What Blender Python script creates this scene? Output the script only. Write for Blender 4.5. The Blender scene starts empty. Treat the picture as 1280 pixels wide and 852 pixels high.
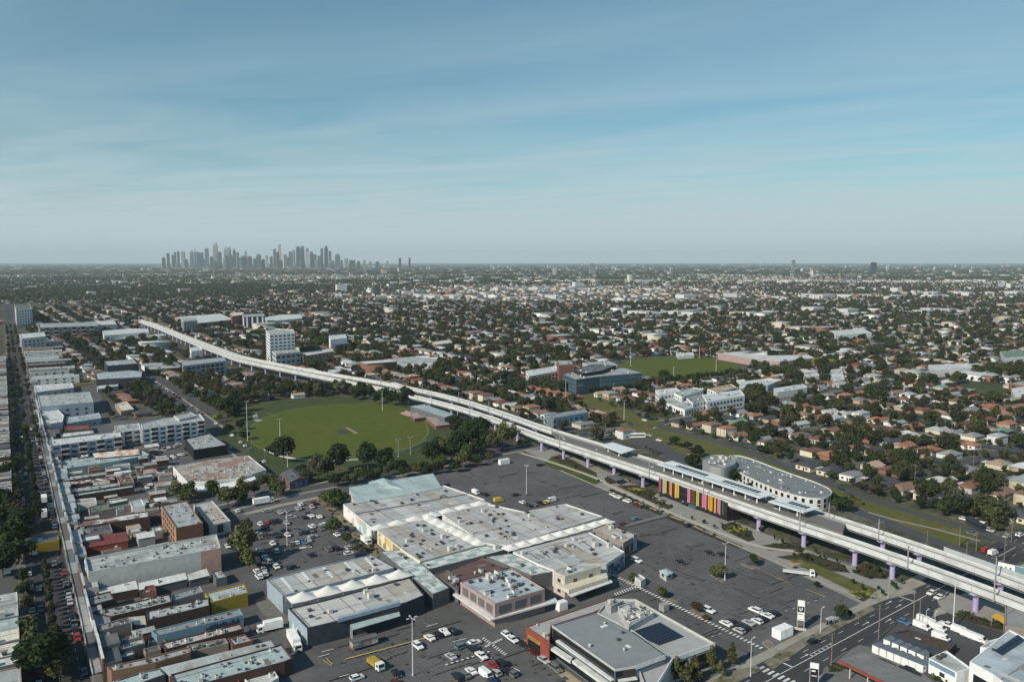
import bpy, math, random
import numpy as np
from mathutils import Vector
R = random.Random(7)
S = bpy.context.scene
COL = S.collection
# ------------------------------------------------------------------ camera
F = 995.0; TH = math.atan(100 / F); CH = 120.0
ct, st = math.cos(TH), math.sin(TH)
def G(u, v, z=0.0):
    a = (u - 640) / F; b = (426 - v) / F
    d = (a, ct + b * st, -st + b * ct)
    t = (z - CH) / d[2]
    return (d[0] * t, d[1] * t)
def UV(x, y, z=0.0):
    dz = z - CH
    dep = y * ct - dz * st; up = y * st + dz * ct
    if dep < 1: return (-9999, 9999)
    return (640 + F * x / dep, 426 - F * up / dep)
cam = bpy.data.cameras.new('camera'); co = bpy.data.objects.new('camera', cam); COL.objects.link(co)
cam.sensor_width = 36; cam.lens = 36 * F / 1280; cam.clip_start = 1; cam.clip_end = 90000
co.location = (0, 0, CH); co.rotation_euler = (math.pi / 2 - TH, 0, 0)
S.camera = co
GA = math.radians(34.5)
AX = (-math.sin(GA), math.cos(GA)); BX = (math.cos(GA), math.sin(GA))
def MW(a, b): return (a * AX[0] + b * BX[0], a * AX[1] + b * BX[1])
def WM(x, y): return (x * AX[0] + y * AX[1], x * BX[0] + y * BX[1])
# ------------------------------------------------------------------ materials
MATS = {}
def _nodes(name):
    m = bpy.data.materials.new(name); m.use_nodes = True
    nt = m.node_tree; return m, nt, nt.nodes['Principled BSDF']
def mat(key, col=None, rough=.8, var=.18, scale=.35, col2=None, cut=.6, streak=0, spec=.3, metal=0, sc2=.08, objcol=False, rnd=0.0, soft=.08):
    """procedural paint: base colour with mottling; col2 = patches of wear; streak = run marks along the roof fall"""
    if key in MATS: return MATS[key]
    m, nt, bs = _nodes(key); L = nt.links.new; N = nt.nodes.new
    bs.inputs['Roughness'].default_value = rough; bs.inputs['Metallic'].default_value = metal
    bs.inputs['Specular IOR Level'].default_value = spec
    geo = N('ShaderNodeNewGeometry')
    if objcol:
        oi = N('ShaderNodeObjectInfo'); base = oi.outputs['Color']
    else:
        rgb = N('ShaderNodeRGB'); rgb.outputs[0].default_value = (*col, 1); base = rgb.outputs[0]
    if col2 is not None:
        n2 = N('ShaderNodeTexNoise'); n2.inputs['Scale'].default_value = sc2; n2.inputs['Detail'].default_value = 5
        L(geo.outputs['Position'], n2.inputs['Vector'])
        mr = N('ShaderNodeMapRange'); mr.inputs[1].default_value = cut - soft; mr.inputs[2].default_value = cut + soft
        L(n2.outputs['Fac'], mr.inputs[0])
        mx = N('ShaderNodeMix'); mx.data_type = 'RGBA'
        L(mr.outputs[0], mx.inputs[0]); L(base, mx.inputs[6]); mx.inputs[7].default_value = (*col2, 1)
        base = mx.outputs[2]
    if var:
        vec = geo.outputs['Position']
        if streak:
            mp = N('ShaderNodeMapping'); mp.vector_type = 'TEXTURE'; mp.inputs['Rotation'].default_value = (0, 0, GA)
            mp.inputs['Scale'].default_value = (.6, 4.5, 1) if streak == 1 else (4.5, .6, 1)
            L(vec, mp.inputs['Vector']); vec = mp.outputs[0]
        n = N('ShaderNodeTexNoise'); n.inputs['Scale'].default_value = scale; n.inputs['Detail'].default_value = 6
        n.inputs['Roughness'].default_value = .65
        L(vec, n.inputs['Vector'])
        mr = N('ShaderNodeMapRange'); mr.inputs[1].default_value = .3; mr.inputs[2].default_value = .7
        mr.inputs[3].default_value = 1 - var; mr.inputs[4].default_value = 1 + var
        L(n.outputs['Fac'], mr.inputs[0]); fac = mr.outputs[0]
        if rnd:
            oi2 = N('ShaderNodeObjectInfo'); m3 = N('ShaderNodeMapRange'); m3.inputs[3].default_value = 1 - rnd; m3.inputs[4].default_value = 1 + rnd
            L(oi2.outputs['Random'], m3.inputs[0]); mu = N('ShaderNodeMath'); mu.operation = 'MULTIPLY'
            L(fac, mu.inputs[0]); L(m3.outputs[0], mu.inputs[1]); fac = mu.outputs[0]
        vm = N('ShaderNodeVectorMath'); vm.operation = 'SCALE'
        L(base, vm.inputs[0]); L(fac, vm.inputs['Scale']); base = vm.outputs[0]
    L(base, bs.inputs['Base Color'])
    MATS[key] = m; return m
def leafmat(key, cols=None):
    """foliage: object colour (or a random pick of cols for a mass) with fine light and dark clumps"""
    if key in MATS: return MATS[key]
    m, nt, bs = _nodes(key); L = nt.links.new; N = nt.nodes.new
    bs.inputs['Roughness'].default_value = .75; bs.inputs['Specular IOR Level'].default_value = .12
    oi = N('ShaderNodeObjectInfo')
    if cols:
        cr = N('ShaderNodeValToRGB'); cr.color_ramp.interpolation = 'LINEAR'
        e = cr.color_ramp.elements
        while len(e) < len(cols): e.new(.5)
        for i, c in enumerate(cols): e[i].position = i / (len(cols) - 1); e[i].color = (*c, 1)
        L(oi.outputs['Random'], cr.inputs[0]); base = cr.outputs[0]
    else: base = oi.outputs['Color']
    geo = N('ShaderNodeNewGeometry'); n = N('ShaderNodeTexNoise'); n.inputs['Scale'].default_value = .7; n.inputs['Detail'].default_value = 3
    L(geo.outputs['Position'], n.inputs['Vector'])
    mr = N('ShaderNodeMapRange'); mr.inputs[1].default_value = .3; mr.inputs[2].default_value = .7; mr.inputs[3].default_value = .55; mr.inputs[4].default_value = 1.7
    L(n.outputs['Fac'], mr.inputs[0])
    vm = N('ShaderNodeVectorMath'); vm.operation = 'SCALE'; L(base, vm.inputs[0]); L(mr.outputs[0], vm.inputs['Scale'])
    L(vm.outputs[0], bs.inputs['Base Color'])
    MATS[key] = m; return m
def glass(key, col=(.03, .045, .055), rough=.12):
    if key in MATS: return MATS[key]
    m, nt, bs = _nodes(key)
    N = nt.nodes.new; L = nt.links.new
    geo = N('ShaderNodeNewGeometry'); n = N('ShaderNodeTexNoise'); n.inputs['Scale'].default_value = .6
    L(geo.outputs['Position'], n.inputs['Vector'])
    mx = N('ShaderNodeMix'); mx.data_type = 'RGBA'; L(n.outputs['Fac'], mx.inputs[0])
    mx.inputs[6].default_value = (*[c * .6 for c in col], 1); mx.inputs[7].default_value = (*[c * 1.4 for c in col], 1)
    L(mx.outputs[2], bs.inputs['Base Color'])
    bs.inputs['Roughness'].default_value = rough; bs.inputs['Specular IOR Level'].default_value = .6
    MATS[key] = m; return m
def band(key, c1, c2, period=3.4, duty=.55, rough=.5):
    """horizontal floor bands of glazing for far towers"""
    if key in MATS: return MATS[key]
    m, nt, bs = _nodes(key); L = nt.links.new; N = nt.nodes.new
    geo = N('ShaderNodeNewGeometry'); sp = N('ShaderNodeSeparateXYZ'); L(geo.outputs['Position'], sp.inputs[0])
    d = N('ShaderNodeMath'); d.operation = 'DIVIDE'; L(sp.outputs[2], d.inputs[0]); d.inputs[1].default_value = period
    fr = N('ShaderNodeMath'); fr.operation = 'FRACT'; L(d.outputs[0], fr.inputs[0])
    gt = N('ShaderNodeMath'); gt.operation = 'GREATER_THAN'; L(fr.outputs[0], gt.inputs[0]); gt.inputs[1].default_value = duty
    mx = N('ShaderNodeMix'); mx.data_type = 'RGBA'; L(gt.outputs[0], mx.inputs[0])
    mx.inputs[6].default_value = (*c1, 1); mx.inputs[7].default_value = (*c2, 1)
    L(mx.outputs[2], bs.inputs['Base Color']); bs.inputs['Roughness'].default_value = rough
    MATS[key] = m; return m
def checker(key, c1, c2, size=5.0):
    if key in MATS: return MATS[key]
    m, nt, bs = _nodes(key); L = nt.links.new; N = nt.nodes.new
    geo = N('ShaderNodeNewGeometry'); mp = N('ShaderNodeMapping'); mp.vector_type = 'TEXTURE'; mp.inputs['Rotation'].default_value = (0, 0, GA)
    mp.inputs['Scale'].default_value = (size, size * .8, 1e6)
    L(geo.outputs['Position'], mp.inputs['Vector'])
    ck = N('ShaderNodeTexChecker'); ck.inputs['Scale'].default_value = 1.0
    L(mp.outputs[0], ck.inputs['Vector']); ck.inputs[1].default_value = (*c1, 1); ck.inputs[2].default_value = (*c2, 1)
    n = N('ShaderNodeTexNoise'); n.inputs['Scale'].default_value = .25; n.inputs['Detail'].default_value = 6; L(geo.outputs['Position'], n.inputs['Vector'])
    mr = N('ShaderNodeMapRange'); mr.inputs[1].default_value = .3; mr.inputs[2].default_value = .7; mr.inputs[3].default_value = .75; mr.inputs[4].default_value = 1.15
    L(n.outputs['Fac'], mr.inputs[0])
    vm = N('ShaderNodeVectorMath'); vm.operation = 'SCALE'; L(ck.outputs[0], vm.inputs[0]); L(mr.outputs[0], vm.inputs['Scale'])
    L(vm.outputs[0], bs.inputs['Base Color']); bs.inputs['Roughness'].default_value = .7
    MATS[key] = m; return m
def mural(key, cols, scale=.6, rough=.7):
    """painted street art: patches of flat colours"""
    if key in MATS: return MATS[key]
    m, nt, bs = _nodes(key); L = nt.links.new; N = nt.nodes.new
    geo = N('ShaderNodeNewGeometry'); v = N('ShaderNodeTexVoronoi'); v.inputs['Scale'].default_value = scale
    n = N('ShaderNodeTexNoise'); n.inputs['Scale'].default_value = 1.2
    L(geo.outputs['Position'], n.inputs['Vector'])
    mx = N('ShaderNodeMix'); mx.data_type = 'RGBA'; mx.inputs[0].default_value = .35; L(geo.outputs['Position'], mx.inputs[6]); L(n.outputs['Color'], mx.inputs[7])
    L(mx.outputs[2], v.inputs['Vector'])
    sp = N('ShaderNodeSeparateColor'); L(v.outputs['Color'], sp.inputs[0])
    cr = N('ShaderNodeValToRGB'); cr.color_ramp.interpolation = 'CONSTANT'; e = cr.color_ramp.elements
    while len(e) < len(cols): e.new(.5)
    for i, c in enumerate(cols): e[i].position = i / len(cols); e[i].color = (*c, 1)
    L(sp.outputs[0], cr.inputs[0]); L(cr.outputs[0], bs.inputs['Base Color']); bs.inputs['Roughness'].default_value = rough
    MATS[key] = m; return m
# ------------------------------------------------------------------ mesh building
class MB:
    def __init__(s): s.v = []; s.f = []; s.m = []
    def add(s, vs, fs, mi=0):
        o = len(s.v); s.v += [tuple(p) for p in vs]; s.f += [tuple(i + o for i in f) for f in fs]; s.m += [mi] * len(fs); return s
    def quad(s, a, b, c, d, mi=0): return s.add([a, b, c, d], [(0, 1, 2, 3)], mi)
    def poly(s, pts, z, mi=0): return s.add([(x, y, z) for x, y in pts], [tuple(range(len(pts)))], mi)
    def prism(s, pts, z0, z1, mi=0, top=True, bot=False, mt=None):
        n = len(pts); vs = [(x, y, z0) for x, y in pts] + [(x, y, z1) for x, y in pts]
        fs = [(i, (i + 1) % n, n + (i + 1) % n, n + i) for i in range(n)]
        s.add(vs, fs, mi)
        if top: s.poly(pts, z1, mi if mt is None else mt)
        if bot: s.poly(pts[::-1], z0, mi)
        return s
    def box(s, c, d, rz=0, mi=0):
        x, y, z = c; a, b, h = d[0] / 2, d[1] / 2, d[2]; cs, sn = math.cos(rz), math.sin(rz)
        p = [(x + i * cs - j * sn, y + i * sn + j * cs) for i, j in ((-a, -b), (a, -b), (a, b), (-a, b))]
        return s.prism(p, z, z + h, mi, bot=True)
    def tube(s, p, q, r0, r1=None, n=6, mi=0, cap=True):
        r1 = r0 if r1 is None else r1
        p, q = Vector(p), Vector(q); d = (q - p).normalized(); e = d.orthogonal().normalized(); g = d.cross(e)
        vs = []
        for c, r in ((p, r0), (q, r1)):
            for i in range(n):
                t = 2 * math.pi * i / n; vs.append(c + e * (r * math.cos(t)) + g * (r * math.sin(t)))
        fs = [(i, (i + 1) % n, n + (i + 1) % n, n + i) for i in range(n)]
        if cap: fs += [tuple(range(n, 2 * n)), tuple(range(n - 1, -1, -1))]
        return s.add(vs, fs, mi)
    def mesh(s, name, mats):
        me = bpy.data.meshes.new(name); me.from_pydata(s.v, [], s.f)
        for m in (mats if isinstance(mats, (list, tuple)) else [mats]): me.materials.append(m)
        if any(s.m): me.polygons.foreach_set('material_index', s.m)
        me.update(); return me
    def build(s, name, mats, parent=None, off=None):
        if off is None: off = tuple(parent.location) if parent and parent.parent is None else (tuple(parent.parent.location) if parent else (0, 0, 0))
        if off != (0, 0, 0): s.v = [(a - off[0], b - off[1], c - off[2]) for a, b, c in s.v]
        return link(name, s.mesh(name, mats), parent)
def link(name, me, parent=None, loc=(0, 0, 0), rz=0, sc=None):
    o = bpy.data.objects.new(name, me); COL.objects.link(o); o.parent = parent; o.location = loc; o.rotation_euler = (0, 0, rz)
    if sc: o.scale = sc
    return o
AUTO = []
ALL_LABELS = set()
def tag(o, label, cat, group=None, auto=False):
    o['label'] = label; o['category'] = cat
    if group: o['group'] = group
    if auto: AUTO.append(o)
    return o
def thing(name, label, cat, loc=(0, 0, 0), rz=0, group=None, auto=False):
    o = bpy.data.objects.new(name, None); COL.objects.link(o); o.location = loc; o.rotation_euler = (0, 0, rz)
    o.empty_display_size = .5
    return tag(o, label, cat, group, auto)
def struct(name, mb, m, kind='structure'):
    o = mb.build(name, m); o['kind'] = kind; return o
ORD = ['leftmost', 'second', 'third', 'fourth', 'fifth', 'sixth', 'seventh', 'eighth', 'ninth', 'tenth', 'eleventh', 'twelfth', 'thirteenth', 'fourteenth', 'fifteenth', 'sixteenth', 'seventeenth', 'eighteenth', 'nineteenth', 'twentieth']
def ordw(i):
    if i < 20: return ORD[i]
    n = i + 1; tens = ['', '', 'twenty', 'thirty', 'forty', 'fifty', 'sixty', 'seventy', 'eighty', 'ninety'][n // 10]
    if n % 10 == 0: return tens[:-1] + 'ieth'
    return tens + '-' + ['', 'first', 'second', 'third', 'fourth', 'fifth', 'sixth', 'seventh', 'eighth', 'ninth'][n % 10]
def finish_labels():
    d = {}
    for o in AUTO: d.setdefault(o['label'], []).append(o)
    for lab, os_ in d.items():
        if len(os_) == 1: continue
        os_.sort(key=lambda o: UV(*o.location)[0])
        for i, o in enumerate(os_):
            o['label'] = lab + (', leftmost one' if i == 0 else ', rightmost one' if i == len(os_) - 1 else ', %s from left' % ordw(i))
# ------------------------------------------------------------------ polygons
def area(p): return sum(p[i][0] * p[(i + 1) % len(p)][1] - p[(i + 1) % len(p)][0] * p[i][1] for i in range(len(p))) / 2
def ccw(p): return p if area(p) > 0 else p[::-1]
def PX(px, z=0.0): return ccw([G(u, v, z) for u, v in px])
def inset(p, t):
    n = len(p); out = []
    for i in range(n):
        a, b, c = p[i - 1], p[i], p[(i + 1) % n]
        d1 = Vector((b[0] - a[0], b[1] - a[1])).normalized(); d2 = Vector((c[0] - b[0], c[1] - b[1])).normalized()
        n1 = Vector((-d1.y, d1.x)); n2 = Vector((-d2.y, d2.x)); k = n1 + n2
        den = 1 + n1.dot(n2)
        if den < .25: den = .25
        k = k / den * t
        out.append((b[0] + k.x, b[1] + k.y))
    return out
def inside(x, y, p):
    r = False; j = len(p) - 1
    for i in range(len(p)):
        xi, yi = p[i]; xj, yj = p[j]
        if (yi > y) != (yj > y) and x < (xj - xi) * (y - yi) / (yj - yi) + xi: r = not r
        j = i
    return r
MASKS = []
def mask(p):
    xs = [q[0] for q in p]; ys = [q[1] for q in p]
    MASKS.append((min(xs), max(xs), min(ys), max(ys), p))
def masked(x, y):
    for x0, x1, y0, y1, p in MASKS:
        if x0 <= x <= x1 and y0 <= y <= y1 and inside(x, y, p): return True
    return False
def cen(p): return (sum(q[0] for q in p) / len(p), sum(q[1] for q in p) / len(p))
_lvl = [0.03]
def level(): _lvl[0] += .006; return _lvl[0]
def strip_pts(line, w):
    """left and right offset lines of a polyline"""
    L_, R_ = [], []
    n = len(line)
    for i in range(n):
        a = line[max(0, i - 1)]; b = line[min(n - 1, i + 1)]
        d = Vector((b[0] - a[0], b[1] - a[1])).normalized(); nx, ny = -d.y, d.x
        L_.append((line[i][0] + nx * w / 2, line[i][1] + ny * w / 2)); R_.append((line[i][0] - nx * w / 2, line[i][1] - ny * w / 2))
    return L_, R_
def strip(mb, line, w, z, mi=0):
    L_, R_ = strip_pts(line, w)
    for i in range(len(line) - 1):
        mb.quad((*R_[i], z), (*R_[i + 1], z), (*L_[i + 1], z), (*L_[i], z), mi)
def resample(line, step):
    out = [line[0]]; acc = 0
    for i in range(len(line) - 1):
        a, b = line[i], line[i + 1]; l = math.dist(a[:2], b[:2]); t = step - acc
        while t <= l:
            k = t / l; out.append(tuple(a[j] + (b[j] - a[j]) * k for j in range(len(a)))); t += step
        acc = (acc + l) % step if True else 0
        acc = l - (t - step)
    return out
def smooth(line, it=3):
    for _ in range(it):
        line = [line[0]] + [tuple((line[i - 1][j] + 2 * line[i][j] + line[i + 1][j]) / 4 for j in range(len(line[0]))) for i in range(1, len(line) - 1)] + [line[-1]]
    return line
# ------------------------------------------------------------------ world, sun, haze
SUN_AZ = math.radians(225); SUN_EL = math.radians(34)
W = bpy.data.worlds.new('World'); S.world = W; W.use_nodes = True
nt = W.node_tree; N = nt.nodes.new; L = nt.links.new
bg = nt.nodes['Background']; bg.inputs['Strength'].default_value = .1
sky = N('ShaderNodeTexSky'); sky.sky_type = 'NISHITA'; sky.sun_disc = False
sky.sun_elevation = SUN_EL; sky.sun_rotation = SUN_AZ; sky.altitude = 100; sky.air_density = 1.0; sky.dust_density = .5; sky.ozone_density = 2.2
tc = N('ShaderNodeTexCoord')
sep = N('ShaderNodeSeparateXYZ'); L(tc.outputs['Generated'], sep.inputs[0])
# cirrus: project the direction on a high layer, stretch along one wind direction
zc = N('ShaderNodeMath'); zc.operation = 'MAXIMUM'; L(sep.outputs[2], zc.inputs[0]); zc.inputs[1].default_value = .03
dv = N('ShaderNodeVectorMath'); dv.operation = 'DIVIDE'; L(tc.outputs['Generated'], dv.inputs[0])
cb = N('ShaderNodeCombineXYZ'); L(zc.outputs[0], cb.inputs[0]); L(zc.outputs[0], cb.inputs[1]); L(zc.outputs[0], cb.inputs[2]); L(cb.outputs[0], dv.inputs[1])
mp = N('ShaderNodeMapping'); mp.vector_type = 'TEXTURE'; mp.inputs['Rotation'].default_value = (0, 0, math.radians(150)); mp.inputs['Scale'].default_value = (2.6, 1.15, 1); L(dv.outputs[0], mp.inputs['Vector'])
n1 = N('ShaderNodeTexNoise'); n1.inputs['Scale'].default_value = .9; n1.inputs['Detail'].default_value = 7; n1.inputs['Roughness'].default_value = .46; n1.inputs['Distortion'].default_value = .9
L(mp.outputs[0], n1.inputs['Vector'])
mr = N('ShaderNodeMapRange'); mr.inputs[1].default_value = .30; mr.inputs[2].default_value = .80; mr.inputs[3].default_value = -.013; mr.inputs[4].default_value = -.054
L(n1.outputs['Fac'], mr.inputs[0])
# the veil is optically thicker along the slant path low in the sky: 1 - exp(-depth / sin(elevation))
od = N('ShaderNodeMath'); od.operation = 'DIVIDE'; pw_ = N('ShaderNodeMath'); pw_.operation = 'POWER'; L(zc.outputs[0], pw_.inputs[0]); pw_.inputs[1].default_value = 1.5; L(mr.outputs[0], od.inputs[0]); L(pw_.outputs[0], od.inputs[1])
ex = N('ShaderNodeMath'); ex.operation = 'EXPONENT'; L(od.outputs[0], ex.inputs[0])
ve = N('ShaderNodeMath'); ve.operation = 'SUBTRACT'; ve.inputs[0].default_value = 1; L(ex.outputs[0], ve.inputs[1])
tint = N('ShaderNodeMix'); tint.data_type = 'RGBA'; tint.blend_type = 'MULTIPLY'; tint.inputs[0].default_value = 1
L(sky.outputs[0], tint.inputs[6]); tint.inputs[7].default_value = (.49, .88, .87, 1)
mx = N('ShaderNodeMix'); mx.data_type = 'RGBA'
L(ve.outputs[0], mx.inputs[0]); L(tint.outputs[2], mx.inputs[6]); mx.inputs[7].default_value = (5.1, 6.2, 6.7, 1)
L(mx.outputs[2], bg.inputs['Color'])
sl = bpy.data.lights.new('sun', 'SUN'); so = bpy.data.objects.new('sun', sl); COL.objects.link(so)
sl.energy = 4.7; sl.angle = math.radians(.53); sl.color = (1, .915, .775)
sd = Vector((math.sin(SUN_AZ) * math.cos(SUN_EL), math.cos(SUN_AZ) * math.cos(SUN_EL), math.sin(SUN_EL)))
so.rotation_euler = sd.to_track_quat('Z', 'Y').to_euler(); so.location = (-200, -200, 400)
S.view_settings.view_transform = 'Standard'; S.view_settings.look = 'None'; S.view_settings.exposure = 0; S.view_settings.gamma = 1
S.cycles.max_bounces = 4; S.cycles.diffuse_bounces = 2; S.cycles.glossy_bounces = 2; S.cycles.volume_bounces = 0
def make_haze():
    hz = MB(); x, y0, y1, z0, z1 = 26000, -700, 30500, -1, 470
    hz.prism([(-x, y0), (x, y0), (x, y1), (-x, y1)], z0, z1, bot=True)
    m = bpy.data.materials.new('haze'); m.use_nodes = True; t = m.node_tree
    for n in list(t.nodes):
        if n.type == 'BSDF_PRINCIPLED': t.nodes.remove(n)
    out = [n for n in t.nodes if n.type == 'OUTPUT_MATERIAL'][0]
    pv = t.nodes.new('ShaderNodeVolumePrincipled'); pv.inputs['Density'].default_value = HAZE
    pv.inputs['Color'].default_value = (.84, .97, 1.0, 1); pv.inputs['Anisotropy'].default_value = 0
    t.links.new(pv.outputs[0], out.inputs['Volume'])
    o = hz.build('haze', m); o['kind'] = 'stuff'; o['label'] = 'pale blue haze lying over the suburbs'; o['category'] = 'haze'
    return o
HAZE = 4.0e-5
# ------------------------------------------------------------------ colours
WHITE = (.78, .79, .78); OFFW = (.62, .63, .61); LGREY = (.46, .47, .46); GREY = (.30, .31, .31); DGREY = (.12, .125, .13)
BRICK = (.19, .095, .07); DBRICK = (.065, .042, .037); CREAM = (.60, .56, .45); TEAL = (.36, .47, .46); CONC = (.52, .52, .49)
def roofmat(k):
    d = {'light': ((.41, .44, .44), (.29, .29, .275), .56), 'white': ((.60, .62, .61), (.42, .42, .40), .62), 'grey': ((.36, .38, .39), (.27, .27, .27), .6), 'mid': ((.25, .265, .27), (.18, .18, .18), .6),
         'dark': ((.10, .105, .11), (.16, .15, .14), .62), 'teal': ((.38, .47, .47), (.31, .38, .38), .56), 'blue': ((.42, .49, .53), (.31, .35, .37), .55), 'tan': ((.40, .36, .31), (.46, .46, .44), .55),
         'rust': ((.30, .20, .15), (.42, .40, .37), .5), 'red': ((.20, .055, .045), (.15, .05, .045), .6), 'terra': ((.33, .14, .085), (.22, .10, .075), .6), 'green': ((.13, .20, .12), (.2, .24, .2), .6), 'market': ((.46, .455, .435), (.37, .345, .315), .56),
         'marketblue': ((.50, .52, .52), (.41, .40, .385), .58), 'cream': ((.66, .62, .52), (.5, .46, .4), .62), 'brown': ((.16, .11, .085), (.22, .2, .18), .6)}[k]
    return mat('roof sheet ' + k, d[0], .55, .2, .5, d[1], d[2], streak=1, spec=.35, sc2=.11)
def wallmat(k):
    d = {'white': WHITE, 'offwhite': OFFW, 'lgrey': LGREY, 'grey': GREY, 'dgrey': DGREY, 'brick': BRICK, 'dbrick': DBRICK, 'cream': CREAM, 'tan': (.36, .26, .18), 'yellow': (.37, .26, .035), 'blue': (.15, .26, .33), 'bluegrey': (.30, .36, .42),
         'navy': (.035, .045, .06), 'black': (.018, .02, .022), 'red': (.235, .062, .042), 'pinkbrick': (.36, .265, .25), 'pinkbrown': (.40, .27, .22), 'brownbrick': (.20, .13, .085), 'teal': (.27, .40, .40), 'greybrown': (.27, .23, .20), 'green': (.12, .2, .14), 'orange': (.36, .23, .13), 'slate': (.13, .16, .19)}[k]
    return mat('painted wall ' + k, d, .8, .16, .6, tuple(c * .72 for c in d), .66, sc2=.25)
TRIM = lambda: wallmat('offwhite')
# shared little meshes
_SH = {}
def shared(key, fn):
    if key not in _SH: _SH[key] = fn()
    return _SH[key]
def boxmesh(d, m, name):
    return shared(('box', d, m.name), lambda: MB().box((0, 0, 0), d).mesh(name, m))
def vent_mesh(k):
    def f():
        mb = MB()
        if k == 0: mb.box((0, 0, 0), (.9, .9, .5)); mb.box((0, 0, .5), (1.2, 1.2, .22))
        elif k == 1:
            mb.tube((0, 0, 0), (0, 0, .5), .28, n=8); mb.tube((0, 0, .5), (0, 0, .8), .42, .3, n=8)
        elif k == 2: mb.box((0, 0, .15), (2.2, 1.3, 1.1)); mb.tube((-.45, 0, 1.25), (-.45, 0, 1.4), .42, n=8, mi=1); mb.tube((.55, 0, 1.25), (.55, 0, 1.4), .42, n=8, mi=1); mb.box((-.7, 0, 0), (.2, 1.2, .15)); mb.box((.7, 0, 0), (.2, 1.2, .15))
        elif k == 3: mb.box((0, 0, 0), (1.6, 1.6, 1.6)); mb.box((.9, .1, .2), (.8, .5, .7), mi=1)
        else: mb.box((0, 0, 0), (1.3, 2.4, .18), mi=0)
        ms = [mat('vent dark steel', (.07, .07, .07), .6, .1), mat('galvanised vent', (.42, .44, .44), .45, .15), mat('unit casing', (.55, .56, .55), .6, .12), mat('cooler casing', (.48, .48, .45), .7, .15), mat('skylight sheet', (.66, .70, .70), .35, .1)]
        return mb.mesh(['roof_vent', 'turbine_vent', 'air_conditioner', 'evaporative_cooler', 'skylight'][k], [ms[k], ms[0]])
    return shared(('vent', k), f)
VN = ['roof_vent', 'turbine_vent', 'air_conditioner', 'evaporative_cooler', 'skylight']
def put(parent, name, me, x, y, z, rz=0, sc=None):
    """link a shared mesh as a part at a world position of an unrotated thing"""
    L0 = parent.location
    return link(name, me, parent, (x - L0[0], y - L0[1], z - L0[2]), rz, sc)
def randin(p, rr, marg=1.2):
    q = inset(p, marg)
    xs = [a[0] for a in q]; ys = [a[1] for a in q]
    for _ in range(60):
        x = rr.uniform(min(xs), max(xs)); y = rr.uniform(min(ys), max(ys))
        if inside(x, y, q): return x, y
    return None
def windows(root, a, b, rows, n, w, h, m, off=.06, margin=.1, name='window'):
    """n windows per row along wall a->b (outside on the right of a->b for a ccw plan); rows = sill heights"""
    d = Vector((b[0] - a[0], b[1] - a[1])); l = d.length; d.normalize(); nx, ny = d.y, -d.x
    me = boxmesh((round(w, 2), .12, round(h, 2)), m, name); rz = math.atan2(d.y, d.x)
    for z in rows:
        for i in range(n):
            t = l * (margin + (1 - 2 * margin) * (i + .5) / n)
            put(root, name, me, a[0] + d.x * t + nx * off, a[1] + d.y * t + ny * off, z, rz)
FOOT = []
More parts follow.
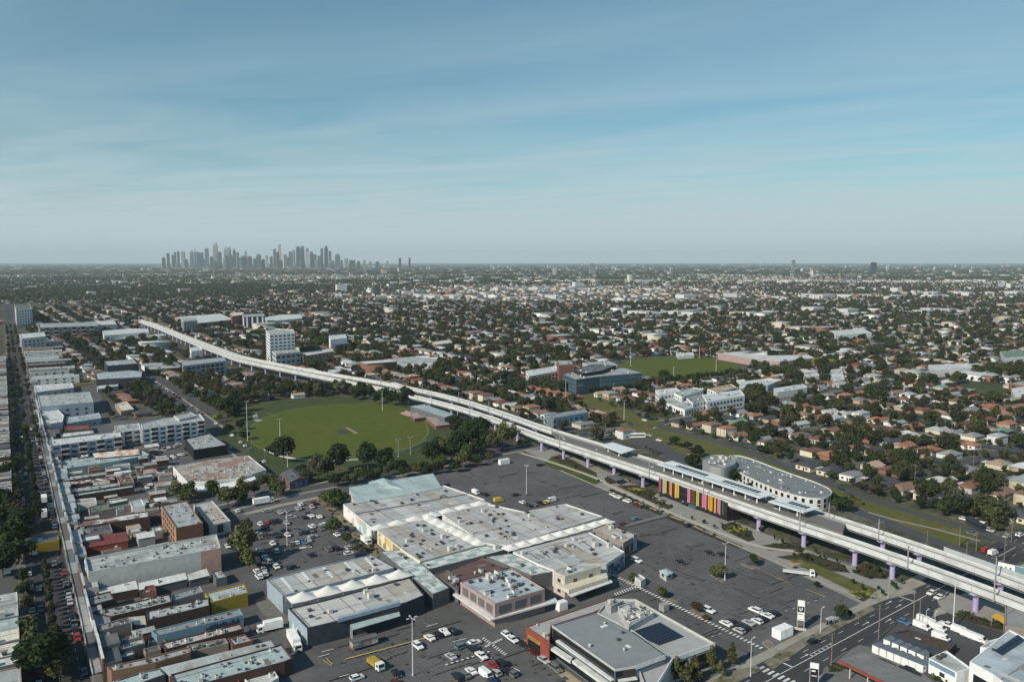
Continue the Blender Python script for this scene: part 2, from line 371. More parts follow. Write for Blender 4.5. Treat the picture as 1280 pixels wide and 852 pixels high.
def building(label, px, h, wall='offwhite', roof='light', cat='building', name='shop_building', para=.45, vents=4, kind='flat', rise=1.4, win=None, group=None, world=None, kinds=(0, 0, 1, 2, 3), z0=0, msk=True, auto=False, wm=None, rm=None, seed=None, patches=True, strips=False, vsc=(.7, 1.25)):
    p = ccw(world) if world else PX(px, h)
    if cat == 'shop' and 'shop' not in label:
        for kw, c_, n_ in (('warehouse', 'warehouse', 'warehouse'), ('office', 'office building', 'office_building'), ('flats', 'apartment building', 'apartment_building'), ('school', 'school', 'school_building'), ('supermarket', 'supermarket', 'supermarket'), ('townhouse', 'townhouse', 'townhouse_block'), ('shed', 'shed', 'storage_shed'), ('lean-to', 'lean-to', 'lean_to'), ('tower', 'building', 'tower_block'), ('block', 'building', 'low_block'), ('store', 'store', 'retail_store'), ('building', 'building', 'commercial_building')):
            if kw in label: cat, name = c_, n_; break
    rr = random.Random(sum(ord(c) * (i + 1) for i, c in enumerate(label)))
    p = inset(p, rr.uniform(.03, .09)); c = cen(p); FOOT.append(p)
    root = thing(name, label, cat, (c[0], c[1], z0), group=group, auto=auto)
    wmt = wm or wallmat(wall); rmt = rm or roofmat(roof)
    n = len(p)
    if kind == 'flat':
        q = inset(p, .28); mb = MB()
        zt = h; zr = h - para
        vs = [(x, y, z0) for x, y in p] + [(x, y, zt) for x, y in p] + [(x, y, zt) for x, y in q] + [(x, y, zr - .1) for x, y in q]
        fs = []
        for i in range(n):
            j = (i + 1) % n
            for k in range(3): fs.append((k * n + i, k * n + j, (k + 1) * n + j, (k + 1) * n + i))
        mb.add(vs, fs); mb.build('wall', wmt, root)
        rb = MB().poly(inset(p, .2), zr); q = inset(p, .5); A_ = abs(area(p))
        if A_ > 60 and patches:
            ms = [WM(*c_) for c_ in q]; a0, a1 = min(c_[0] for c_ in ms), max(c_[0] for c_ in ms); b0, b1 = min(c_[1] for c_ in ms), max(c_[1] for c_ in ms)
            def lines(along_b, sp, w, mi):
                t = (a0 if along_b else b0) + sp * rr.uniform(.4, 1)
                while t < (a1 if along_b else b1):
                    s_, e_ = (b0, b1) if along_b else (a0, a1); k_ = s_; run = None
                    while k_ <= e_:
                        pt = MW(t, k_) if along_b else MW(k_, t)
                        if inside(*pt, q): run = (run[0], k_) if run else (k_, k_)
                        elif run: break
                        k_ += .5
                    if run and run[1] - run[0] > 2:
                        f_ = (lambda u_, v_: MW(u_, v_)) if along_b else (lambda u_, v_: MW(v_, u_))
                        rb.add([(*f_(t - w, run[0]), zr + .02), (*f_(t - w, run[1]), zr + .02), (*f_(t + w, run[1]), zr + .02), (*f_(t + w, run[0]), zr + .02)], [(0, 1, 2, 3)], mi)
                    t += sp * rr.uniform(.85, 1.2)
            if strips:
                t = b0 + 1
                while t < b1 - 3:
                    w_ = rr.uniform(1.5, 4.2); k_ = a0; run = None
                    while k_ <= a1:
                        if inside(*MW(k_, t), q) and inside(*MW(k_, t + 2 * w_), q): run = (run[0], k_) if run else (k_, k_)
                        elif run: break
                        k_ += .5
                    if run and run[1] - run[0] > 4: rb.add([(*MW(run[0], t), zr + .012), (*MW(run[1], t), zr + .012), (*MW(run[1], t + 2 * w_), zr + .012), (*MW(run[0], t + 2 * w_), zr + .012)], [(0, 3, 2, 1)], rr.choice([4, 5, 6])); rb.add([(*MW(run[0], t), zr + .022), (*MW(run[1], t), zr + .022), (*MW(run[1], t + .25), zr + .022), (*MW(run[0], t + .25), zr + .022)], [(0, 3, 2, 1)], 1)
                    t += 2 * w_ + rr.choice([0, .3, 3, 6])
            if A_ > 250: lines(True, rr.uniform(9, 13), .16, 1)
            if A_ > 900: lines(False, rr.uniform(14, 22), .12, 1)
            for i in range(int(min(14, A_ / 90))):
                r_ = randin(p, rr, 2.5)
                if r_: 
                    l_, w_ = rr.uniform(1.5, 6), rr.uniform(.8, 2.2); l_, w_ = (l_, w_) if rr.random() < .5 else (w_, l_)
                    c4 = [(r_[0] + i_ * l_ / 2 * BX[0] + j_ * w_ / 2 * AX[0], r_[1] + i_ * l_ / 2 * BX[1] + j_ * w_ / 2 * AX[1]) for i_, j_ in ((-1, -1), (1, -1), (1, 1), (-1, 1))]
                    if all(inside(*c_, q) for c_ in c4): rb.add([(*c_, zr + .03 + i * .003) for c_ in c4], [(0, 1, 2, 3)], rr.choice([1, 2, 2, 3]))
        rb.build('roof', [rmt, mat('roof gutter line', (.15, .15, .15), .8, .2), mat('roof patch pale', (.52, .53, .52), .6, .2), mat('roof patch dull', (.25, .245, .235), .8, .2), mat('roof sheet tan bay', (.38, .345, .30), .6, .25, .4, (.44, .42, .39), .55, streak=2), mat('roof sheet grey bay', (.41, .42, .42), .55, .2, .4, streak=2), mat('roof sheet pale bay', (.52, .52, .50), .5, .2, .4, streak=2)], root)
    else:
        # pitched sheet roof: ridge joins the middles of the two short ends (quad plans)
        l0 = math.dist(p[0], p[1]) + math.dist(p[2], p[3]); l1 = math.dist(p[1], p[2]) + math.dist(p[3], p[0])
        if l0 < l1: p = p[1:] + p[:1]
        mid = lambda a, b: ((a[0] + b[0]) / 2, (a[1] + b[1]) / 2)
        e1 = mid(p[1], p[2]); e0 = mid(p[3], p[0])
        mb = MB().prism(p, z0, h - rise, top=False)
        if kind == 'gable':
            mb.add([(*p[1], h - rise), (*p[2], h - rise), (*e1, h)], [(0, 1, 2)]); mb.add([(*p[3], h - rise), (*p[0], h - rise), (*e0, h)], [(0, 1, 2)])
            mb.build('wall', wmt, root)
            o = inset(p, -.25); f1 = mid(o[1], o[2]); f0 = mid(o[3], o[0]); ze = h - rise - .02
            rb = MB().add([(*o[0], ze), (*o[1], ze), (*f1, h + .1), (*f0, h + .1), (*o[2], ze), (*o[3], ze)], [(0, 1, 2, 3), (3, 2, 4, 5)])
            rb.build('roof', rmt, root)
        elif kind == 'skillion':
            mb.add([(*p[2], h - rise), (*p[3], h - rise), (*p[3], h), (*p[2], h)], [(0, 1, 2, 3)])
            mb.add([(*p[1], h - rise), (*p[2], h - rise), (*p[2], h)], [(0, 1, 2)]); mb.add([(*p[3], h - rise), (*p[0], h - rise), (*p[3], h)], [(0, 1, 2)])
            mb.build('wall', wmt, root); o = inset(p, -.2)
            MB().add([(*o[0], h - rise + .05), (*o[1], h - rise + .05), (*o[2], h + .05), (*o[3], h + .05)], [(0, 1, 2, 3)]).build('roof', rmt, root)
        else:  # hip
            k = .28
            r1 = (e1[0] + (e0[0] - e1[0]) * k, e1[1] + (e0[1] - e1[1]) * k); r0 = (e0[0] + (e1[0] - e0[0]) * k, e0[1] + (e1[1] - e0[1]) * k)
            mb.build('wall', wmt, root); o = inset(p, -.4); ze = h - rise - .02
            MB().add([(*o[0], ze), (*o[1], ze), (*o[2], ze), (*o[3], ze), (*r1, h), (*r0, h)], [(0, 1, 4, 5), (2, 3, 5, 4), (1, 2, 4), (3, 0, 5)]).build('roof', rmt, root)
    zr = h - para if kind == 'flat' else h - rise * .6
    for i in range(vents):
        r = randin(p, rr)
        if r:
            k = rr.choice(kinds)
            put(root, VN[k], vent_mesh(k), r[0], r[1], zr - .02, GA + (math.pi / 2 if rr.random() < .4 else 0), (rr.uniform(*vsc),) * 3)
    for w in (win or []):
        i, rows, cnt, ww, hh = w[:5]
        windows(root, p[i % n], p[(i + 1) % n], rows, cnt, ww, hh, glass(w[5]) if len(w) > 5 else glass('window glass'))
    if msk: mask(inset(p, -5))
    root['_p'] = 0; del root['_p']
    return root, p
def front_edges(p):
    """edge indices that face the camera, left-facing first"""
    out = []
    for i in range(len(p)):
        a, b = p[i], p[(i + 1) % len(p)]
        nx, ny = b[1] - a[1], -(b[0] - a[0]); m = ((a[0] + b[0]) / 2, (a[1] + b[1]) / 2)
        if -(nx * m[0] + ny * m[1]) > 0 and math.dist(a, b) > 3: out.append(i)
    out.sort(key=lambda i: UV(*p[i], 0)[0])
    return out
def autowin(root, p, h, m=None, floors=None, pitch=4.2, ww=1.7, wh=1.3, edges=None):
    m = m or glass('window glass')
    fl = floors or max(1, int(h / 3.3))
    for i in (edges or front_edges(p)):
        a, b = p[i], p[(i + 1) % len(p)]
        n = max(1, int(math.dist(a, b) * .86 / pitch))
        windows(root, a, b, [1.1 + k * (h - .6) / fl for k in range(fl)], n, ww, wh, m, margin=.06)
# ------------------------------------------------------------------ vehicles
def paint(): return mat('vehicle paint', rough=.3, var=0, objcol=True, spec=.6)
TYRE = lambda: mat('tyre rubber', (.02, .02, .02), .9, .1)
def car_meshes(kind):
    """length along x, front +x; returns body, window, wheel meshes"""
    def f():
        prof = {'sedan': (4.6, 1.8, [(-2.3, .35), (2.3, .35), (2.3, .72), (2.05, .84), (1.0, .93), (.3, 1.4), (-1.1, 1.44), (-1.85, 1.0), (-2.3, .95)], [(.93, .95), (.3, 1.37), (-1.1, 1.41), (-1.75, 1.0)]),
                'hatch': (4.1, 1.75, [(-2.05, .35), (2.05, .35), (2.05, .74), (1.8, .88), (1.0, .98), (.35, 1.48), (-1.45, 1.5), (-2.0, 1.0)], [(.92, 1.0), (.35, 1.45), (-1.45, 1.47), (-1.92, 1.03)]),
                'wagon': (4.8, 1.9, [(-2.4, .4), (2.4, .4), (2.4, .9), (2.15, 1.02), (1.15, 1.12), (.5, 1.68), (-2.0, 1.72), (-2.38, 1.1)], [(1.07, 1.14), (.5, 1.65), (-2.0, 1.69), (-2.3, 1.14)]),
                'van': (5.2, 1.95, [(-2.6, .4), (2.6, .4), (2.6, .95), (2.35, 1.2), (1.6, 1.95), (1.2, 2.2), (-2.5, 2.25), (-2.6, 2.1)], [(2.28, 1.25), (1.66, 1.9), (.6, 1.9), (.6, 1.25)]),
                'ute': (5.1, 1.85, [(-2.55, .5), (2.55, .5), (2.55, .95), (2.3, 1.05), (1.3, 1.12), (.75, 1.65), (-.45, 1.68), (-.6, 1.05), (-2.55, 1.02)], [(1.22, 1.14), (.75, 1.62), (-.4, 1.65), (-.5, 1.14)])}[kind]
        l, w, pr, gl = prof; mb = MB(); n = len(pr)
        hw = lambda z: w / 2 * (1 if z < 1.0 else 1 - .16 * min(1, (z - 1.0) / .6))
        vs = [(x, -hw(z), z) for x, z in pr] + [(x, hw(z), z) for x, z in pr]
        mb.add(vs, [(i, (i + 1) % n, n + (i + 1) % n, n + i)[::-1] for i in range(n)] + [tuple(range(n)), tuple(range(2 * n - 1, n - 1, -1))])
        # chassis floor and bumpers
        mb.box((l / 2 - .02, 0, .42), (.12, w * .9, .2), mi=1); mb.box((-l / 2 + .02, 0, .42), (.12, w * .9, .2), mi=1)
        body = mb.mesh('body', [paint(), mat('bumper plastic', (.04, .04, .04), .6, .05)])
        g = MB(); k = len(gl)
        for sgn in (-1, 1):
            pts = [(x, sgn * (hw(z) + .012), z) for x, z in gl]
            g.add(pts, [tuple(range(k))])
        a, b = gl[0], gl[1]; y0, y1 = hw(a[1]) * .94, hw(b[1]) * .92
        dx = .03; g.quad((a[0] + dx, -y0, a[1] + .03), (a[0] + dx, y0, a[1] + .03), (b[0] + dx, y1, b[1] + .02), (b[0] + dx, -y1, b[1] + .02))
        if kind != 'van':
            a, b = gl[-1], gl[-2]; y0, y1 = hw(a[1]) * .9, hw(b[1]) * .88
            g.quad((a[0] - dx, y0, a[1] + .02), (a[0] - dx, -y0, a[1] + .02), (b[0] - dx - .02, -y1, b[1] + .02), (b[0] - dx - .02, y1, b[1] + .02))
        win = g.mesh('window', glass('car glass', (.02, .025, .03), .08))
        wb = MB().tube((0, -.11, 0), (0, .11, 0), .33, n=10); wb.tube((0, -.13, 0), (0, .13, 0), .18, n=8, mi=1)
        wheel = wb.mesh('wheel', [TYRE(), mat('wheel rim', (.35, .35, .36), .4, .05)])
        lb = MB().box((0, 0, 0), (.08, .34, .14)).mesh('headlight', mat('headlight lens', (.7, .7, .68), .15, 0))
        return l, w, body, win, wheel, lb
    return shared(('car', kind), f)
CARCOL = {'white': (.78, .78, .77), 'silver': (.42, .43, .44), 'grey': (.14, .145, .15), 'black': (.012, .012, .014), 'dark blue': (.02, .035, .09), 'blue': (.06, .16, .30), 'red': (.28, .025, .02), 'dark red': (.09, .012, .014), 'teal': (.10, .19, .21), 'yellow': (.6, .45, .06), 'green': (.04, .10, .07), 'beige': (.40, .36, .28)}
KINDN = {'sedan': 'sedan', 'hatch': 'hatchback', 'wagon': 'four wheel drive', 'van': 'delivery van', 'ute': 'utility truck'}
CARS = []
def car(x, y, rz, kind, colour, where, full=True, z=.1):
    l, w, body, win, wheel, lb = car_meshes(kind)
    r = thing('delivery_van' if kind == 'van' else 'parked_car', '%s %s %s' % (colour, KINDN[kind], where), 'van' if kind == 'van' else 'car', (x, y, z), rz, 'vans and cars in the streets and car parks', True)
    c = CARCOL[colour]; b = link('body', body, r); b.color = (*c, 1)
    link('window', win, r)
    if full:
        for sx in (-1, 1):
            for sy in (-1, 1): link('wheel', wheel, r, (sx * l * .31, sy * (w / 2 - .12), .33))
        for sy in (-1, 1): link('headlight', lb, r, (l / 2 - .02, sy * w * .34, .64))
    CARS.append((x, y)); return r
def truck(label, x, y, rz, blen=6.5, bcol='white', cabcol='white', h=2.6, name='box_truck', z=.1, bw=2.4):
    r = thing(name, label, 'truck', (x, y, z), rz)
    m = wallmat(bcol)
    MB().box((-blen / 2 + .3, 0, .95), (blen, bw, h)).build('cargo_box', m, r, (0, 0, 0))
    MB().box((-blen / 2 + 1.3, 0, .55), (blen + 2.2, 1.0, .35)).build('chassis', wallmat('black'), r, (0, 0, 0))
    cb = MB(); pr = [(.5, .5), (2.4, .5), (2.4, 1.5), (2.2, 2.5), (.5, 2.55)]
    n = len(pr); hw = 1.1
    cb.add([(x_, -hw, z_) for x_, z_ in pr] + [(x_, hw, z_) for x_, z_ in pr], [(i, (i + 1) % n, n + (i + 1) % n, n + i)[::-1] for i in range(n)] + [tuple(range(n)), tuple(range(2 * n - 1, n - 1, -1))])
    cab = cb.build('cab', wallmat(cabcol), r, (0, 0, 0))
    g = MB().quad((2.42, -.95, 1.5), (2.42, .95, 1.5), (2.25, .9, 2.35), (2.25, -.9, 2.35))
    for s in (-1, 1): g.quad((1.0, s * 1.12, 1.5), (2.2, s * 1.12, 1.5), (2.05, s * 1.12, 2.3), (1.0, s * 1.12, 2.3))
    link('windscreen', g.mesh('windscreen', glass('car glass', (.02, .025, .03), .08)), cab)
    wm = shared('truckwheel', lambda: MB().tube((0, -.16, 0), (0, .16, 0), .46, n=10).mesh('wheel', TYRE()))
    for wx in (1.6, -blen * .55, -blen * .8):
        for s in (-1, 1): link('wheel', wm, r, (wx, s * .95, .46))
    return r
def container(label, px, h=2.6, col='offwhite', name='shipping_container', cat='container', rot=None, L_=6.0, W_=2.4, z=.08):
    x, y = G(*px); r = thing(name, label, cat, (x, y, z), GA if rot is None else rot)
    m = wallmat(col)
    b = MB().box((0, 0, .12), (L_, W_, h))
    k = int(L_ / .5)
    for i in range(k):
        for s in (-1, 1): b.box((-L_ / 2 + (i + .5) * L_ / k, s * (W_ / 2 + .02), .3), (.22, .05, h - .4))
    b.build('shell', m, r, (0, 0, 0))
    d = MB()
    for s in (-1, 1): d.box((L_ / 2 + .03, s * W_ / 4, .25), (.06, W_ / 2 - .1, h - .25))
    d.build('door', wallmat('lgrey'), r, (0, 0, 0))
    c = MB()
    for sx in (-1, 1):
        for sy in (-1, 1): c.box((sx * (L_ / 2 - .1), sy * (W_ / 2 - .1), 0), (.25, .25, .12))
    c.build('corner_foot', wallmat('dgrey'), r, (0, 0, 0))
    return r
# ------------------------------------------------------------------ trees
def crown_mesh(seed, nl, size, clumps, shape='round', mname='foliage', flat=1.0):
    rr = random.Random(seed); cl = []
    for i in range(clumps):
        while True:
            p = Vector((rr.uniform(-1, 1), rr.uniform(-1, 1), rr.uniform(-1, 1)))
            if p.length < 1: break
        if shape == 'column': p = Vector((p.x * .55, p.y * .55, p.z * .72))
        elif shape == 'cone':
            zz = rr.uniform(-.8, .75); s = (1 - zz) / 2 * .6
            p = Vector((p.x * s, p.y * s, zz))
        else: p *= .66
        cr = rr.uniform(.26, .44) * (1 if shape == 'round' else .8)
        if shape == 'cone': cr *= (1.25 - p.z * .6) * .8
        cl.append((p, cr))
    cl.append((Vector((0, 0, -.05)), .5 if shape == 'round' else .4))
    mb = MB(); w = [c[1] ** 2 for c in cl]
    for i in range(nl):
        p, cr = rr.choices(cl, w)[0]
        d = Vector((rr.gauss(0, 1), rr.gauss(0, 1), rr.gauss(0, 1) + .15)).normalized()
        q = p + d * cr * rr.uniform(.72, 1.05)
        nrm = (d + Vector((rr.gauss(0, .55), rr.gauss(0, .55), rr.gauss(0, .55)))).normalized()
        e = nrm.orthogonal().normalized(); e.rotate(__import__('mathutils').Quaternion(nrm, rr.uniform(0, 6.28))); f = nrm.cross(e)
        s = size * rr.uniform(.6, 1.35)
        zc = .60; zs = .40
        def tr(v): return (v.x, v.y, max(.12, zc + zs * v.z * flat))
        a = [q + e * s, q + f * s * .8, q - e * s, q - f * s * .8]
        mb.add([tr(v) for v in a], [(0, 1, 2, 3)])
    return mb
LEAF = None
CROWNS = {}
def crown(kind, i):
    k = (kind, i)
    if k not in CROWNS:
        m = leafmat('foliage')
        spec = {'round': (1700, .10, 20, 'round'), 'airy': (1000, .095, 15, 'round'), 'column': (600, .12, 12, 'column'), 'cone': (650, .11, 14, 'cone'), 'bare': (120, .09, 8, 'round'), 'small': (90, .34, 6, 'round'), 'tiny': (34, .52, 5, 'round')}[kind]
        CROWNS[k] = crown_mesh(hash((i * 31 + len(kind) * 7)) % 1000 + i, *spec).mesh('crown', m)
    return CROWNS[k]
def trunk_mesh(i):
    def f():
        mb = MB(); rr = random.Random(i); mb.tube((0, 0, 0), (0.02, .01, .34), .045, .032, n=7)
        for j in range(5):
            t = j * 1.257 + rr.random(); mb.tube((.02, .01, .30), (.42 * math.cos(t), .42 * math.sin(t), rr.uniform(.5, .75)), .024, .008, n=5)
        return mb.mesh('trunk', mat('bark', (.09, .07, .055), .9, .3, 2.5))
    return shared(('trunk', i), f)
GREENS = {'dark green': (.023, .037, .014), 'mid green': (.046, .066, .022), 'olive green': (.074, .080, .029), 'grey green': (.066, .074, .046), 'brownish': (.060, .045, .028), 'yellow green': (.16, .17, .03), 'rusty': (.085, .045, .03)}
TREES = []
SHAPEN = {'round': 'round', 'airy': 'loose', 'column': 'columnar', 'cone': 'conical', 'bare': 'sparse', 'small': 'round', 'tiny': 'little'}
def tree(x, y, h, r, col='dark green', kind='round', where='', i=0, name='tree', rz=None, z=0):
    sz = 'tall' if h > 11 else 'small' if h < 6 else 'mid sized'
    o = thing(name, '%s %s %s tree %s' % (sz, SHAPEN[kind], col, where), 'tree', (x, y, z), R.uniform(0, 6.28), 'trees of the suburb', True)
    c = link('crown', crown(kind, i % 4), o, sc=(r, r, h)); g = GREENS[col]; j = R.uniform(.8, 1.25); c.color = (g[0] * j, g[1] * j * R.uniform(.95, 1.06), g[2] * j, 1)
    t = link('trunk', trunk_mesh(i % 3), o, sc=(min(r, h * .45) * 1.0, min(r, h * .45) * 1.0, h))
    TREES.append((x, y, r)); return o
# ------------------------------------------------------------------ houses
HROOF = {'terracotta': (.29, .135, .085), 'dark red': (.15, .07, .058), 'brown': (.215, .135, .10), 'grey': (.23, .235, .24), 'charcoal': (.065, .068, .075), 'light grey': (.35, .37, .37), 'white': (.54, .55, .54), 'tan': (.38, .29, .21), 'green': (.17, .27, .22)}
HWALL = {'white': (.72, .72, .70), 'cream': (.60, .54, .42), 'brick': (.24, .12, .085), 'grey': (.42, .42, .42), 'tan': (.42, .33, .25)}
def house_meshes(k):
    def f():
        rm = mat('house roof tiles', rough=.75, var=.22, scale=.9, objcol=True, col2=None)
        wm = mat('house wall', rough=.85, var=.12, scale=.7, objcol=True)
        def hip(mb, x0, x1, y0, y1, z, rise, o=.5, gable=False):
            x0 -= o; x1 += o; y0 -= o; y1 += o; w = x1 - x0; d = y1 - y0
            if w >= d:
                i = 0 if gable else d / 2; a = (x0 + i, (y0 + y1) / 2, z + rise); b = (x1 - i, (y0 + y1) / 2, z + rise)
                mb.add([(x0, y0, z), (x1, y0, z), (x1, y1, z), (x0, y1, z), a, b], [(0, 1, 5, 4), (2, 3, 4, 5), (1, 2, 5), (3, 0, 4)])
            else:
                i = 0 if gable else w / 2; a = ((x0 + x1) / 2, y0 + i, z + rise); b = ((x0 + x1) / 2, y1 - i, z + rise)
                mb.add([(x0, y0, z), (x1, y0, z), (x1, y1, z), (x0, y1, z), a, b], [(1, 2, 5, 4), (3, 0, 4, 5), (0, 1, 4), (2, 3, 5)])
            mb.add([(x0, y0, z - .01), (x1, y0, z - .01), (x1, y1, z - .01), (x0, y1, z - .01)], [(3, 2, 1, 0)])
        w = MB(); r = MB(); zz = 2.9
        if k == 0: w.box((0, 0, 0), (11, 14, zz)); hip(r, -5.5, 5.5, -7, 7, zz, 2.3)
        elif k == 1:
            w.box((0, 1.5, 0), (12, 10, zz)); w.box((-2.6, -4.5, 0), (6.2, 6, zz)); hip(r, -6, 6, -3.5, 6.5, zz, 2.2); hip(r, -5.7, .5, -7.5, 1, zz, 1.7, gable=True)
        elif k == 2:
            w.box((0, 2, 0), (10, 12, zz)); w.box((2.4, -5.3, 0), (5, 5, zz)); hip(r, -5, 5, -4, 8, zz, 2.1, gable=True); hip(r, -.1, 4.9, -7.8, 0, zz, 1.5)
        elif k == 3: zz = 5.7; w.box((0, 0, 0), (9, 13, zz)); hip(r, -4.5, 4.5, -6.5, 6.5, zz, 1.8)
        elif k == 4: w.box((0, 0, 0), (8.5, 17, zz + .2)); hip(r, -4.25, 4.25, -8.5, 8.5, zz + .2, 1.7, gable=True)
        else: zz = 3.4; w.box((0, 0, 0), (10, 15, zz)); r.box((0, 0, zz), (10.4, 15.4, .25))
        top = {0: 4.4, 1: 4.4, 2: 4.2, 3: 6.8, 4: 4.0, 5: 3.5}[k]
        return w.mesh('wall', wm), r.mesh('roof', rm), zz, top
    return shared(('house', k), f)
HSC = .88
HDIM = [(11, 14), (12, 14), (10, 15), (9, 13), (8.5, 17), (10, 15)]
FORMN = ['hipped', 'gable fronted', 'stepped', 'two storey', 'long gabled', 'boxy']
def house(x, y, rz, k, rc, wc, where, rr):
    w, r, zz, top = house_meshes(k)
    o = thing('house', '%s walled %s house with %s roof %s' % (wc, FORMN[k], rc, where), 'house', (x, y, 0), rz, 'suburban houses', True); o.scale = (HSC, HSC, .95)
    a = link('wall', w, o); fw = rr.uniform(.82, 1.1); a.color = (*[c * fw for c in HWALL[wc]], 1)
    b = link('roof', r, o); f = rr.uniform(.8, 1.2); b.color = (*[c * f for c in HROOF[rc]], 1)
    wm = boxmesh((1.6, .1, 1.2), glass('window glass'), 'window'); hx, hy = HDIM[k][0] / 2, HDIM[k][1] / 2
    yb = {0: -7, 1: -3.5, 2: -4, 3: -6.5, 4: -8.5, 5: -7.5}[k]
    link('window', wm, o, (-hx * .55, {1: -7.5}.get(k, yb) - .03, 1.0)); link('window', wm, o, (hx * .5, {2: -7.8}.get(k, yb) - .03, 1.0))
    link('window', wm, o, (-hx - .03, 2.5, 1.0), math.pi / 2); link('window', wm, o, (hx + .03, 2.5, 1.0), math.pi / 2)
    link('front_door', boxmesh((1.0, .1, 2.1), wallmat('dbrick'), 'front_door'), o, (.6 if k != 2 else -1.5, yb - .03, .05))
    if k in (0, 1, 2) and rr.random() < .5:
        link('chimney', boxmesh((.7, .7, 1.6), wallmat('brick'), 'chimney'), b, (rr.uniform(-1.5, 1.5), rr.uniform(0, 3), top - .6))
    if rr.random() < .55:
        cp = shared('carport', lambda: MB().box((0, 0, 2.3), (3.4, 6.5, .15)).box((-1.6, -3.1, 0), (.12, .12, 2.3), mi=1).box((1.6, -3.1, 0), (.12, .12, 2.3), mi=1).box((-1.6, 3.1, 0), (.12, .12, 2.3), mi=1).box((1.6, 3.1, 0), (.12, .12, 2.3), mi=1).mesh('carport', [roofmat('white'), wallmat('grey')]))
        link('carport', cp, o, (hx + 2.2, rr.uniform(-2, 3), 0))
    return o
# ------------------------------------------------------------------ poles
def lamp_post(label, base, h, heads=4, group='tall car park light poles', name='light_pole', r=.16, z=.05, white=True):
    x, y = G(*base); o = thing(name, label, 'light pole', (x, y, z), group=group)
    m = mat('pole paint', (.62, .63, .62), .5, .08) if white else wallmat('grey')
    MB().tube((x, y, z + .5), (x, y, h), r, r * .55, 8).build('post', m, o)
    MB().tube((x, y, z), (x, y, z + .6), r * 2.2, r * 1.8, 8).build('base', wallmat('lgrey'), o)
    for i in range(heads):
        t = GA + i * 2 * math.pi / max(1, heads); e = (x + 1.3 * math.cos(t), y + 1.3 * math.sin(t), h + .05)
        b = MB().tube((x, y, h - .2), e, .06, .05, 5).build('arm', m, o)
        hd = MB().box((e[0], e[1], e[2] - .08), (.9, .45, .2), t); hd.v = [(a - x, c - y, d - z) for a, c, d in hd.v]
        link('lamp_head', hd.mesh('lamp_head', wallmat('lgrey')), b)
    return o
def power_pole(label, x, y, h=11, rz=None, auto=False, arms=1, group='timber power poles along the roads'):
    o = thing('power_pole', label, 'power pole', (x, y, 0), GA if rz is None else rz, group, auto)
    pm = shared('ppole', lambda: MB().tube((0, 0, 0), (0, 0, 1), .17, .11, 7).mesh('post', mat('weathered timber', (.20, .17, .14), .9, .25, 2)))
    am = shared('parm', lambda: MB().box((0, 0, 0), (2.6, .12, .14)).box((-1.1, 0, .14), (.09, .09, .2)).box((-.4, 0, .14), (.09, .09, .2)).box((.4, 0, .14), (.09, .09, .2)).box((1.1, 0, .14), (.09, .09, .2)).mesh('crossarm', mat('weathered timber', (.20, .17, .14), .9, .25, 2)))
    link('post', pm, o, sc=(1, 1, h))
    for i in range(arms): link('crossarm', am, o, (0, .12, h - .5 - i * 1.1))
    return o
# ================================================================== GROUND AND ROADS
def gmat():
    m, nt, bs = _nodes('suburb ground'); L = nt.links.new; N = nt.nodes.new
    geo = N('ShaderNodeNewGeometry')
    n1 = N('ShaderNodeTexNoise'); n1.inputs['Scale'].default_value = .045; n1.inputs['Detail'].default_value = 8; n1.inputs['Roughness'].default_value = .7
    n2 = N('ShaderNodeTexNoise'); n2.inputs['Scale'].default_value = .35; n2.inputs['Detail'].default_value = 4
    L(geo.outputs['Position'], n1.inputs['Vector']); L(geo.outputs['Position'], n2.inputs['Vector'])
    cr = N('ShaderNodeValToRGB'); e = cr.color_ramp.elements
    for i, (p, c) in enumerate([(.3, (.030, .042, .022)), (.45, (.055, .066, .034)), (.53, (.10, .095, .07)), (.6, (.13, .13, .12)), (.72, (.06, .065, .04))]):
        if i >= len(e): e.new(p)
        e[i].position = p; e[i].color = (*c, 1)
    L(n1.outputs['Fac'], cr.inputs[0])
    mr = N('ShaderNodeMapRange'); mr.inputs[1].default_value = .3; mr.inputs[2].default_value = .7; mr.inputs[3].default_value = .6; mr.inputs[4].default_value = 1.4; L(n2.outputs['Fac'], mr.inputs[0])
    vm = N('ShaderNodeVectorMath'); vm.operation = 'SCALE'; L(cr.outputs[0], vm.inputs[0]); L(mr.outputs[0], vm.inputs['Scale'])
    L(vm.outputs[0], bs.inputs['Base Color']); bs.inputs['Roughness'].default_value = .95; bs.inputs['Specular IOR Level'].default_value = .1
    return m
GM = gmat()
struct('ground', MB().poly([(-30000, -600), (30000, -600), (30000, 40000), (-30000, 40000)], 0), GM)
ASPH = mat('asphalt', (.072, .075, .080), .9, .16, .5, (.082, .083, .086), .55, sc2=.05, spec=.2)
ASPH2 = mat('car park asphalt', (.092, .092, .094), .9, .18, .3, (.128, .128, .127), .54, sc2=.03, spec=.2, soft=.14)
ROADM = mat('main road asphalt', (.050, .053, .058), .9, .14, .6, (.066, .068, .072), .6, sc2=.06, spec=.2)
PAVE = mat('footpath concrete', (.30, .285, .25), .9, .15, .6, (.24, .22, .19), .6, sc2=.15)
PLAZA = mat('plaza paving', (.27, .265, .25), .9, .10, .8, (.22, .215, .20), .6, sc2=.2)
GRASS = mat('lawn', (.062, .085, .022), .95, .22, .25, (.10, .10, .035), .62, sc2=.06, spec=.1)
GRASS2 = mat('dry lawn', (.10, .105, .035), .95, .25, .3, (.15, .125, .06), .58, sc2=.07, spec=.1)
OVALM = mat('oval turf', (.080, .106, .019), .95, .14, .12, (.094, .108, .024), .55, sc2=.02, spec=.1, soft=.15)
MULCH = mat('garden mulch', (.060, .046, .036), .95, .3, 1.2, (.035, .05, .02), .56, sc2=.3, spec=.1)
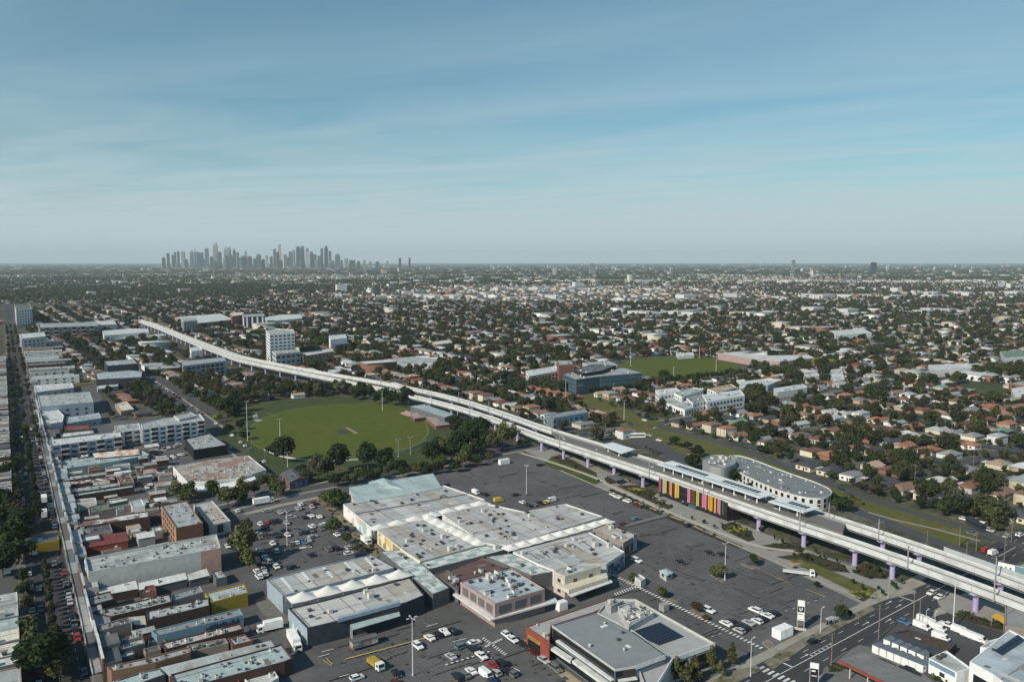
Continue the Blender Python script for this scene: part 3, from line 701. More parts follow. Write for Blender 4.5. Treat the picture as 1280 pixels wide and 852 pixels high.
LINE = mat('road marking paint', (.62, .62, .60), .7, .2, 1.0)
FAINT = mat('worn bay paint', (.21, .21, .21), .85, .3, .6)
YELL = mat('yellow line paint', (.50, .40, .10), .8, .2, 1.0)
SOIL = mat('bare earth', (.20, .165, .12), .95, .2, .4, (.10, .10, .05), .6, sc2=.15)
def sheet(name, px, m, msk=False, world=None, pad=0):
    p = ccw(world) if world else PX(px); struct(name, MB().poly(p, level()), m)
    if msk: mask(inset(p, -pad))
    return p
def raised(name, px, m, h=.13, world=None):
    p = ccw(world) if world else PX(px); struct(name, MB().prism(p, .01, h + level() * .02), m); return p
def road(name, px, w, m, world=None, msk=True, step=12, foot=0):
    line = [G(u, v) for u, v in px] if not world else world
    line = smooth(resample(line, step), 4) if len(line) > 2 else line
    if foot:
        f = MB(); strip(f, line, w + 2 * foot, level()); struct('footpath', f, PAVE)
    mb = MB(); strip(mb, line, w, level()); struct(name, mb, m)
    if msk:
        a, b = strip_pts(line, w + 8)
        for i in range(len(line) - 1): mask([a[i], a[i + 1], b[i + 1], b[i]])
    return line
def dashes(line, off, z, l=3, gap=6, w=.16, mb=None):
    pts = resample(line, .5); mb = mb or MB(); per = int((l + gap) / .5); n = int(l / .5)
    L_, R_ = strip_pts(pts, 1.0)
    for i in range(0, len(pts) - n - 1, per):
        a, b = pts[i], pts[i + n]; d = Vector((b[0] - a[0], b[1] - a[1])).normalized(); nx, ny = -d.y, d.x
        q = lambda p, s: (p[0] + nx * (off + s), p[1] + ny * (off + s), z)
        mb.quad(q(a, -w / 2), q(b, -w / 2), q(b, w / 2), q(a, w / 2))
    return mb
# --- suburban street grid (map frame), beyond the hand placed precinct
VIEWK = .74
def inview(x, y, k=VIEWK, near=-40): return y > 150 and abs(x) < y * k + 30
# --- precinct: commercial strip and market land
prec = sheet('car_park', [(-250, 1200), (-40, 560), (8, 432), (34, 432), (60, 455), (120, 468), (128, 500), (140, 525), (262, 521), (345, 592), (400, 606), (470, 596), (560, 583), (650, 564), (690, 576), (760, 612), (935, 686), (1090, 752), (960, 840), (900, 1200)], ASPH2)
mask(prec)
mask(PX([(1000, 640), (1700, 900), (1700, 2200), (700, 2200), (850, 820)]))
mask(PX([(865, 575), (900, 555), (940, 566), (1000, 590), (1060, 622), (1040, 640)]))
mask(PX([(1010, 612), (1050, 622), (1110, 648), (1100, 672), (1040, 660)]))
mask(PX([(640, 560), (700, 545), (800, 560), (905, 600), (1000, 640), (1180, 690), (1320, 735), (1400, 790), (1290, 860), (1090, 752), (935, 686), (760, 612), (690, 576)]))
mask(PX([(-600, 1600), (-300, 900), (-60, 540), (6, 418), (40, 418), (-100, 1600)]))
# High Street
hs = [G(u, v) for u, v in [(135, 858), (122, 800), (108, 742), (88, 687), (78, 643), (65, 588), (50, 525), (32, 455), (20, 405), (14, 378)]]
hdir = (AX[0] * 1.0, AX[1] * 1.0)
hA = Vector((-117.0, 217.0)); hD = (Vector((-568, 923)) - hA).normalized(); hN = Vector((hD.y, -hD.x))   # towards the right hand shops
def HS(t, off): p = hA + hD * t - hN * off; return (p.x, p.y)     # t metres along from the photo's bottom edge, off metres left of the facade line
hs_line = [HS(t, 9.7) for t in range(-60, 2400, 40)]
a = MB(); strip(a, [HS(t, 9.7) for t in range(-60, 1500, 40)], 19.2, level()); struct('footpath', a, mat('old bitumen footpath', (.15, .145, .135), .9, .2, .8))
a = MB(); strip(a, hs_line, 13.6, level()); struct('high_street', a, ROADM)
for i in range(0, len(hs_line) - 1):
    L_, R_ = strip_pts(hs_line, 46); mask([L_[i], L_[i + 1], R_[i + 1], R_[i]])
zl = level(); mk = MB()
for off in (5.2, 14.6): dashes([HS(t, off) for t in range(-40, 700, 20)], 0, zl, 2, 4.5, .12, mk)
struct('lane_markings', mk, LINE)
for t0, t1 in ((10, 105), (170, 250), (280, 420)):
    mb = MB(); p = [HS(t0, 9.4), HS(t1, 9.4), HS(t1, 11.0), HS(t0, 11.0)]; mb.prism(ccw(p), .01, .16); struct('median_strip', mb, SOIL)
# cross street over the high street, running off to the left, and lane at the market hall
road('side_street', [(-140, 725), (44, 672), (84, 661)], 9, ASPH, step=8)
# oval road (R4) and road north of market (R3)
r4 = road('oval_road', [(150, 452), (205, 490), (250, 522), (290, 553), (330, 588), (352, 606)], 11, ASPH, foot=2)
r3 = road('cross_road', [(150, 668), (240, 645), (300, 630), (362, 614), (412, 605), (480, 594), (585, 573), (655, 559), (735, 544), (800, 533), (840, 526), (980, 502), (1100, 482)], 10, ASPH, foot=2)
# murray road lower right
r1w = [MW(WM(*G(1060, 796.5))[0], b) for b in range(-10, 420, 20)]
r1a, r1b = G(1060, 796.5), G(1150, 748)
dv1 = (Vector(r1b) - Vector(r1a)).normalized()
r1 = [tuple(Vector(r1a) + dv1 * t) for t in range(-160, 420, 20)]
a = MB(); strip(a, r1[:13], 22, level()); struct('footpath', a, PAVE)
a = MB(); strip(a, r1, 15, level()); struct('main_road', a, ROADM)
Lr, Rr = strip_pts(r1, 24)
for i in range(len(r1) - 1): mask([Lr[i], Lr[i + 1], Rr[i + 1], Rr[i]])
zl = level(); mk = MB()
for i in range(0, len(r1) - 6):
    p, q = r1[i], r1[i + 1]; nx, ny = -dv1.y, dv1.x
    mk.quad((p[0] - nx * .12, p[1] - ny * .12, zl), (q[0] - nx * .12, q[1] - ny * .12, zl), (q[0] + nx * .12, q[1] + ny * .12, zl), (p[0] + nx * .12, p[1] + ny * .12, zl))
for off in (3.4, -3.4): dashes(r1, off, zl, 3, 7, .15, mk)
def R1(t, o): return (r1a[0] + dv1.x * t - dv1.y * o, r1a[1] + dv1.y * t + dv1.x * o)
def rect_mark(mb, f, t0, t1, o0, o1, z): mb.quad((*f(t0, o0), z), (*f(t1, o0), z), (*f(t1, o1), z), (*f(t0, o1), z))
# stop lines, turn arrows, hatched median and box junction strokes
rect_mark(mk, R1, 44, 44.5, 0, 7, zl); rect_mark(mk, R1, -31, -30.4, 0, 7.2, zl)
for k in range(6): rect_mark(mk, R1, -20 + k * 2.2, -19.6 + k * 2.2, .2, 1.3, zl)
rect_mark(mk, R1, -20, -7, 1.2, 1.35, zl)
for (t, o) in ((34, 1.7), (34, 5.2), (12, 1.7), (12, 5.2), (-24, 1.7), (-24, 5.2), (20, -1.8), (20, -5.2)):
    rect_mark(mk, R1, t, t + 3, o - .1, o + .1, zl); mk.add([(*R1(t + 3, o - .5), zl), (*R1(t + 4.2, o), zl), (*R1(t + 3, o + .5), zl)], [(0, 1, 2)])
for k in range(9): rect_mark(mk, R1, 48 + k * 1.6, 48.8 + k * 1.6, -6.5, -6.4 + (k % 3), zl)
for k in range(8): rect_mark(mk, R1, -40, -37, -6.8 + k * 1.7, -6 + k * 1.7, zl)
struct('lane_markings', mk, LINE)
# eastern parallel roads and verge beyond the railway
sheet('verge', [(735, 496), (800, 520), (858, 540), (905, 556), (985, 586), (1060, 613), (1150, 638), (1210, 655), (1230, 668), (1185, 686), (1072, 642), (1030, 606), (935, 574), (865, 575), (790, 546)], GRASS2, msk=True, pad=4)
r5 = road('parallel_road', [(700, 484), (735, 501), (800, 527), (860, 543), (905, 554), (985, 583), (1070, 619), (1150, 643), (1215, 662), (1300, 690)], 6.5, ASPH)
r6 = road('station_road', [(1030, 622), (1072, 640), (1120, 656), (1185, 685), (1250, 705)], 8, ASPH)
sheet('car_park', [(785, 553), (800, 546), (826, 553), (868, 577), (856, 585), (825, 571)], ASPH, msk=True)
a = MB(); strip(a, [G(*q) for q in [(1085, 640), (1120, 650), (1165, 660), (1225, 676)]], 1.6, level()); struct('path', a, PAVE)
# corner reserve right
sheet('plaza', [(1172, 752), (1190, 741), (1222, 748), (1256, 757), (1275, 770), (1270, 792), (1200, 772), (1180, 764)], PLAZA)
sheet('side_street', [(1165, 772), (1178, 767), (1200, 774), (1272, 797), (1290, 830), (1240, 812), (1130, 778), (1150, 752), (1172, 750)], ROADM)
sheet('garden_bed', [(1192, 767), (1204, 764), (1262, 784), (1266, 790), (1240, 785), (1200, 773)], MULCH)
sheet('car_park', [(1120, 778), (1150, 768), (1240, 800), (1290, 832), (1330, 900), (1130, 900), (1040, 830), (1090, 802)], ASPH)
sheet('concrete_drive', [(1055, 815), (1075, 806), (1100, 812), (1150, 840), (1215, 880), (1010, 900), (1030, 835)], mat('old concrete', (.15, .15, .148), .9, .12, .5, (.12, .115, .11), .6, sc2=.1))
# --- linear park beside the viaduct
PARK = sheet('plaza', [(655, 563), (690, 560), (745, 583), (826, 618), (905, 646), (1000, 684), (1060, 706), (1130, 730), (1147, 740), (1080, 756), (935, 688), (850, 648), (760, 614), (690, 579)], PLAZA)
sheet('lawn', [(678, 580), (692, 570), (715, 574), (746, 591), (748, 605), (737, 606), (706, 590)], GRASS)
sheet('garden_bed', [(688, 572), (700, 568), (745, 592), (742, 594)], MULCH)
sheet('garden_bed', [(757, 614), (765, 611), (842, 646), (930, 683), (922, 685), (838, 650)], MULCH)
sheet('garden_bed', [(770, 607), (797, 606), (822, 616), (815, 622), (842, 634), (835, 637)], MULCH)
sheet('garden_bed', [(755, 597), (768, 595), (775, 603), (760, 606)], MULCH)
sheet('garden_bed', [(901, 657), (915, 652), (938, 664), (944, 675), (935, 677), (903, 662)], MULCH)
sheet('garden_bed', [(948, 682), (985, 678), (1006, 686), (1000, 690), (960, 688)], MULCH)
sheet('garden_bed', [(970, 696), (1010, 691), (1055, 706), (1062, 716), (1040, 714)], MULCH)
sheet('garden_bed', [(1065, 715), (1090, 702), (1112, 720), (1108, 724), (1082, 722)], MULCH)
sheet('lawn', [(985, 700), (1000, 698), (1097, 737), (1085, 747), (1062, 738)], GRASS2)
sheet('garden_bed', [(1060, 742), (1075, 740), (1092, 748), (1078, 752)], MULCH)
sheet('garden_bed', [(1066, 702), (1074, 701), (1112, 716), (1108, 718)], MULCH)
pl = MB(); path = [G(*q) for q in [(650, 566), (690, 578), (745, 597), (765, 609), (800, 624), (835, 640), (880, 658), (930, 678), (960, 688), (1006, 689)]]
strip(pl, smooth(resample(path, 6), 3), 2.6, level()); struct('path', pl, mat('pale path', (.42, .38, .32), .9, .12, .8))
pl = MB(); strip(pl, [G(*q) for q in [(700, 588), (760, 614), (850, 650), (935, 688), (1000, 716), (1075, 748)]], 1.3, level()); struct('kerb', pl, mat('pale kerb', (.36, .32, .26), .9, .15, .8))
sheet('footpath', [(1075, 755), (1092, 745), (1152, 726), (1158, 730), (1085, 759)], PAVE)
# path strip along the north edge of the left car park
pl = MB(); strip(pl, [G(*q) for q in [(306, 643), (350, 632), (398, 622)]], 4.0, level()); struct('footpath', pl, PAVE)
sheet('garden_bed', [(395, 625), (404, 620), (447, 660), (437, 663)], SOIL)
sheet('garden_bed', [(437, 664), (462, 670), (478, 690), (470, 698), (452, 690)], SOIL)
sheet('footpath', [(655, 799), (690, 826), (735, 858), (715, 858), (655, 808)], mat('yellow footpath', (.34, .30, .20), .9, .2, .5))
sheet('lane', [(318, 752), (330, 744), (360, 770), (384, 800), (372, 806), (340, 786)], mat('dusty lane', (.15, .14, .12), .95, .2, .4))
# road verge by murray road and kiosk
sheet('verge', [(955, 828), (985, 808), (1050, 776), (1088, 757), (1095, 762), (1010, 806), (966, 838)], mat('worn verge', (.20, .185, .145), .95, .25, .5, (.10, .10, .05), .56, sc2=.2))
sheet('verge', [(884, 858), (905, 842), (945, 832), (952, 838), (908, 860)], mat('worn verge', (.2, .185, .145)))
# --- ovals
def oval(px): return smooth([G(*q) for q in px] , 0)
ov = PX([(270, 545), (300, 508), (350, 500), (430, 496), (500, 497), (545, 516), (575, 545), (555, 578), (480, 592), (400, 602), (348, 592)])
sheet('lawn', None, mat('park lawn', (.044, .064, .019), .95, .25, .2, (.085, .085, .035), .6, sc2=.05), world=ov); mask(inset(ov, -3))
def ellip(px, n=40):
    p = PX(px); c = cen(p); return p
e1 = [(306, 543), (314, 530), (335, 519), (375, 509.5), (420, 505), (465, 504), (500, 508), (522, 517), (536, 530), (538, 542), (528, 554), (505, 563), (470, 571), (425, 575.5), (380, 575), (340, 568), (316, 557)]
p = ccw([G(*q) for q in e1]); p = p + [p[0]]
p = resample(p, 6); 
for _ in range(6): p = [tuple((p[i - 1][j] + 2 * p[i][j] + p[(i + 1) % len(p)][j]) / 4 for j in range(2)) for i in range(len(p))]
sheet('sports_oval', None, OVALM, world=p)
zl = level(); rim = MB(); pp = p + [p[0], p[1]]; strip(rim, [q for q in inset(p, 1.0)] + [inset(p, 1.0)[0]], .5, zl); struct('boundary_line', rim, mat('boundary line', (.16, .19, .10), .9))
sheet('cricket_pitch', [(431, 534.5), (434, 534), (448, 541.5), (444, 542.5)], mat('pitch clay', (.26, .21, .13), .9, .2, .8))
sheet('bare_patch', [(419, 540), (424, 536.5), (433, 537.5), (438, 540.5), (430, 543), (422, 543)], mat('worn turf', (.055, .062, .03), .95, .2, .3))
sheet('path', [(316, 519), (321, 516), (323, 524), (329, 526), (322, 527.5), (316, 525)], PAVE)
e2 = [(774, 464), (778, 455), (792, 450), (820, 447), (850, 446), (885, 448), (912, 452), (926, 458), (920, 464), (905, 469), (870, 474), (830, 475), (795, 471)]
p2 = ccw([G(*q) for q in e2]); p2 = resample(p2 + [p2[0]], 8)
for _ in range(4): p2 = [tuple((p2[i - 1][j] + 2 * p2[i][j] + p2[(i + 1) % len(p2)][j]) / 4 for j in range(2)) for i in range(len(p2))]
sheet('sports_oval', None, OVALM, world=p2); mask(inset(p2, -14))
sheet('lawn', [(1190, 484), (1215, 477), (1262, 481), (1262, 492), (1230, 497)], mat('park lawn', (.05, .075, .02)), msk=True)
sheet('lawn', [(88, 475), (117, 472), (118, 480), (96, 484)], GRASS2, msk=True)
sheet('lawn', [(700, 492), (735, 488), (800, 520), (828, 532), (812, 534), (770, 524), (732, 508)], GRASS2, msk=True)
# repairs, stains and seams worn into the car park surface
rr = random.Random(77); pm_ = [MB(), MB(), MB()]; zp = level()
for px, n in [([(560, 592), (660, 570), (750, 622), (800, 650), (700, 628), (600, 610)], 60), ([(790, 665), (850, 655), (935, 692), (1060, 748), (990, 790), (900, 800), (800, 733)], 130), ([(310, 650), (395, 628), (440, 690), (380, 705), (320, 722)], 70), ([(400, 810), (530, 775), (600, 795), (650, 850), (420, 900)], 90), ([(180, 560), (235, 560), (215, 600), (200, 640), (170, 640)], 40), ([(320, 735), (350, 770), (372, 840), (300, 800)], 24), ([(760, 740), (800, 735), (930, 812), (890, 805)], 30), ([(640, 800), (720, 860), (640, 860)], 20)]:
    p = PX(px); xs = [q[0] for q in p]; ys = [q[1] for q in p]; k = 0; tries = 0
    while k < n and tries < 4000:
        tries += 1; x, y = rr.uniform(min(xs), max(xs)), rr.uniform(min(ys), max(ys))
        if not inside(x, y, p): continue
        k += 1.6; ty = rr.random(); zz = zp + k * 2e-4
        if ty < .3:    # cut and filled repair strip
            l_, w_ = (rr.uniform(3, 16), rr.uniform(.5, 2.2)); l_, w_ = (l_, w_) if rr.random() < .5 else (w_, l_)
            pm_[rr.choice([0, 1])].add([(x + i * l_ / 2 * BX[0] + j * w_ / 2 * AX[0], y + i * l_ / 2 * BX[1] + j * w_ / 2 * AX[1], zz) for i, j in ((-1, -1), (1, -1), (1, 1), (-1, 1))], [(0, 1, 2, 3)])
        else:           # oil spot
            r_ = rr.uniform(.25, .9); m_ = 9; pm_[2].add([(x + r_ * rr.uniform(.7, 1.2) * math.cos(6.283 * i / m_), y + r_ * rr.uniform(.7, 1.2) * math.sin(6.283 * i / m_), zz) for i in range(m_)], [tuple(range(m_))])
_lvl[0] += .035
for b_, nm, c_ in zip(pm_, ('asphalt_repairs', 'asphalt_repairs', 'oil_stains'), ((.083, .083, .085), (.104, .104, .103), (.072, .072, .073))): struct(nm, b_, mat(nm + str(c_[0]), c_, .9, .25, .8))
# --- parking bay lines
def bays(px, a0=0., pitch=16.5, depth=4.9, wid=2.6, m=FAINT, w=.13, stub=True):
    p = PX(px); ms = [WM(*q) for q in p]; a_ = [q[0] for q in ms]; b_ = [q[1] for q in ms]; mb = MB(); z = level()
    def seg(pa, pb, w):
        if inside(*pa, p) and inside(*pb, p):
            d = Vector((pb[0] - pa[0], pb[1] - pa[1])).normalized(); nx, ny = -d.y * w / 2, d.x * w / 2
            mb.quad((pa[0] - nx, pa[1] - ny, z), (pb[0] - nx, pb[1] - ny, z), (pb[0] + nx, pb[1] + ny, z), (pa[0] + nx, pa[1] + ny, z))
    a = min(a_) + a0
    while a < max(a_):
        b = min(b_)
        while b < max(b_):
            seg(MW(a - depth, b), MW(a + depth, b), w)
            seg(MW(a, b), MW(a, b + wid), w * .9)
            b += wid
        b = min(b_)
        while b < max(b_):
            seg(MW(a + pitch / 2 - .5, b), MW(a + pitch / 2 - .5, b + 3), .22); b += 14
        a += pitch
    struct('bay_markings', mb, m)
bays([(800, 668), (850, 660), (925, 690), (1050, 745), (990, 785), (950, 803), (800, 733), (765, 712)], 4)
bays([(600, 600), (665, 583), (750, 625), (790, 645), (762, 650), (730, 632), (690, 628)], 6)
bays([(312, 655), (390, 628), (440, 690), (380, 700), (320, 720)], 6)
bays([(415, 812), (520, 786), (588, 800), (636, 838), (600, 870), (430, 870)], 4)
bays([(185, 560), (232, 558), (215, 600), (200, 640), (176, 636), (190, 590)], 4, 15)
bays([(790, 552), (806, 549), (860, 577), (850, 581)], 5)
# pedestrian strip with dashed white edge beside the big store, plus yellow line and crossing
zl = level(); mk = MB(); qa, qb = Vector(G(765, 720)), Vector(G(950, 812)); qd = (qb - qa).normalized(); qn = Vector((-qd.y, qd.x)); ln = (qb - qa).length
k = 0
while k < ln:
    for o in ((0, 1.5),):
        c = [qa + qd * k + qn * o[0], qa + qd * (k + .75) + qn * o[0], qa + qd * (k + .75) + qn * o[1], qa + qd * k + qn * o[1]]
        mk.quad(*[(*v, zl) for v in c])
    k += 1.5
def pxline(mb, a, b, w, z, n=1, l=None):
    p, q = Vector(G(*a)), Vector(G(*b)); d = (q - p).normalized(); s = Vector((-d.y, d.x)) * w / 2
    mb.quad((*(p - s), z), (*(q - s), z), (*(q + s), z), (*(p + s), z))
for i in range(9):
    t = i / 8; pxline(mk, (768 + 24 * t, 742 - 9 * t), (771 + 24 * t, 745 - 9 * t), .5, zl)
for i in range(12):
    t = i / 11; pxline(mk, (603 + 27 * t, 800 + 20 * t), (606 + 27 * t, 797.5 + 20 * t), .5, zl); pxline(mk, (606 + 20 * t, 808 - 9 * t), (608 + 20 * t, 810 - 9 * t), .4, zl)
for a_, b_ in [((640, 838), (646, 842)), ((643, 836), (650, 840)), ((637, 841), (642, 845)), ((402, 816), (417, 812)), ((566, 803), (583, 799)), ((600, 828), (615, 823)), ((424, 847), (436, 844)), ((398, 822), (412, 818)), ((533, 784), (547, 780))]:
    pxline(mk, a_, b_, .3, zl)
for i in range(9): pxline(mk, (557 + i * 6.5, 832 - i * 2.0), (560 + i * 6.5, 831 - i * 2.0), .7, zl)
for i in range(16): pxline(mk, (880 + i * 9.2, 800 + i * 2.3 - i * 5.5), (883.5 + i * 9.2, 799.0 + i * 2.3 - i * 5.5), .25, zl)
pxline(mk, (374, 686), (390, 684), 1.6, zl)
struct('lane_markings', mk, LINE)
mk = MB(); zl = level(); pxline(mk, (431, 825), (552, 793), .5, zl); pxline(mk, (404, 826), (415, 833), .25, zl); pxline(mk, (408, 824), (416, 831), .25, zl)
pxline(mk, (964, 720), (987, 729), .3, zl); pxline(mk, (1007, 737), (1032, 747), .3, zl)
struct('yellow_lines', mk, YELL)
# speed hump crossing between car parks, pale
mk = MB(); zl = level(); strip(mk, [G(*q) for q in [(781, 658), (800, 653), (838, 643)]], 3.0, zl); struct('raised_crossing', mk, mat('grey crossing', (.16, .16, .155)))
# islands
def island(px, m=SOIL): 
    p = raised('traffic_island', px, PAVE, .14); q = inset(p, .3); struct('garden_bed', MB().poly(q, .155 + level() * .02), m)
island([(888, 719), (893, 717), (907, 725), (903, 728)]); island([(926, 705), (932, 703), (950, 711), (946, 713)])
island([(820, 747), (830, 744), (848, 752), (840, 756)]); island([(858, 764), (868, 761), (885, 770), (878, 775)]); island([(782, 728), (790, 725), (800, 730), (794, 733)])
island([(952, 803), (960, 799), (968, 806), (962, 812)])
# --- suburban streets
sm = MB(); SUBST = []
zst = level()
for k in range(-27, 42):
    b = 30 + k * 64
    for a in range(-200, 2400, 20):
        x0, y0 = MW(a, b); x1, y1 = MW(a + 20, b)
        if inview(x0, y0) and y0 < 2300 and not masked((x0 + x1) / 2, (y0 + y1) / 2):
            strip(sm, [(x0, y0), (x1, y1)], 7.5, zst)
for k in range(-10, 20):
    a = 40 + k * 190
    for b in range(-1800, 2600, 20):
        x0, y0 = MW(a, b); x1, y1 = MW(a, b + 20)
        if inview(x0, y0) and y0 < 2300 and not masked((x0 + x1) / 2, (y0 + y1) / 2):
            strip(sm, [(x0, y0), (x1, y1)], 8, zst + .006)
_lvl[0] += .01
struct('street', sm, ASPH)
# ================================================================== HAND PLACED BUILDINGS
B = building
DARKG = lambda: glass('dark glazing', (.015, .018, .02), .1)
def part_prism(root, name, px, z0, z1, m, mt=None):
    mb = MB().prism(PX(px, z1), z0, z1, 0, bot=True, mt=1 if mt else None); return mb.build(name, [m, mt] if mt else m, root)
def awning(root, px, z, m, th=.18, posts=0, name='awning'):
    p = PX(px, z); o = MB().prism(p, z - th, z, bot=True).build(name, m, root)
    if posts:
        for i in front_edges(p):
            a, b = p[i], p[(i + 1) % len(p)]
            if math.dist(a, b) < 6: continue
            for k in range(posts):
                t = (k + .5) / posts
                MB().tube((a[0] + (b[0] - a[0]) * t, a[1] + (b[1] - a[1]) * t, 0), (a[0] + (b[0] - a[0]) * t, a[1] + (b[1] - a[1]) * t, z - th), .1, n=6).build('awning_post', wallmat('offwhite'), root)
            break
    return o
def facade_panel(root, name, p, i, t0, t1, z0, z1, m, off=.06, th=.08):
    a, b = Vector(p[i]), Vector(p[(i + 1) % len(p)]); d = b - a; l = d.length; d.normalize(); n = Vector((d.y, -d.x))
    q = [a + d * (l * t0) + n * (off - .02), a + d * (l * t1) + n * (off - .02), a + d * (l * t1) + n * (off + th), a + d * (l * t0) + n * (off + th)]
    return MB().prism(ccw([tuple(v) for v in q]), z0, z1, bot=True).build(name, m, root)
SAIL = mat('tent fabric', (.68, .675, .64), .8, .06, .5, (.66, .64, .58), .66, sc2=.3)
def tents(label, a, b, n, w, z=6.6, rise=1.6):
    """row of peaked fabric tents over a market arcade"""
    A_, B_ = Vector(G(*a, z)), Vector(G(*b, z)); d = (B_ - A_); l = d.length / n; d.normalize(); s = Vector((-d.y, d.x)); c0 = (A_ + B_) / 2
    root = thing('tent_roof', label, 'tent roof', (c0.x, c0.y, z - .6))
    for i in range(n):
        c = A_ + d * (l * (i + .5)); mb = MB(); g = 8; vs = []
        for u in range(g + 1):
            for v in range(g + 1):
                x, y = u / g * 2 - 1, v / g * 2 - 1; r = max(abs(x), abs(y)) * .6 + .4 * math.hypot(x, y) / 1.2
                zz = z - .5 + rise * max(0, 1 - r) ** 1.5 - .25 * (1 - abs(x)) * (abs(y) > .99) - .2 * (1 - abs(y)) * (abs(x) > .99)
                q = c + d * (x * l * .5) + s * (y * w * .5); vs.append((q.x, q.y, zz))
        mb.add(vs, [(u * (g + 1) + v, u * (g + 1) + v + 1, (u + 1) * (g + 1) + v + 1, (u + 1) * (g + 1) + v) for u in range(g) for v in range(g)])
        t = mb.build('tent', SAIL, root)
        for k in t.data.polygons: k.use_smooth = True
        MB().tube((c.x, c.y, z - .6 + rise * .9), (c.x, c.y, z + rise - .1), .13, .1, 6).build('peak_cap', wallmat('dgrey'), root)
        for e in (-1, 1):
            q = c - d * (l * .5) + s * (e * w * .47); MB().tube((q.x, q.y, z - 2.0), (q.x, q.y, z - .45), .08, n=5).build('mast', wallmat('offwhite'), root)
    return root
# ---- market halls
MK = dict(cat='market hall', name='market_hall', strips=True, kinds=(0, 0, 0, 1, 3))
r, p = B('large grey roofed market hall with white mural wall below the pale blue roof', [(428.7, 629.5), (555, 606), (607, 624), (464, 659)], 6.3, roof='market', vents=12, **MK)
i = front_edges(p)[0]; facade_panel(r, 'mural', p, i, .03, .97, .6, 5.7, mural('market mural', [(.75, .74, .72), (.75, .74, .72), (.75, .74, .72), (.35, .5, .42), (.7, .45, .42), (.3, .42, .55), (.75, .74, .72)], .32))
MB().quad(*[(*G(*q, 6.0), 6.05) for q in [(444, 641.5), (587, 616), (588, 616.6), (445, 642.3)]]).build('roof_gutter', wallmat('dgrey'), r)
r, p = B('pale blue skillion roofed market hall with a small gabled wing at the top end', [(436.5, 609), (541, 591.5), (552, 606), (443.5, 625.5)], 7.6, roof='teal', vents=0, kind='skillion', rise=1.6, wall='cream', cat='market hall', name='market_hall')
mb = MB(); g4 = [G(*q, 7.2) for q in [(461, 600.5), (497, 600), (508, 609), (466, 609)]]
q = ccw(g4); mb.prism(q, 0, 6.4, top=False); e0, e1 = ((q[0][0] + q[1][0]) / 2, (q[0][1] + q[1][1]) / 2), ((q[2][0] + q[3][0]) / 2, (q[2][1] + q[3][1]) / 2)
gb = mb.build('gabled_wing', wallmat('cream'), r)
o = inset(q, -.3); MB().add([(*o[0], 6.3), (*o[1], 6.3), (*o[2], 6.3), (*o[3], 6.3), (*e0, 8.6), (*e1, 8.6)], [(1, 2, 5, 4), (3, 0, 4, 5), (0, 1, 4), (2, 3, 5)]).build('wing_roof', roofmat('teal'), gb)
r, p = B('grey roofed market hall with yellow mural wall between two rows of white tents', [(471, 661.5), (530, 647), (603, 679.5), (525, 701), (507, 689.5)], 6.3, roof='market', vents=26, wall='cream', **MK)
i = front_edges(p)[0]; facade_panel(r, 'mural', p, i, .03, .97, .6, 5.6, mural('yellow mural', [(.62, .48, .14), (.66, .58, .36), (.62, .48, .14), (.7, .66, .55), (.5, .33, .1), (.3, .22, .15)], .5))
r, p = B('broad grey market hall roof with many vents beside the upper car park', [(552, 642), (610, 629), (655, 639), (707, 629), (754, 645), (632, 681), (604, 678)], 6.4, roof='market', vents=40, **MK)
r, p = B('long light grey market hall below the right hand row of white tents', [(641, 689), (737, 664.5), (781, 689), (758, 704), (694, 713), (672, 704)], 6.2, roof='marketblue', vents=14, **MK)
for k in range(7):
    t = k / 7; MB().tube((*G(662 + 92 * t, 691 - 21 * t, 5.9), 6.0), (*G(674 + 92 * t, 699 - 21 * t, 5.9), 6.0), .16, n=5).build('roof_duct', mat('vent dark steel', (.07, .07, .07)), r)
i = front_edges(p)[-1]; facade_panel(r, 'mural', p, i, .1, .95, .3, 5.0, mural('blue mural', [(.06, .09, .16), (.2, .26, .3), (.04, .06, .12), (.34, .38, .36), (.1, .16, .3)], .9))
r, p = B('tan and grey flat roofed shop block on the right end of the market', [(741, 660), (757, 654), (796, 668), (779, 678.5)], 6.5, roof='tan', vents=5, wall='greybrown', cat='market building', name='market_building')
autowin(r, p, 6, DARKG(), 1, 5, 3.4, 3.0); e = front_edges(p)[-1]; facade_panel(r, 'signboard', p, e, .72, .99, .2, 7.4, wallmat('bluegrey'), .08, .2)
r, p = B('low annexe with pale edged roof next to the tan shop block', [(735, 664), (742, 662), (778, 681), (771, 687)], 5.2, roof='mid', vents=2, wall='bluegrey', cat='market building', name='market_building')
r, p = B('two storey cream house with yellow balcony at the market corner', [(692, 713), (721, 704.5), (749, 703.5), (751, 707), (706, 720)], 8.0, roof='light', vents=3, cat='house', name='corner_building', wm=mat('corner render', (.50, .46, .38), .85, .12, .5))
autowin(r, p, 8, glass('window glass'), 2, 5, 1.6, 1.3)
part_prism(r, 'balcony', [(694, 729), (711, 737), (760, 721), (758, 715), (712, 727), (700, 722)], 3.6, 4.9, wallmat('cream')); awning(r, [(709, 741), (714, 745.5), (766, 727), (763, 723)], 3.4, wallmat('offwhite'))
# checkered roofs
CK = checker('checkered roof', (.36, .44, .415), (.60, .63, .61), 4.2)
for lab, px, h in [('green and white checkered arcade roof left of the brick shop building', [(475, 689), (506, 685.5), (562, 734), (541, 742.5)], 5.6), ('green and white checkered roof strip below the vented market hall', [(524, 703), (604, 681), (641, 684), (606, 693.5), (536, 711)], 5.8), ('checkered green roof section beside the courtyard fence', [(608, 695), (639, 691), (671, 705), (691, 714), (664, 719)], 5.5)]:
    r, p = B(lab, px, h, rm=CK, wall='dgrey', vents=2, cat='market roof', name='market_arcade', para=.15)
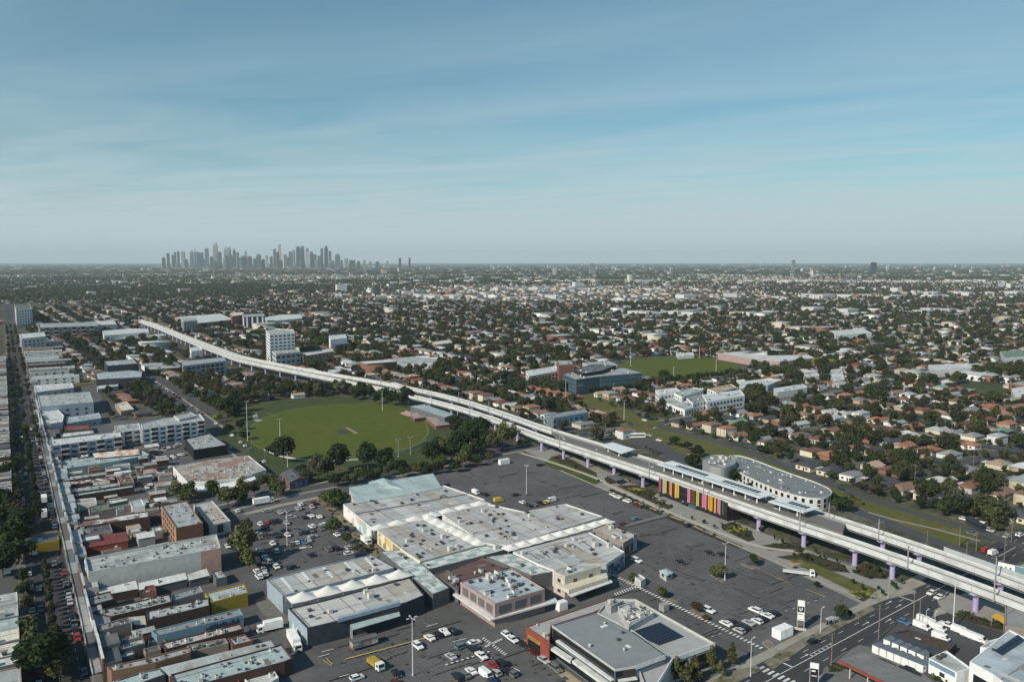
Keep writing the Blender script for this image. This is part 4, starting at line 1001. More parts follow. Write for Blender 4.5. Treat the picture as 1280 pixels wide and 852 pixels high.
# tents
tents('row of white tents across the left market halls', (463, 659.5), (609, 625.5), 7, 6.4)
tents('white tents running down the middle of the market', (531, 643), (604, 679), 7, 6.2)
tents('long row of white tents across the right market halls', (630, 684.5), (764, 648), 9, 6.0)
tents('row of white tents over the split grey hall', (361, 748), (512, 713), 5, 6.6, 7.0, 2.3)
# split hall with white tents
r, p = B('upper half of the long hall with striped skylights left of the market', [(333, 724), (378, 712), (463, 693), (493, 709), (353, 744)], 6.8, roof='tan', vents=8, wall='bluegrey', kinds=(0, 3, 0), **{k: v for k, v in MK.items() if k != 'kinds'})
for u, v in [(355, 723), (381, 716), (407.5, 710), (434, 703.5), (460, 698)]:
    a_, b_ = G(u - 3, v - 2, 6.6), G(u + 9, v + 11, 6.6); d = (Vector(b_) - Vector(a_)); put(r, 'skylight_strip', boxmesh((round(d.length, 1), .9, .15), mat('skylight sheet', (.66, .70, .70), .35, .1), 'skylight_strip'), (a_[0] + b_[0]) / 2, (a_[1] + b_[1]) / 2, 6.4, math.atan2(d.y, d.x))
r, p = B('lower half of the long hall with dark blue walls and a loading awning', [(360, 759.5), (402, 750), (512, 720.5), (531, 743), (499, 756), (412, 778), (384, 784.5)], 6.4, roof='market', vents=9, wall='navy', kinds=(0, 3, 0, 3), **{k: v for k, v in MK.items() if k != 'kinds'})
e = front_edges(p); facade_panel(r, 'cladding', p, e[0], .0, 1, .1, 6.2, wallmat('bluegrey')); 
for t in (.25, .45, .7): facade_panel(r, 'roller_door', p, e[0], t, t + .08, .1, 3, wallmat('offwhite'), .16)
awning(r, [(436, 776.5), (498, 760), (500.5, 769), (441, 786.5)], 4.2, roofmat('teal'), posts=4)
MB().prism(PX([(422, 775.5), (500, 754), (500.4, 757), (422.5, 778.5)], 6.0), 6.2, 7.4).build('fascia', wallmat('bluegrey'), r)
# brick two storey with plant filled roof
r, p = B('pink brick two storey shop building with pale blue roof full of vents', [(575, 726.5), (639, 709.5), (681.5, 735.5), (618.5, 754)], 8.2, roof='blue', vents=34, wall='pinkbrick', cat='shop building', kinds=(0, 0, 1, 0, 2, 3))
for e in front_edges(p):
    n = 4 if e == front_edges(p)[0] else 3
    for k in range(n): facade_panel(r, 'shopfront', p, e, .08 + k * .92 / n, .08 + (k + .72) * .92 / n, 4.2, 6.9, wallmat('dgrey'), .03)
awning(r, [(566, 742), (570, 740), (619, 768), (694, 746), (697, 751), (613, 774)], 3.4, wallmat('offwhite'), .5)
r, p = B('dark red flat roof between the checkered arcade and the brick building', [(559.5, 712), (601, 695.5), (636, 708.5), (577, 725)], 5.2, rm=mat('dark red membrane', (.13, .075, .07), .9, .2, .4), wall='dgrey', vents=4, cat='shop building')
r, p = B('small roof yard with cluttered plant beside the dark red roof', [(543, 716.5), (558.5, 711.5), (576, 725), (573, 737)], 5.0, roof='brown', vents=9, wall='dgrey', cat='shop building')
# ---- big store bottom centre
STW = wallmat('slate')
r, p = B('large modern grey store with glazed front, its main upper storey', [(690, 781), (744, 765), (790, 789), (832, 818.5), (795, 832), (769, 836)], 9.6, rm=mat('store roof membrane', (.235, .25, .262), .8, .08, .3, (.20, .21, .22), .62, sc2=.06), wm=wallmat('slate'), vents=7, patches=False, cat='store', name='retail_store', kinds=(1, 4, 0), para=.25)
E = front_edges(p)
for e in E[:2]:
    facade_panel(r, 'glazing', p, e, .01, .99, 5.2, 8.8, DARKG(), .05); facade_panel(r, 'sunshade', p, e, .12, .99, 6.3, 6.7, wallmat('offwhite'), .1, 1.1); facade_panel(r, 'glazing', p, e, .01, .99, .5, 4.5, DARKG(), .05)
    facade_panel(r, 'fascia', p, e, 0, 1, 9.1, 9.75, wallmat('lgrey'), .06, .12)
for e in E[2:]: facade_panel(r, 'fascia', p, e, 0, 1, 8.6, 9.8, wallmat('offwhite'), .05, .12)
e = E[1] if len(E) > 1 else E[0]
awning(r, [(683, 806), (688, 803), (716, 821), (713, 826)], 4.3, wallmat('offwhite'), .7); awning(r, [(715, 825), (722, 822), (775, 858), (766, 862)], 4.6, wallmat('offwhite'), .8)
r, p = B('low grey roofed back wing of the modern store with red front wall', [(657, 782.5), (758, 748.5), (780, 748), (743, 764.5), (689.5, 781), (687, 802)], 6.6, rm=mat('store wing roof', (.36, .37, .365), .8, .1, .3), wall='red', vents=2, cat='store', name='retail_store', para=.3)
E = front_edges(p); facade_panel(r, 'shop_sign', p, E[0], .1, .62, 3.6, 4.5, wallmat('yellow'), .05); facade_panel(r, 'shop_window', p, E[0], .1, .62, .6, 3.3, DARKG(), .05)
for k in range(7): facade_panel(r, 'sign_letter', p, E[0], .14 + k * .065, .175 + k * .065, 3.85, 4.3, wallmat('navy'), .14, .03)
r, p = B('right hand wing of the modern store carrying the solar panels', [(762, 747.5), (795, 748), (894, 803), (861, 814.5), (841, 822.5), (822, 853), (806, 858), (797, 833.5), (834, 819), (790.5, 787.5), (746, 765)], 7.6, rm=mat('store wing roof', (.36, .37, .365), .8, .1, .3), wall='lgrey', vents=0, patches=False, cat='store', name='retail_store', para=.7)
E = front_edges(p)
for e in E:
    a_, b_ = p[e], p[(e + 1) % len(p)]
    if UV(*a_, 7)[0] > 838: facade_panel(r, 'glazing', p, e, .08, .92, 1.0, 5.6, DARKG(), .05); facade_panel(r, 'fascia', p, e, 0, 1, 6.3, 7.8, wallmat('white'), .05, .14)
    elif UV(*a_, 7)[0] > 815: facade_panel(r, 'fascia', p, e, 0, 1, 6.6, 7.8, wallmat('white'), .05, .14)
SOL = glass('solar cell', (.012, .016, .03), .18)
def solar(root, quad, z, nu, nv, gap=.06, tilt=.0):
    P_ = [Vector(G(*q, z)) for q in quad]
    for i in range(nu):
        for j in range(nv):
            f = lambda u, v: (P_[0] * (1 - u) + P_[1] * u) * (1 - v) + (P_[3] * (1 - u) + P_[2] * u) * v
            q = [f((i + gap) / nu, (j + gap) / nv), f((i + 1 - gap) / nu, (j + gap) / nv), f((i + 1 - gap) / nu, (j + 1 - gap) / nv), f((i + gap) / nu, (j + 1 - gap) / nv)]
            MB().prism(ccw([tuple(v) for v in q]), z + .05, z + .2, bot=True).build('solar_panel', SOL, root)
solar(r, [(788, 790), (825, 777.5), (854.5, 795), (823, 806)], 7.15, 8, 8)
r2, p = B('roof plant enclosure crowded with white air conditioners on the modern store', [(772, 757), (794, 750), (818, 765), (786, 783)], 8.9, rm=mat('store wing roof', (.36, .37, .365), .8, .1, .3), wall='lgrey', vents=38, kinds=(2, 3, 2, 1), cat='plant enclosure', name='plant_enclosure', para=1.2, z0=6.9, msk=False)
r3, p = B('grey lift overrun block at the back of the modern store roof', [(756, 752), (770, 747), (780, 750), (764, 757)], 9.6, roof='light', wall='grey', vents=1, cat='roof block', name='lift_overrun', z0=6.4, msk=False)
# ---- lower right yard and buildings
r, p = B('pale roofed shop with blue upper wall beside the storage units', [(1161, 822), (1183, 812), (1214, 834), (1196, 840)], 4.6, roof='light', wall='white', vents=2, cat='shop building')
e = front_edges(p)[0]; facade_panel(r, 'signboard', p, e, .03, .95, 3.0, 4.3, wallmat('blue')); autowin(r, p, 3.4, None, 1, 4, 1.6, 1.2, [e])
r, p = B('large light grey roofed showroom with solar panels in the bottom right corner', [(1212, 826), (1262, 786), (1300, 806), (1330, 850), (1290, 880), (1241, 842)], 8.0, roof='blue', wall='white', vents=4, cat='showroom', name='showroom')
autowin(r, p, 7, DARKG(), 1, 5, 4.4, 4); solar(r, [(1242.5, 813), (1272, 793), (1282, 800), (1253, 819)], 7.7, 10, 2, .05)
r, p = B('small pale awning roof jutting from the corner showroom', [(1225, 808), (1236, 800), (1262, 793), (1240, 810)], 5.5, roof='blue', wall='white', vents=0, cat='showroom', name='showroom_annexe')
r, p = B('grey brown wall of the building at the right edge under the viaduct end', [(1256, 757), (1268, 748), (1330, 765), (1330, 790), (1256, 782)], 7.0, roof='mid', wall='greybrown', vents=1, cat='building', name='commercial_building')
r, p = B('low carport with rusty brown roof in the van yard', [(1117, 790), (1136, 786), (1196, 804), (1185, 814)], 3.4, rm=mat('rusty leaves roof', (.085, .055, .04), .95, .35, 1.2, (.05, .055, .03), .55, sc2=.4), wall='navy', vents=0, cat='carport', name='yard_shed')
k = 0
for row, (ua, va, ub, vb, n) in enumerate([(1112, 797.5, 1154, 815, 5), (1098, 805, 1153, 827, 7)]):
    for i in range(n):
        u = ua + (ub - ua) * i / (n - 1); v = va + (vb - va) * i / (n - 1)
        x, y = G(u, v, 2.6); o = thing('storage_unit', 'white storage unit with blue grey roof in the %s row' % ('back' if row == 0 else 'front'), 'storage unit', (x, y, 0.05), GA, 'storage units in the yard', True)
        MB().box((0, 0, 0), (3.2, 2.1, 2.5)).build('wall', wallmat('white'), o, (0, 0, 0)); MB().add([(-1.7, -1.2, 2.5), (1.7, -1.2, 2.5), (1.7, 1.2, 2.5), (-1.7, 1.2, 2.5), (-1.7, 0, 3.0), (1.7, 0, 3.0)], [(0, 1, 5, 4), (2, 3, 4, 5), (0, 4, 3), (1, 2, 5)]).build('roof', wallmat('slate'), o, (0, 0, 0))
        link('door', boxmesh((.9, .08, 1.9), wallmat('lgrey'), 'door'), o, (.4, -1.08, .1)); link('window', boxmesh((.6, .08, .6), glass('window glass'), 'window'), o, (-.9, -1.08, 1.2))
x0 = G(1095, 850); o = thing('canopy', 'grey service canopy roof with bright red edge', 'canopy', (*x0, 0))
p = PX([(1048, 824.5), (1078, 813), (1164, 850), (1172, 872), (1140, 880), (1112, 855.5)], 4.6); MB().prism(p, 4.1, 4.45, bot=True).build('roof', mat('canopy roof sheet', (.17, .175, .175), .8, .15, .4, (.22, .22, .21), .6, sc2=.15), o)
for a_, b_ in [((1048, 824.5), (1112, 855.5))]:
    a_, b_ = Vector(G(*a_, 4.6)), Vector(G(*b_, 4.6)); d = (b_ - a_).normalized(); nn = Vector((-d.y, d.x)) * .25
    MB().prism(ccw([tuple(a_ - nn), tuple(b_ - nn), tuple(b_ + nn), tuple(a_ + nn)]), 3.9, 4.7, bot=True).build('fascia', wallmat('red'), o)
for u, v in [(1062, 848), (1084, 862)]: q = G(u, v); MB().tube((*q, 0), (*q, 4.1), .2, n=8).build('post', wallmat('lgrey'), o)
# ---- high street shops, right hand side (from the bottom of the picture up)
H = lambda lab, px, h, **k: B(lab, px, h * (.8 if h < 8.5 and k.get('cat') is None else 1), **{**dict(cat='shop', name='shop_building', vsc=(.4, .8), kinds=(0, 0, 1, 0, 2)), **k, 'vents': int(k.get('vents', 3) * 1.8)})
H('shop with long pale teal roof at the bottom of the high street row', [(139, 851), (178, 838.5), (200, 834), (207, 842), (178, 852), (140, 872)], 5.4, roof='teal', wall='dgrey')
H('long narrow white roofed shop behind the pale teal one', [(201, 834), (338, 800.5), (344, 806), (212, 841)], 5.6, roof='light', kind='skillion', rise=.8, wall='brownbrick')
r, p = H('long teal grey roofed shop with dark brick rear and roof vents', [(213, 842), (344, 806.5), (352, 803.5), (366, 822), (356, 826), (222, 862)], 6.2, roof='teal', wall='dbrick', vents=16)
H('white roofed lean-to beside the dark brick shop rear', [(303, 846), (340, 832.5), (349, 846), (320, 862)], 3.6, roof='white', wall='offwhite', vents=1)
H('small bright roof shed at the bottom edge among roof vents', [(268, 852), (296, 845), (306, 862), (270, 868)], 3.8, roof='light', wall='red', vents=2)
H('grey roofed shop with brown brick side wall', [(133, 832.5), (192, 819), (235, 807.5), (238.5, 814.5), (194, 827.5), (139, 838.5)], 6.4, roof='grey', wall='brownbrick', vents=6)
H('narrow blue grey roofed shop', [(136, 820), (166, 812), (169, 816.5), (141, 825)], 5.6, roof='blue', wall='dgrey', vents=1)
H('shop with wide pale roof and brown rear lean-to', [(129, 809), (179, 796), (182, 803), (133, 816.5)], 6.0, roof='light', wall='dgrey', vents=2)
H('low dark grey lean-to behind the wide pale roof', [(184, 798), (200, 794), (212, 803), (190, 810)], 3.4, roof='dark', wall='dgrey', vents=1)
H('narrow grey roofed shop beside the brown rendered block', [(124.5, 803.5), (177, 790), (179, 794.5), (127, 807.5)], 5.8, roof='grey', wall='greybrown', vents=2)
H('flat roofed brown rendered shop block with roof plant', [(120.5, 781), (162, 770), (163.5, 777), (124, 788)], 8.0, roof='mid', wall='greybrown', vents=8)
H('cream sheeted skillion between the brown block and the long white roof', [(161.6, 771), (180.5, 766), (182, 777), (169, 780)], 6.0, roof='cream', wall='dgrey', vents=0, kind='skillion', rise=.9)
H('long narrow building with bright white ridge and rooftop plant', [(114.5, 764), (212, 741), (215, 751.5), (139, 770)], 7.0, roof='light', wall='dbrick', vents=20)
H('pale roofed shop with dark maroon side wall', [(183, 763), (261, 746), (262, 756), (183, 775)], 6.6, roof='light', wall='dbrick', vents=10)
H('white roofed building with mustard yellow side wall', [(256, 741), (305, 728.5), (310, 740), (264, 752.5)], 6.2, roof='light', wall='yellow', vents=3)
r, p = H('grey roofed shop with long pale blue side wall carrying graffiti', [(189, 787.5), (299, 759.5), (304.5, 767.6), (196, 794)], 5.4, roof='mid', wall='blue', vents=5)
e = max(front_edges(p), key=lambda i: math.dist(p[i], p[(i + 1) % len(p)])); rr = random.Random(3)
for k in range(34): t = .55 + .4 * k / 34; facade_panel(r, 'graffiti_mark', p, e, t, t + rr.uniform(.004, .011), 1.4 + rr.random() * .8, 2.6 + rr.random() * 1.2, wallmat('navy'), .06, .01)
H('tan roofed shop with dark brick side below the blue wall', [(200, 803), (300, 778), (305, 785), (207, 811)], 5.0, roof='tan', wall='dbrick', vents=7)
H('cluttered grey rear roofs below the tan roofed shop', [(233, 806), (282, 796.5), (286, 803), (238, 814)], 4.2, roof='mid', wall='greybrown', vents=9)
H('grey flat rear roof beside the truck lane', [(284, 797), (306, 792), (316, 800), (290, 806)], 3.8, roof='grey', wall='brick', vents=3)
r, p = H('long grey supermarket building with blue and white billboard on its wall', [(106, 697), (160, 687), (240, 672.5), (271, 667), (276, 684), (200, 698), (110, 714.5)], 10.0, roof='light', wall='lgrey', vents=26, para=1.0)
e = max(front_edges(p), key=lambda i: math.dist(p[i], p[(i + 1) % len(p)])); le = [i for i in front_edges(p)]
ex = [i for i in le if UV(*p[i], 5)[0] < 150 and math.dist(p[i], p[(i + 1) % len(p)]) > 10]; e1_ = ex[0] if ex else e
facade_panel(r, 'billboard', p, e1_, .02, .30, 6.2, 9.6, wallmat('white'), .1, .15)
for k in range(9): facade_panel(r, 'billboard_letter', p, e1_, .04 + k * .028, .06 + k * .028, 7.4, 8.6, wallmat('blue'), .27, .03)
facade_panel(r, 'mural', p, e1_, .02, .30, .3, 6.0, mural('brown mural', [(.26, .2, .14), (.3, .24, .12), (.36, .26, .2), (.28, .24, .2)], .25), .05)
e = [i for i in le if UV(*p[i], 5)[0] > 150]; 
for i in e[-1:]: facade_panel(r, 'render_panel', p, i, .66, 1.0, .2, 9.9, wallmat('pinkbrown'), .05)
H('white roofed shop directly below the long grey supermarket, nearest the street', [(122, 737), (169, 725.5), (172, 733), (126, 741.5)], 5.0, roof='white', wall='dbrick', vents=1, kind='skillion', rise=.7)
H('middle one of three white roofs below the grey supermarket wall', [(173.5, 728.5), (231, 715.5), (233.5, 721), (174.5, 734.5)], 5.0, roof='white', wall='dgrey', vents=2, kind='skillion', rise=.7)
H('last of three white roofs below the grey supermarket, nearest the car park', [(234.5, 717.5), (257.5, 710.5), (261.5, 716.5), (236.5, 722.5)], 4.8, roof='white', wall='dgrey', vents=0, kind='skillion', rise=.7)
H('grey rendered rear building with plain wall', [(214, 742), (250, 731.5), (254, 739), (216, 750)], 6.0, roof='mid', wall='grey', vents=3)
H('red tile lean-to between the white roofs', [(181, 732), (193, 730), (196, 738), (178, 741)], 5.0, roof='red', wall='brick', vents=1)
H('small dark roofed shop with maroon side wall', [(108, 745), (138, 738), (143, 748), (113, 756)], 6.4, roof='mid', wall='dbrick', vents=3)
H('small rear office with light roof beside the delivery ute', [(264, 714), (276, 711), (284, 720), (270, 723)], 4.2, roof='light', wall='dgrey', vents=2)
r, p = H('red roofed shop with yellow street corner wall', [(90, 675), (158, 664), (160, 673), (91, 684)], 5.2, roof='red', wall='red', vents=2, kind='skillion', rise=1.0)
H('shiny white roof beside the red roofed corner shop', [(90, 672), (124, 666.5), (126, 672.5), (91, 678)], 6.0, roof='white', wall='dgrey', vents=1)
H('dark grey flat roof below the striped shed roof', [(86, 661), (137, 652.5), (141, 664), (89, 671.5)], 6.0, roof='dark', wall='greybrown', vents=5)
H('long shed with patchy striped white and rust roof', [(84, 653), (186, 638), (187, 645), (86, 660)], 6.6, rm=mat('striped shed roof', (.62, .62, .60), .6, .3, .35, (.2, .13, .12), .5, streak=0, sc2=.16, soft=.03), wall='dbrick', vents=3)
r, p = H('three storey orange brick building with grey flat roof', [(201.5, 631.5), (233, 625), (254, 653), (220, 659.5)], 9.0, roof='grey', wall='brick', vents=8)
E = front_edges(p); facade_panel(r, 'brick_face', p, E[0], 0, 1, .1, 8.4, mat('orange brick', (.36, .2, .12), .9, .2, 1.5), .03); windows(r, p[E[0]], p[(E[0] + 1) % len(p)], [1, 3.8, 6.4], 6, 2.2, 1.5, glass('window glass'), .2)
r, p = H('grey roofed building with white ground floor beside the brick three storey', [(241.5, 630), (265.5, 625), (288.5, 650.5), (261.5, 656.5)], 6.6, roof='tan', wall='lgrey', vents=6)
autowin(r, p, 6, DARKG(), 1, 5, 2.6, 3.6)
r, p = H('wide commercial building with stained brown flat roof and white walls', [(216, 582.5), (260, 575), (311, 569), (333, 586.5), (300, 596.5), (262, 601), (234, 602)], 6.4, roof='rust', wall='offwhite', vents=26, kinds=(2, 3, 0, 2))
awning(r, [(228, 611), (234, 606), (262, 607), (300, 600), (318, 595), (320, 598), (302, 606), (260, 612), (240, 614)], 3.5, wallmat('white'), .5)
r, p = H('black walled gym like box with plant on its grey roof', [(231, 548.5), (262, 541), (284.5, 555.5), (242, 562)], 8.0, roof='grey', wall='black', vents=12, kinds=(2, 0, 3))
def apartments(lab, px, h, fl, wall='white', roof='light', balc=True, pitch=4.6, **k):
    r, p = H(lab, px, h, roof=roof, wall=wall, **{**dict(cat='apartment building', name='apartment_building', vents=7), **k})
    for e in front_edges(p):
        a, b = p[e], p[(e + 1) % len(p)]; l = math.dist(a, b)
        if l < 8: continue
        n = max(1, int(l / pitch)); fh = (h - .7) / fl
        for kf in range(fl):
            for i in range(n):
                t0 = (i + .2) / n; t1 = (i + .8) / n
                if balc and i % 2: facade_panel(r, 'balcony', p, e, (i + .05) / n, (i + .95) / n, .5 + kf * fh, 1.4 + kf * fh, wallmat('lgrey'), .05, 1.1); facade_panel(r, 'window', p, e, (i + .08) / n, (i + .92) / n, 1.5 + kf * fh, .3 + (kf + 1) * fh, DARKG(), .03, .05)
                else: facade_panel(r, 'window', p, e, t0, t1, 1.4 + kf * fh, 1.4 + kf * fh + fh * .42, glass('window glass'), .03, .05)
    return r, p
apartments('white four storey apartment block beside the inner car park', [(176, 529.5), (203, 523), (250, 517), (256, 525), (178, 536)], 12.5, 4)
apartments('lower white wing of the apartment block, nearer the high street', [(143, 532), (174, 528.5), (176, 536), (144, 541)], 10, 3)
H('grey rooftop level of the white apartment block', [(217, 519), (238, 514.5), (246, 519), (224, 524)], 13.6, roof='light', wall='lgrey', vents=2, z0=11, msk=False, name='rooftop_level', cat='rooftop level')
apartments('grey blue three storey apartments with white roof on the high street', [(62, 549), (150, 539), (152.5, 545.5), (64, 557)], 10.5, 3, wall='bluegrey', roof='white')
H('low green grey roof with balustrade below the grey blue apartments', [(65, 577), (150, 566.5), (178, 563), (187, 568), (150, 575), (68, 587)], 4.6, roof='teal', wall='teal', vents=6)
H('orange and white striped verandah roof beside the apartments', [(116, 566.5), (172, 561), (174.5, 566), (119, 571)], 6.0, rm=mat('orange stripe roof', (.55, .32, .2), .7, .2, .5, (.68, .66, .62), .5, sc2=.3, soft=.02), wall='dbrick', vents=0, kind='skillion', rise=.8)
for lab, px, h, rf, wl, v in [('short pale roofed shop, uppermost of the six low shops', [(67, 591), (103, 586), (104.5, 590.5), (69, 595.5)], 5, 'light', 'dgrey', 2), ('long pale roofed shop just above the brown striped roof', [(70, 597), (131.5, 588.5), (133, 592.5), (72, 601.5)], 5.4, 'light', 'dgrey', 4),
        ('shop with brown and white striped roof', [(72, 603), (143, 594), (144.5, 598.5), (75, 607)], 4.8, 'stripe', 'dbrick', 0), ('long cream grey shop roof below the brown stripes', [(75, 612), (147, 602.5), (149, 606.5), (77, 617.5)], 5.4, 'light', 'dgrey', 4), ('narrow pale teal roof with long dark side wall', [(77, 618.5), (166, 605), (168, 608), (79, 622)], 5.2, 'teal', 'dbrick', 3),
        ('roofless brown courtyard behind the low shops', [(145, 595), (162, 591), (168, 602), (150, 605)], 4.4, 'brown', 'tan', 6), ('pinkish roofed shop above the green awnings', [(79.5, 625), (119.5, 621.5), (121, 626), (80, 630)], 5, 'rust', 'offwhite', 2), ('green roofed shop on the street side', [(80, 631), (98, 628.5), (100, 637), (82, 640)], 4.6, 'green', 'green', 0),
        ('middle green roofed shop among small trees', [(110, 633.5), (131, 629), (160, 624.5), (163, 631), (112, 640)], 4.2, 'green', 'greybrown', 3), ('white roof over the green roofed shops', [(133, 625), (159, 621.2), (161, 624.5), (136, 630)], 5.6, 'white', 'dgrey', 1), ('grey green roofed shop at the car park end', [(161.5, 626), (177, 623), (181.5, 631), (165, 633)], 4.8, 'teal', 'offwhite', 1),
        ('white roofed terrace, upper of the two near the blue grey wall', [(42, 481), (90, 478), (92.5, 484), (45, 490)], 6, 'white', 'lgrey', 5), ('broad teal grey building with blank blue grey side wall', [(47, 494), (112, 489), (117, 502), (50, 508)], 10, 'light', 'bluegrey', 10), ('curved white walled building on the high street', [(47, 512), (72, 511), (80, 519), (78, 527), (50, 531)], 8, 'white', 'offwhite', 4),
        ('blue grey roofed store with cluttered roof', [(82, 521), (124, 515), (126.5, 522), (84, 529)], 6, 'blue', 'bluegrey', 9), ('long red roofed shop behind the curved white building', [(80, 531.5), (111, 530), (113, 536), (82, 537.5)], 4.6, 'red', 'dbrick', 0), ('white ribbed roof above the grey blue apartments', [(75, 541), (116.5, 537), (118, 541), (77, 546)], 6, 'white', 'dgrey', 2), ('dark brown parapet shop next to the white ribbed roof', [(53, 536), (74, 534.5), (76, 541), (55, 544)], 7, 'dark', 'dbrick', 2),
        ('dark roofed long shop near the top of the high street', [(34, 459), (83, 457.5), (85, 464), (36, 468.5)], 7, 'dark', 'dgrey', 4), ('pale grey long shop below the dark roofed one', [(37, 470), (84, 467.5), (86, 473), (38, 477)], 6, 'light', 'lgrey', 5), ('dark navy office block with white roof edge', [(130, 451), (167, 448.5), (173, 454), (134, 457)], 15, 'light', 'navy', 6), ('lower dark navy wing with pale blue deck', [(119, 466), (150, 461), (178, 463.5), (177, 471), (121, 474)], 9, 'blue', 'navy', 8),
        ('cream roofed shed among houses', [(143.5, 504), (158, 500.5), (168, 511), (151, 513.5)], 5.5, 'cream', 'tan', 1), ('white long low shed beside the dark navy block', [(121, 482), (147, 478.5), (148, 482), (122, 486)], 4.5, 'white', 'lgrey', 0)]:
    if rf == 'stripe': H(lab, px, h, rm=mat('brown stripe roof', (.16, .09, .075), .7, .2, .5, (.6, .58, .55), .52, sc2=.35, soft=.02), wall=wl, vents=v)
    else:
        r, p = H(lab, px, h, roof=rf, wall=wl, vents=v)
        if h >= 6: autowin(r, p, h * .8, None, 2 if h > 8 else 1, 5.5, 1.8, 1.3)
# high street further up, right hand side, and the left hand side row
rr = random.Random(21); t = 640
ADJ = ['grey', 'light', 'white', 'teal', 'mid', 'tan', 'dark', 'red', 'blue', 'cream']; WL = ['dgrey', 'offwhite', 'dbrick', 'lgrey', 'greybrown', 'tan']
while t < 1150:
    w = rr.uniform(9, 20); d = rr.uniform(25, 48); h = rr.uniform(4.5, 9); k = rr.choice(ADJ[:7]); wl = rr.choice(WL)
    pw = [HS(t, -.2), HS(t + w, -.2), HS(t + w, -d), HS(t, -d)]
    autowin(*B('%s roofed %s shop far up the high street' % (k if k != 'mid' else 'plain grey', {'dgrey': 'dark', 'offwhite': 'white', 'dbrick': 'brick', 'lgrey': 'grey', 'greybrown': 'brown', 'tan': 'tan'}[wl]), None, h, world=pw, roof=k, wall=wl, vents=3, cat='shop', auto=True, group='shops far up the high street'), h, None, 1 if h < 6 else 2, 6, 2, 1.4)
    t += w + rr.choice([0, 0, 0, 3])
t = -16
while t < 900:
    w = rr.uniform(6, 13); d = rr.uniform(20, 40); h = rr.uniform(4.5, 7.5); k = rr.choice(['grey', 'mid', 'dark', 'mid', 'grey', 'light', 'brown', 'teal', 'tan', 'red'] if t > 90 else ['light', 'teal', 'white', 'light', 'grey', 'cream']); wl = rr.choice(WL)
    c = UV(*HS(t + w / 2, 21), 5)
    if 650 < c[1] < 745 or c[0] < -160: t += w; continue
    pw = [HS(t, 19.6), HS(t + w, 19.6), HS(t + w, 19.6 + d), HS(t, 19.6 + d)]
    B('%s roofed %s shop left of the high street' % (k if k != 'mid' else 'plain grey', {'dgrey': 'dark', 'offwhite': 'white', 'dbrick': 'brick', 'lgrey': 'grey', 'greybrown': 'brown', 'tan': 'tan'}[wl]), None, h, world=pw, roof=k, wall=wl, vents=2, cat='shop', auto=True, group='shops on the left side of the high street')
    t += w + rr.choice([0, 0, 0, 2])
# rear lean-tos, stores and sheds squeezed between the shop buildings
n = 0
for _ in range(6000):
    t, o_ = rr.uniform(-5, 330), -rr.uniform(7, 62)
    if n >= 70: break
    w, d = rr.uniform(2.5, 6), rr.uniform(3, 9); c = HS(t, o_); u, v = UV(*c, 2)
    q = [(c[0] + i * d / 2 * BX[0] + j * w / 2 * AX[0], c[1] + i * d / 2 * BX[1] + j * w / 2 * AX[1]) for i, j in ((-1, -1), (1, -1), (1, 1), (-1, 1))]
    if v > 850 or not (u < 262 - (845 - v) * .22) or any(inside(*e, f) for f in FOOT for e in q + [c]): continue
    k = rr.choice(['grey', 'mid', 'light', 'dark', 'rust', 'white', 'brown', 'tan']); kk_ = rr.choice(['skillion', 'flat', 'skillion', 'gable'])
    B('%s roofed rear store between the high street shops' % {'mid': 'plain grey', 'light': 'pale grey', 'dark': 'charcoal', 'rust': 'rusty'}.get(k, k), None, rr.uniform(2.6, 4.4), world=q, roof=k, wall=rr.choice(['dbrick', 'greybrown', 'grey', 'brick', 'dgrey', 'offwhite']), vents=rr.choice([0, 0, 1, 2]), vsc=(.35, .7), kind=kk_, rise=.6, cat='shed', name='rear_store', auto=True, group='rear stores behind the high street shops'); n += 1
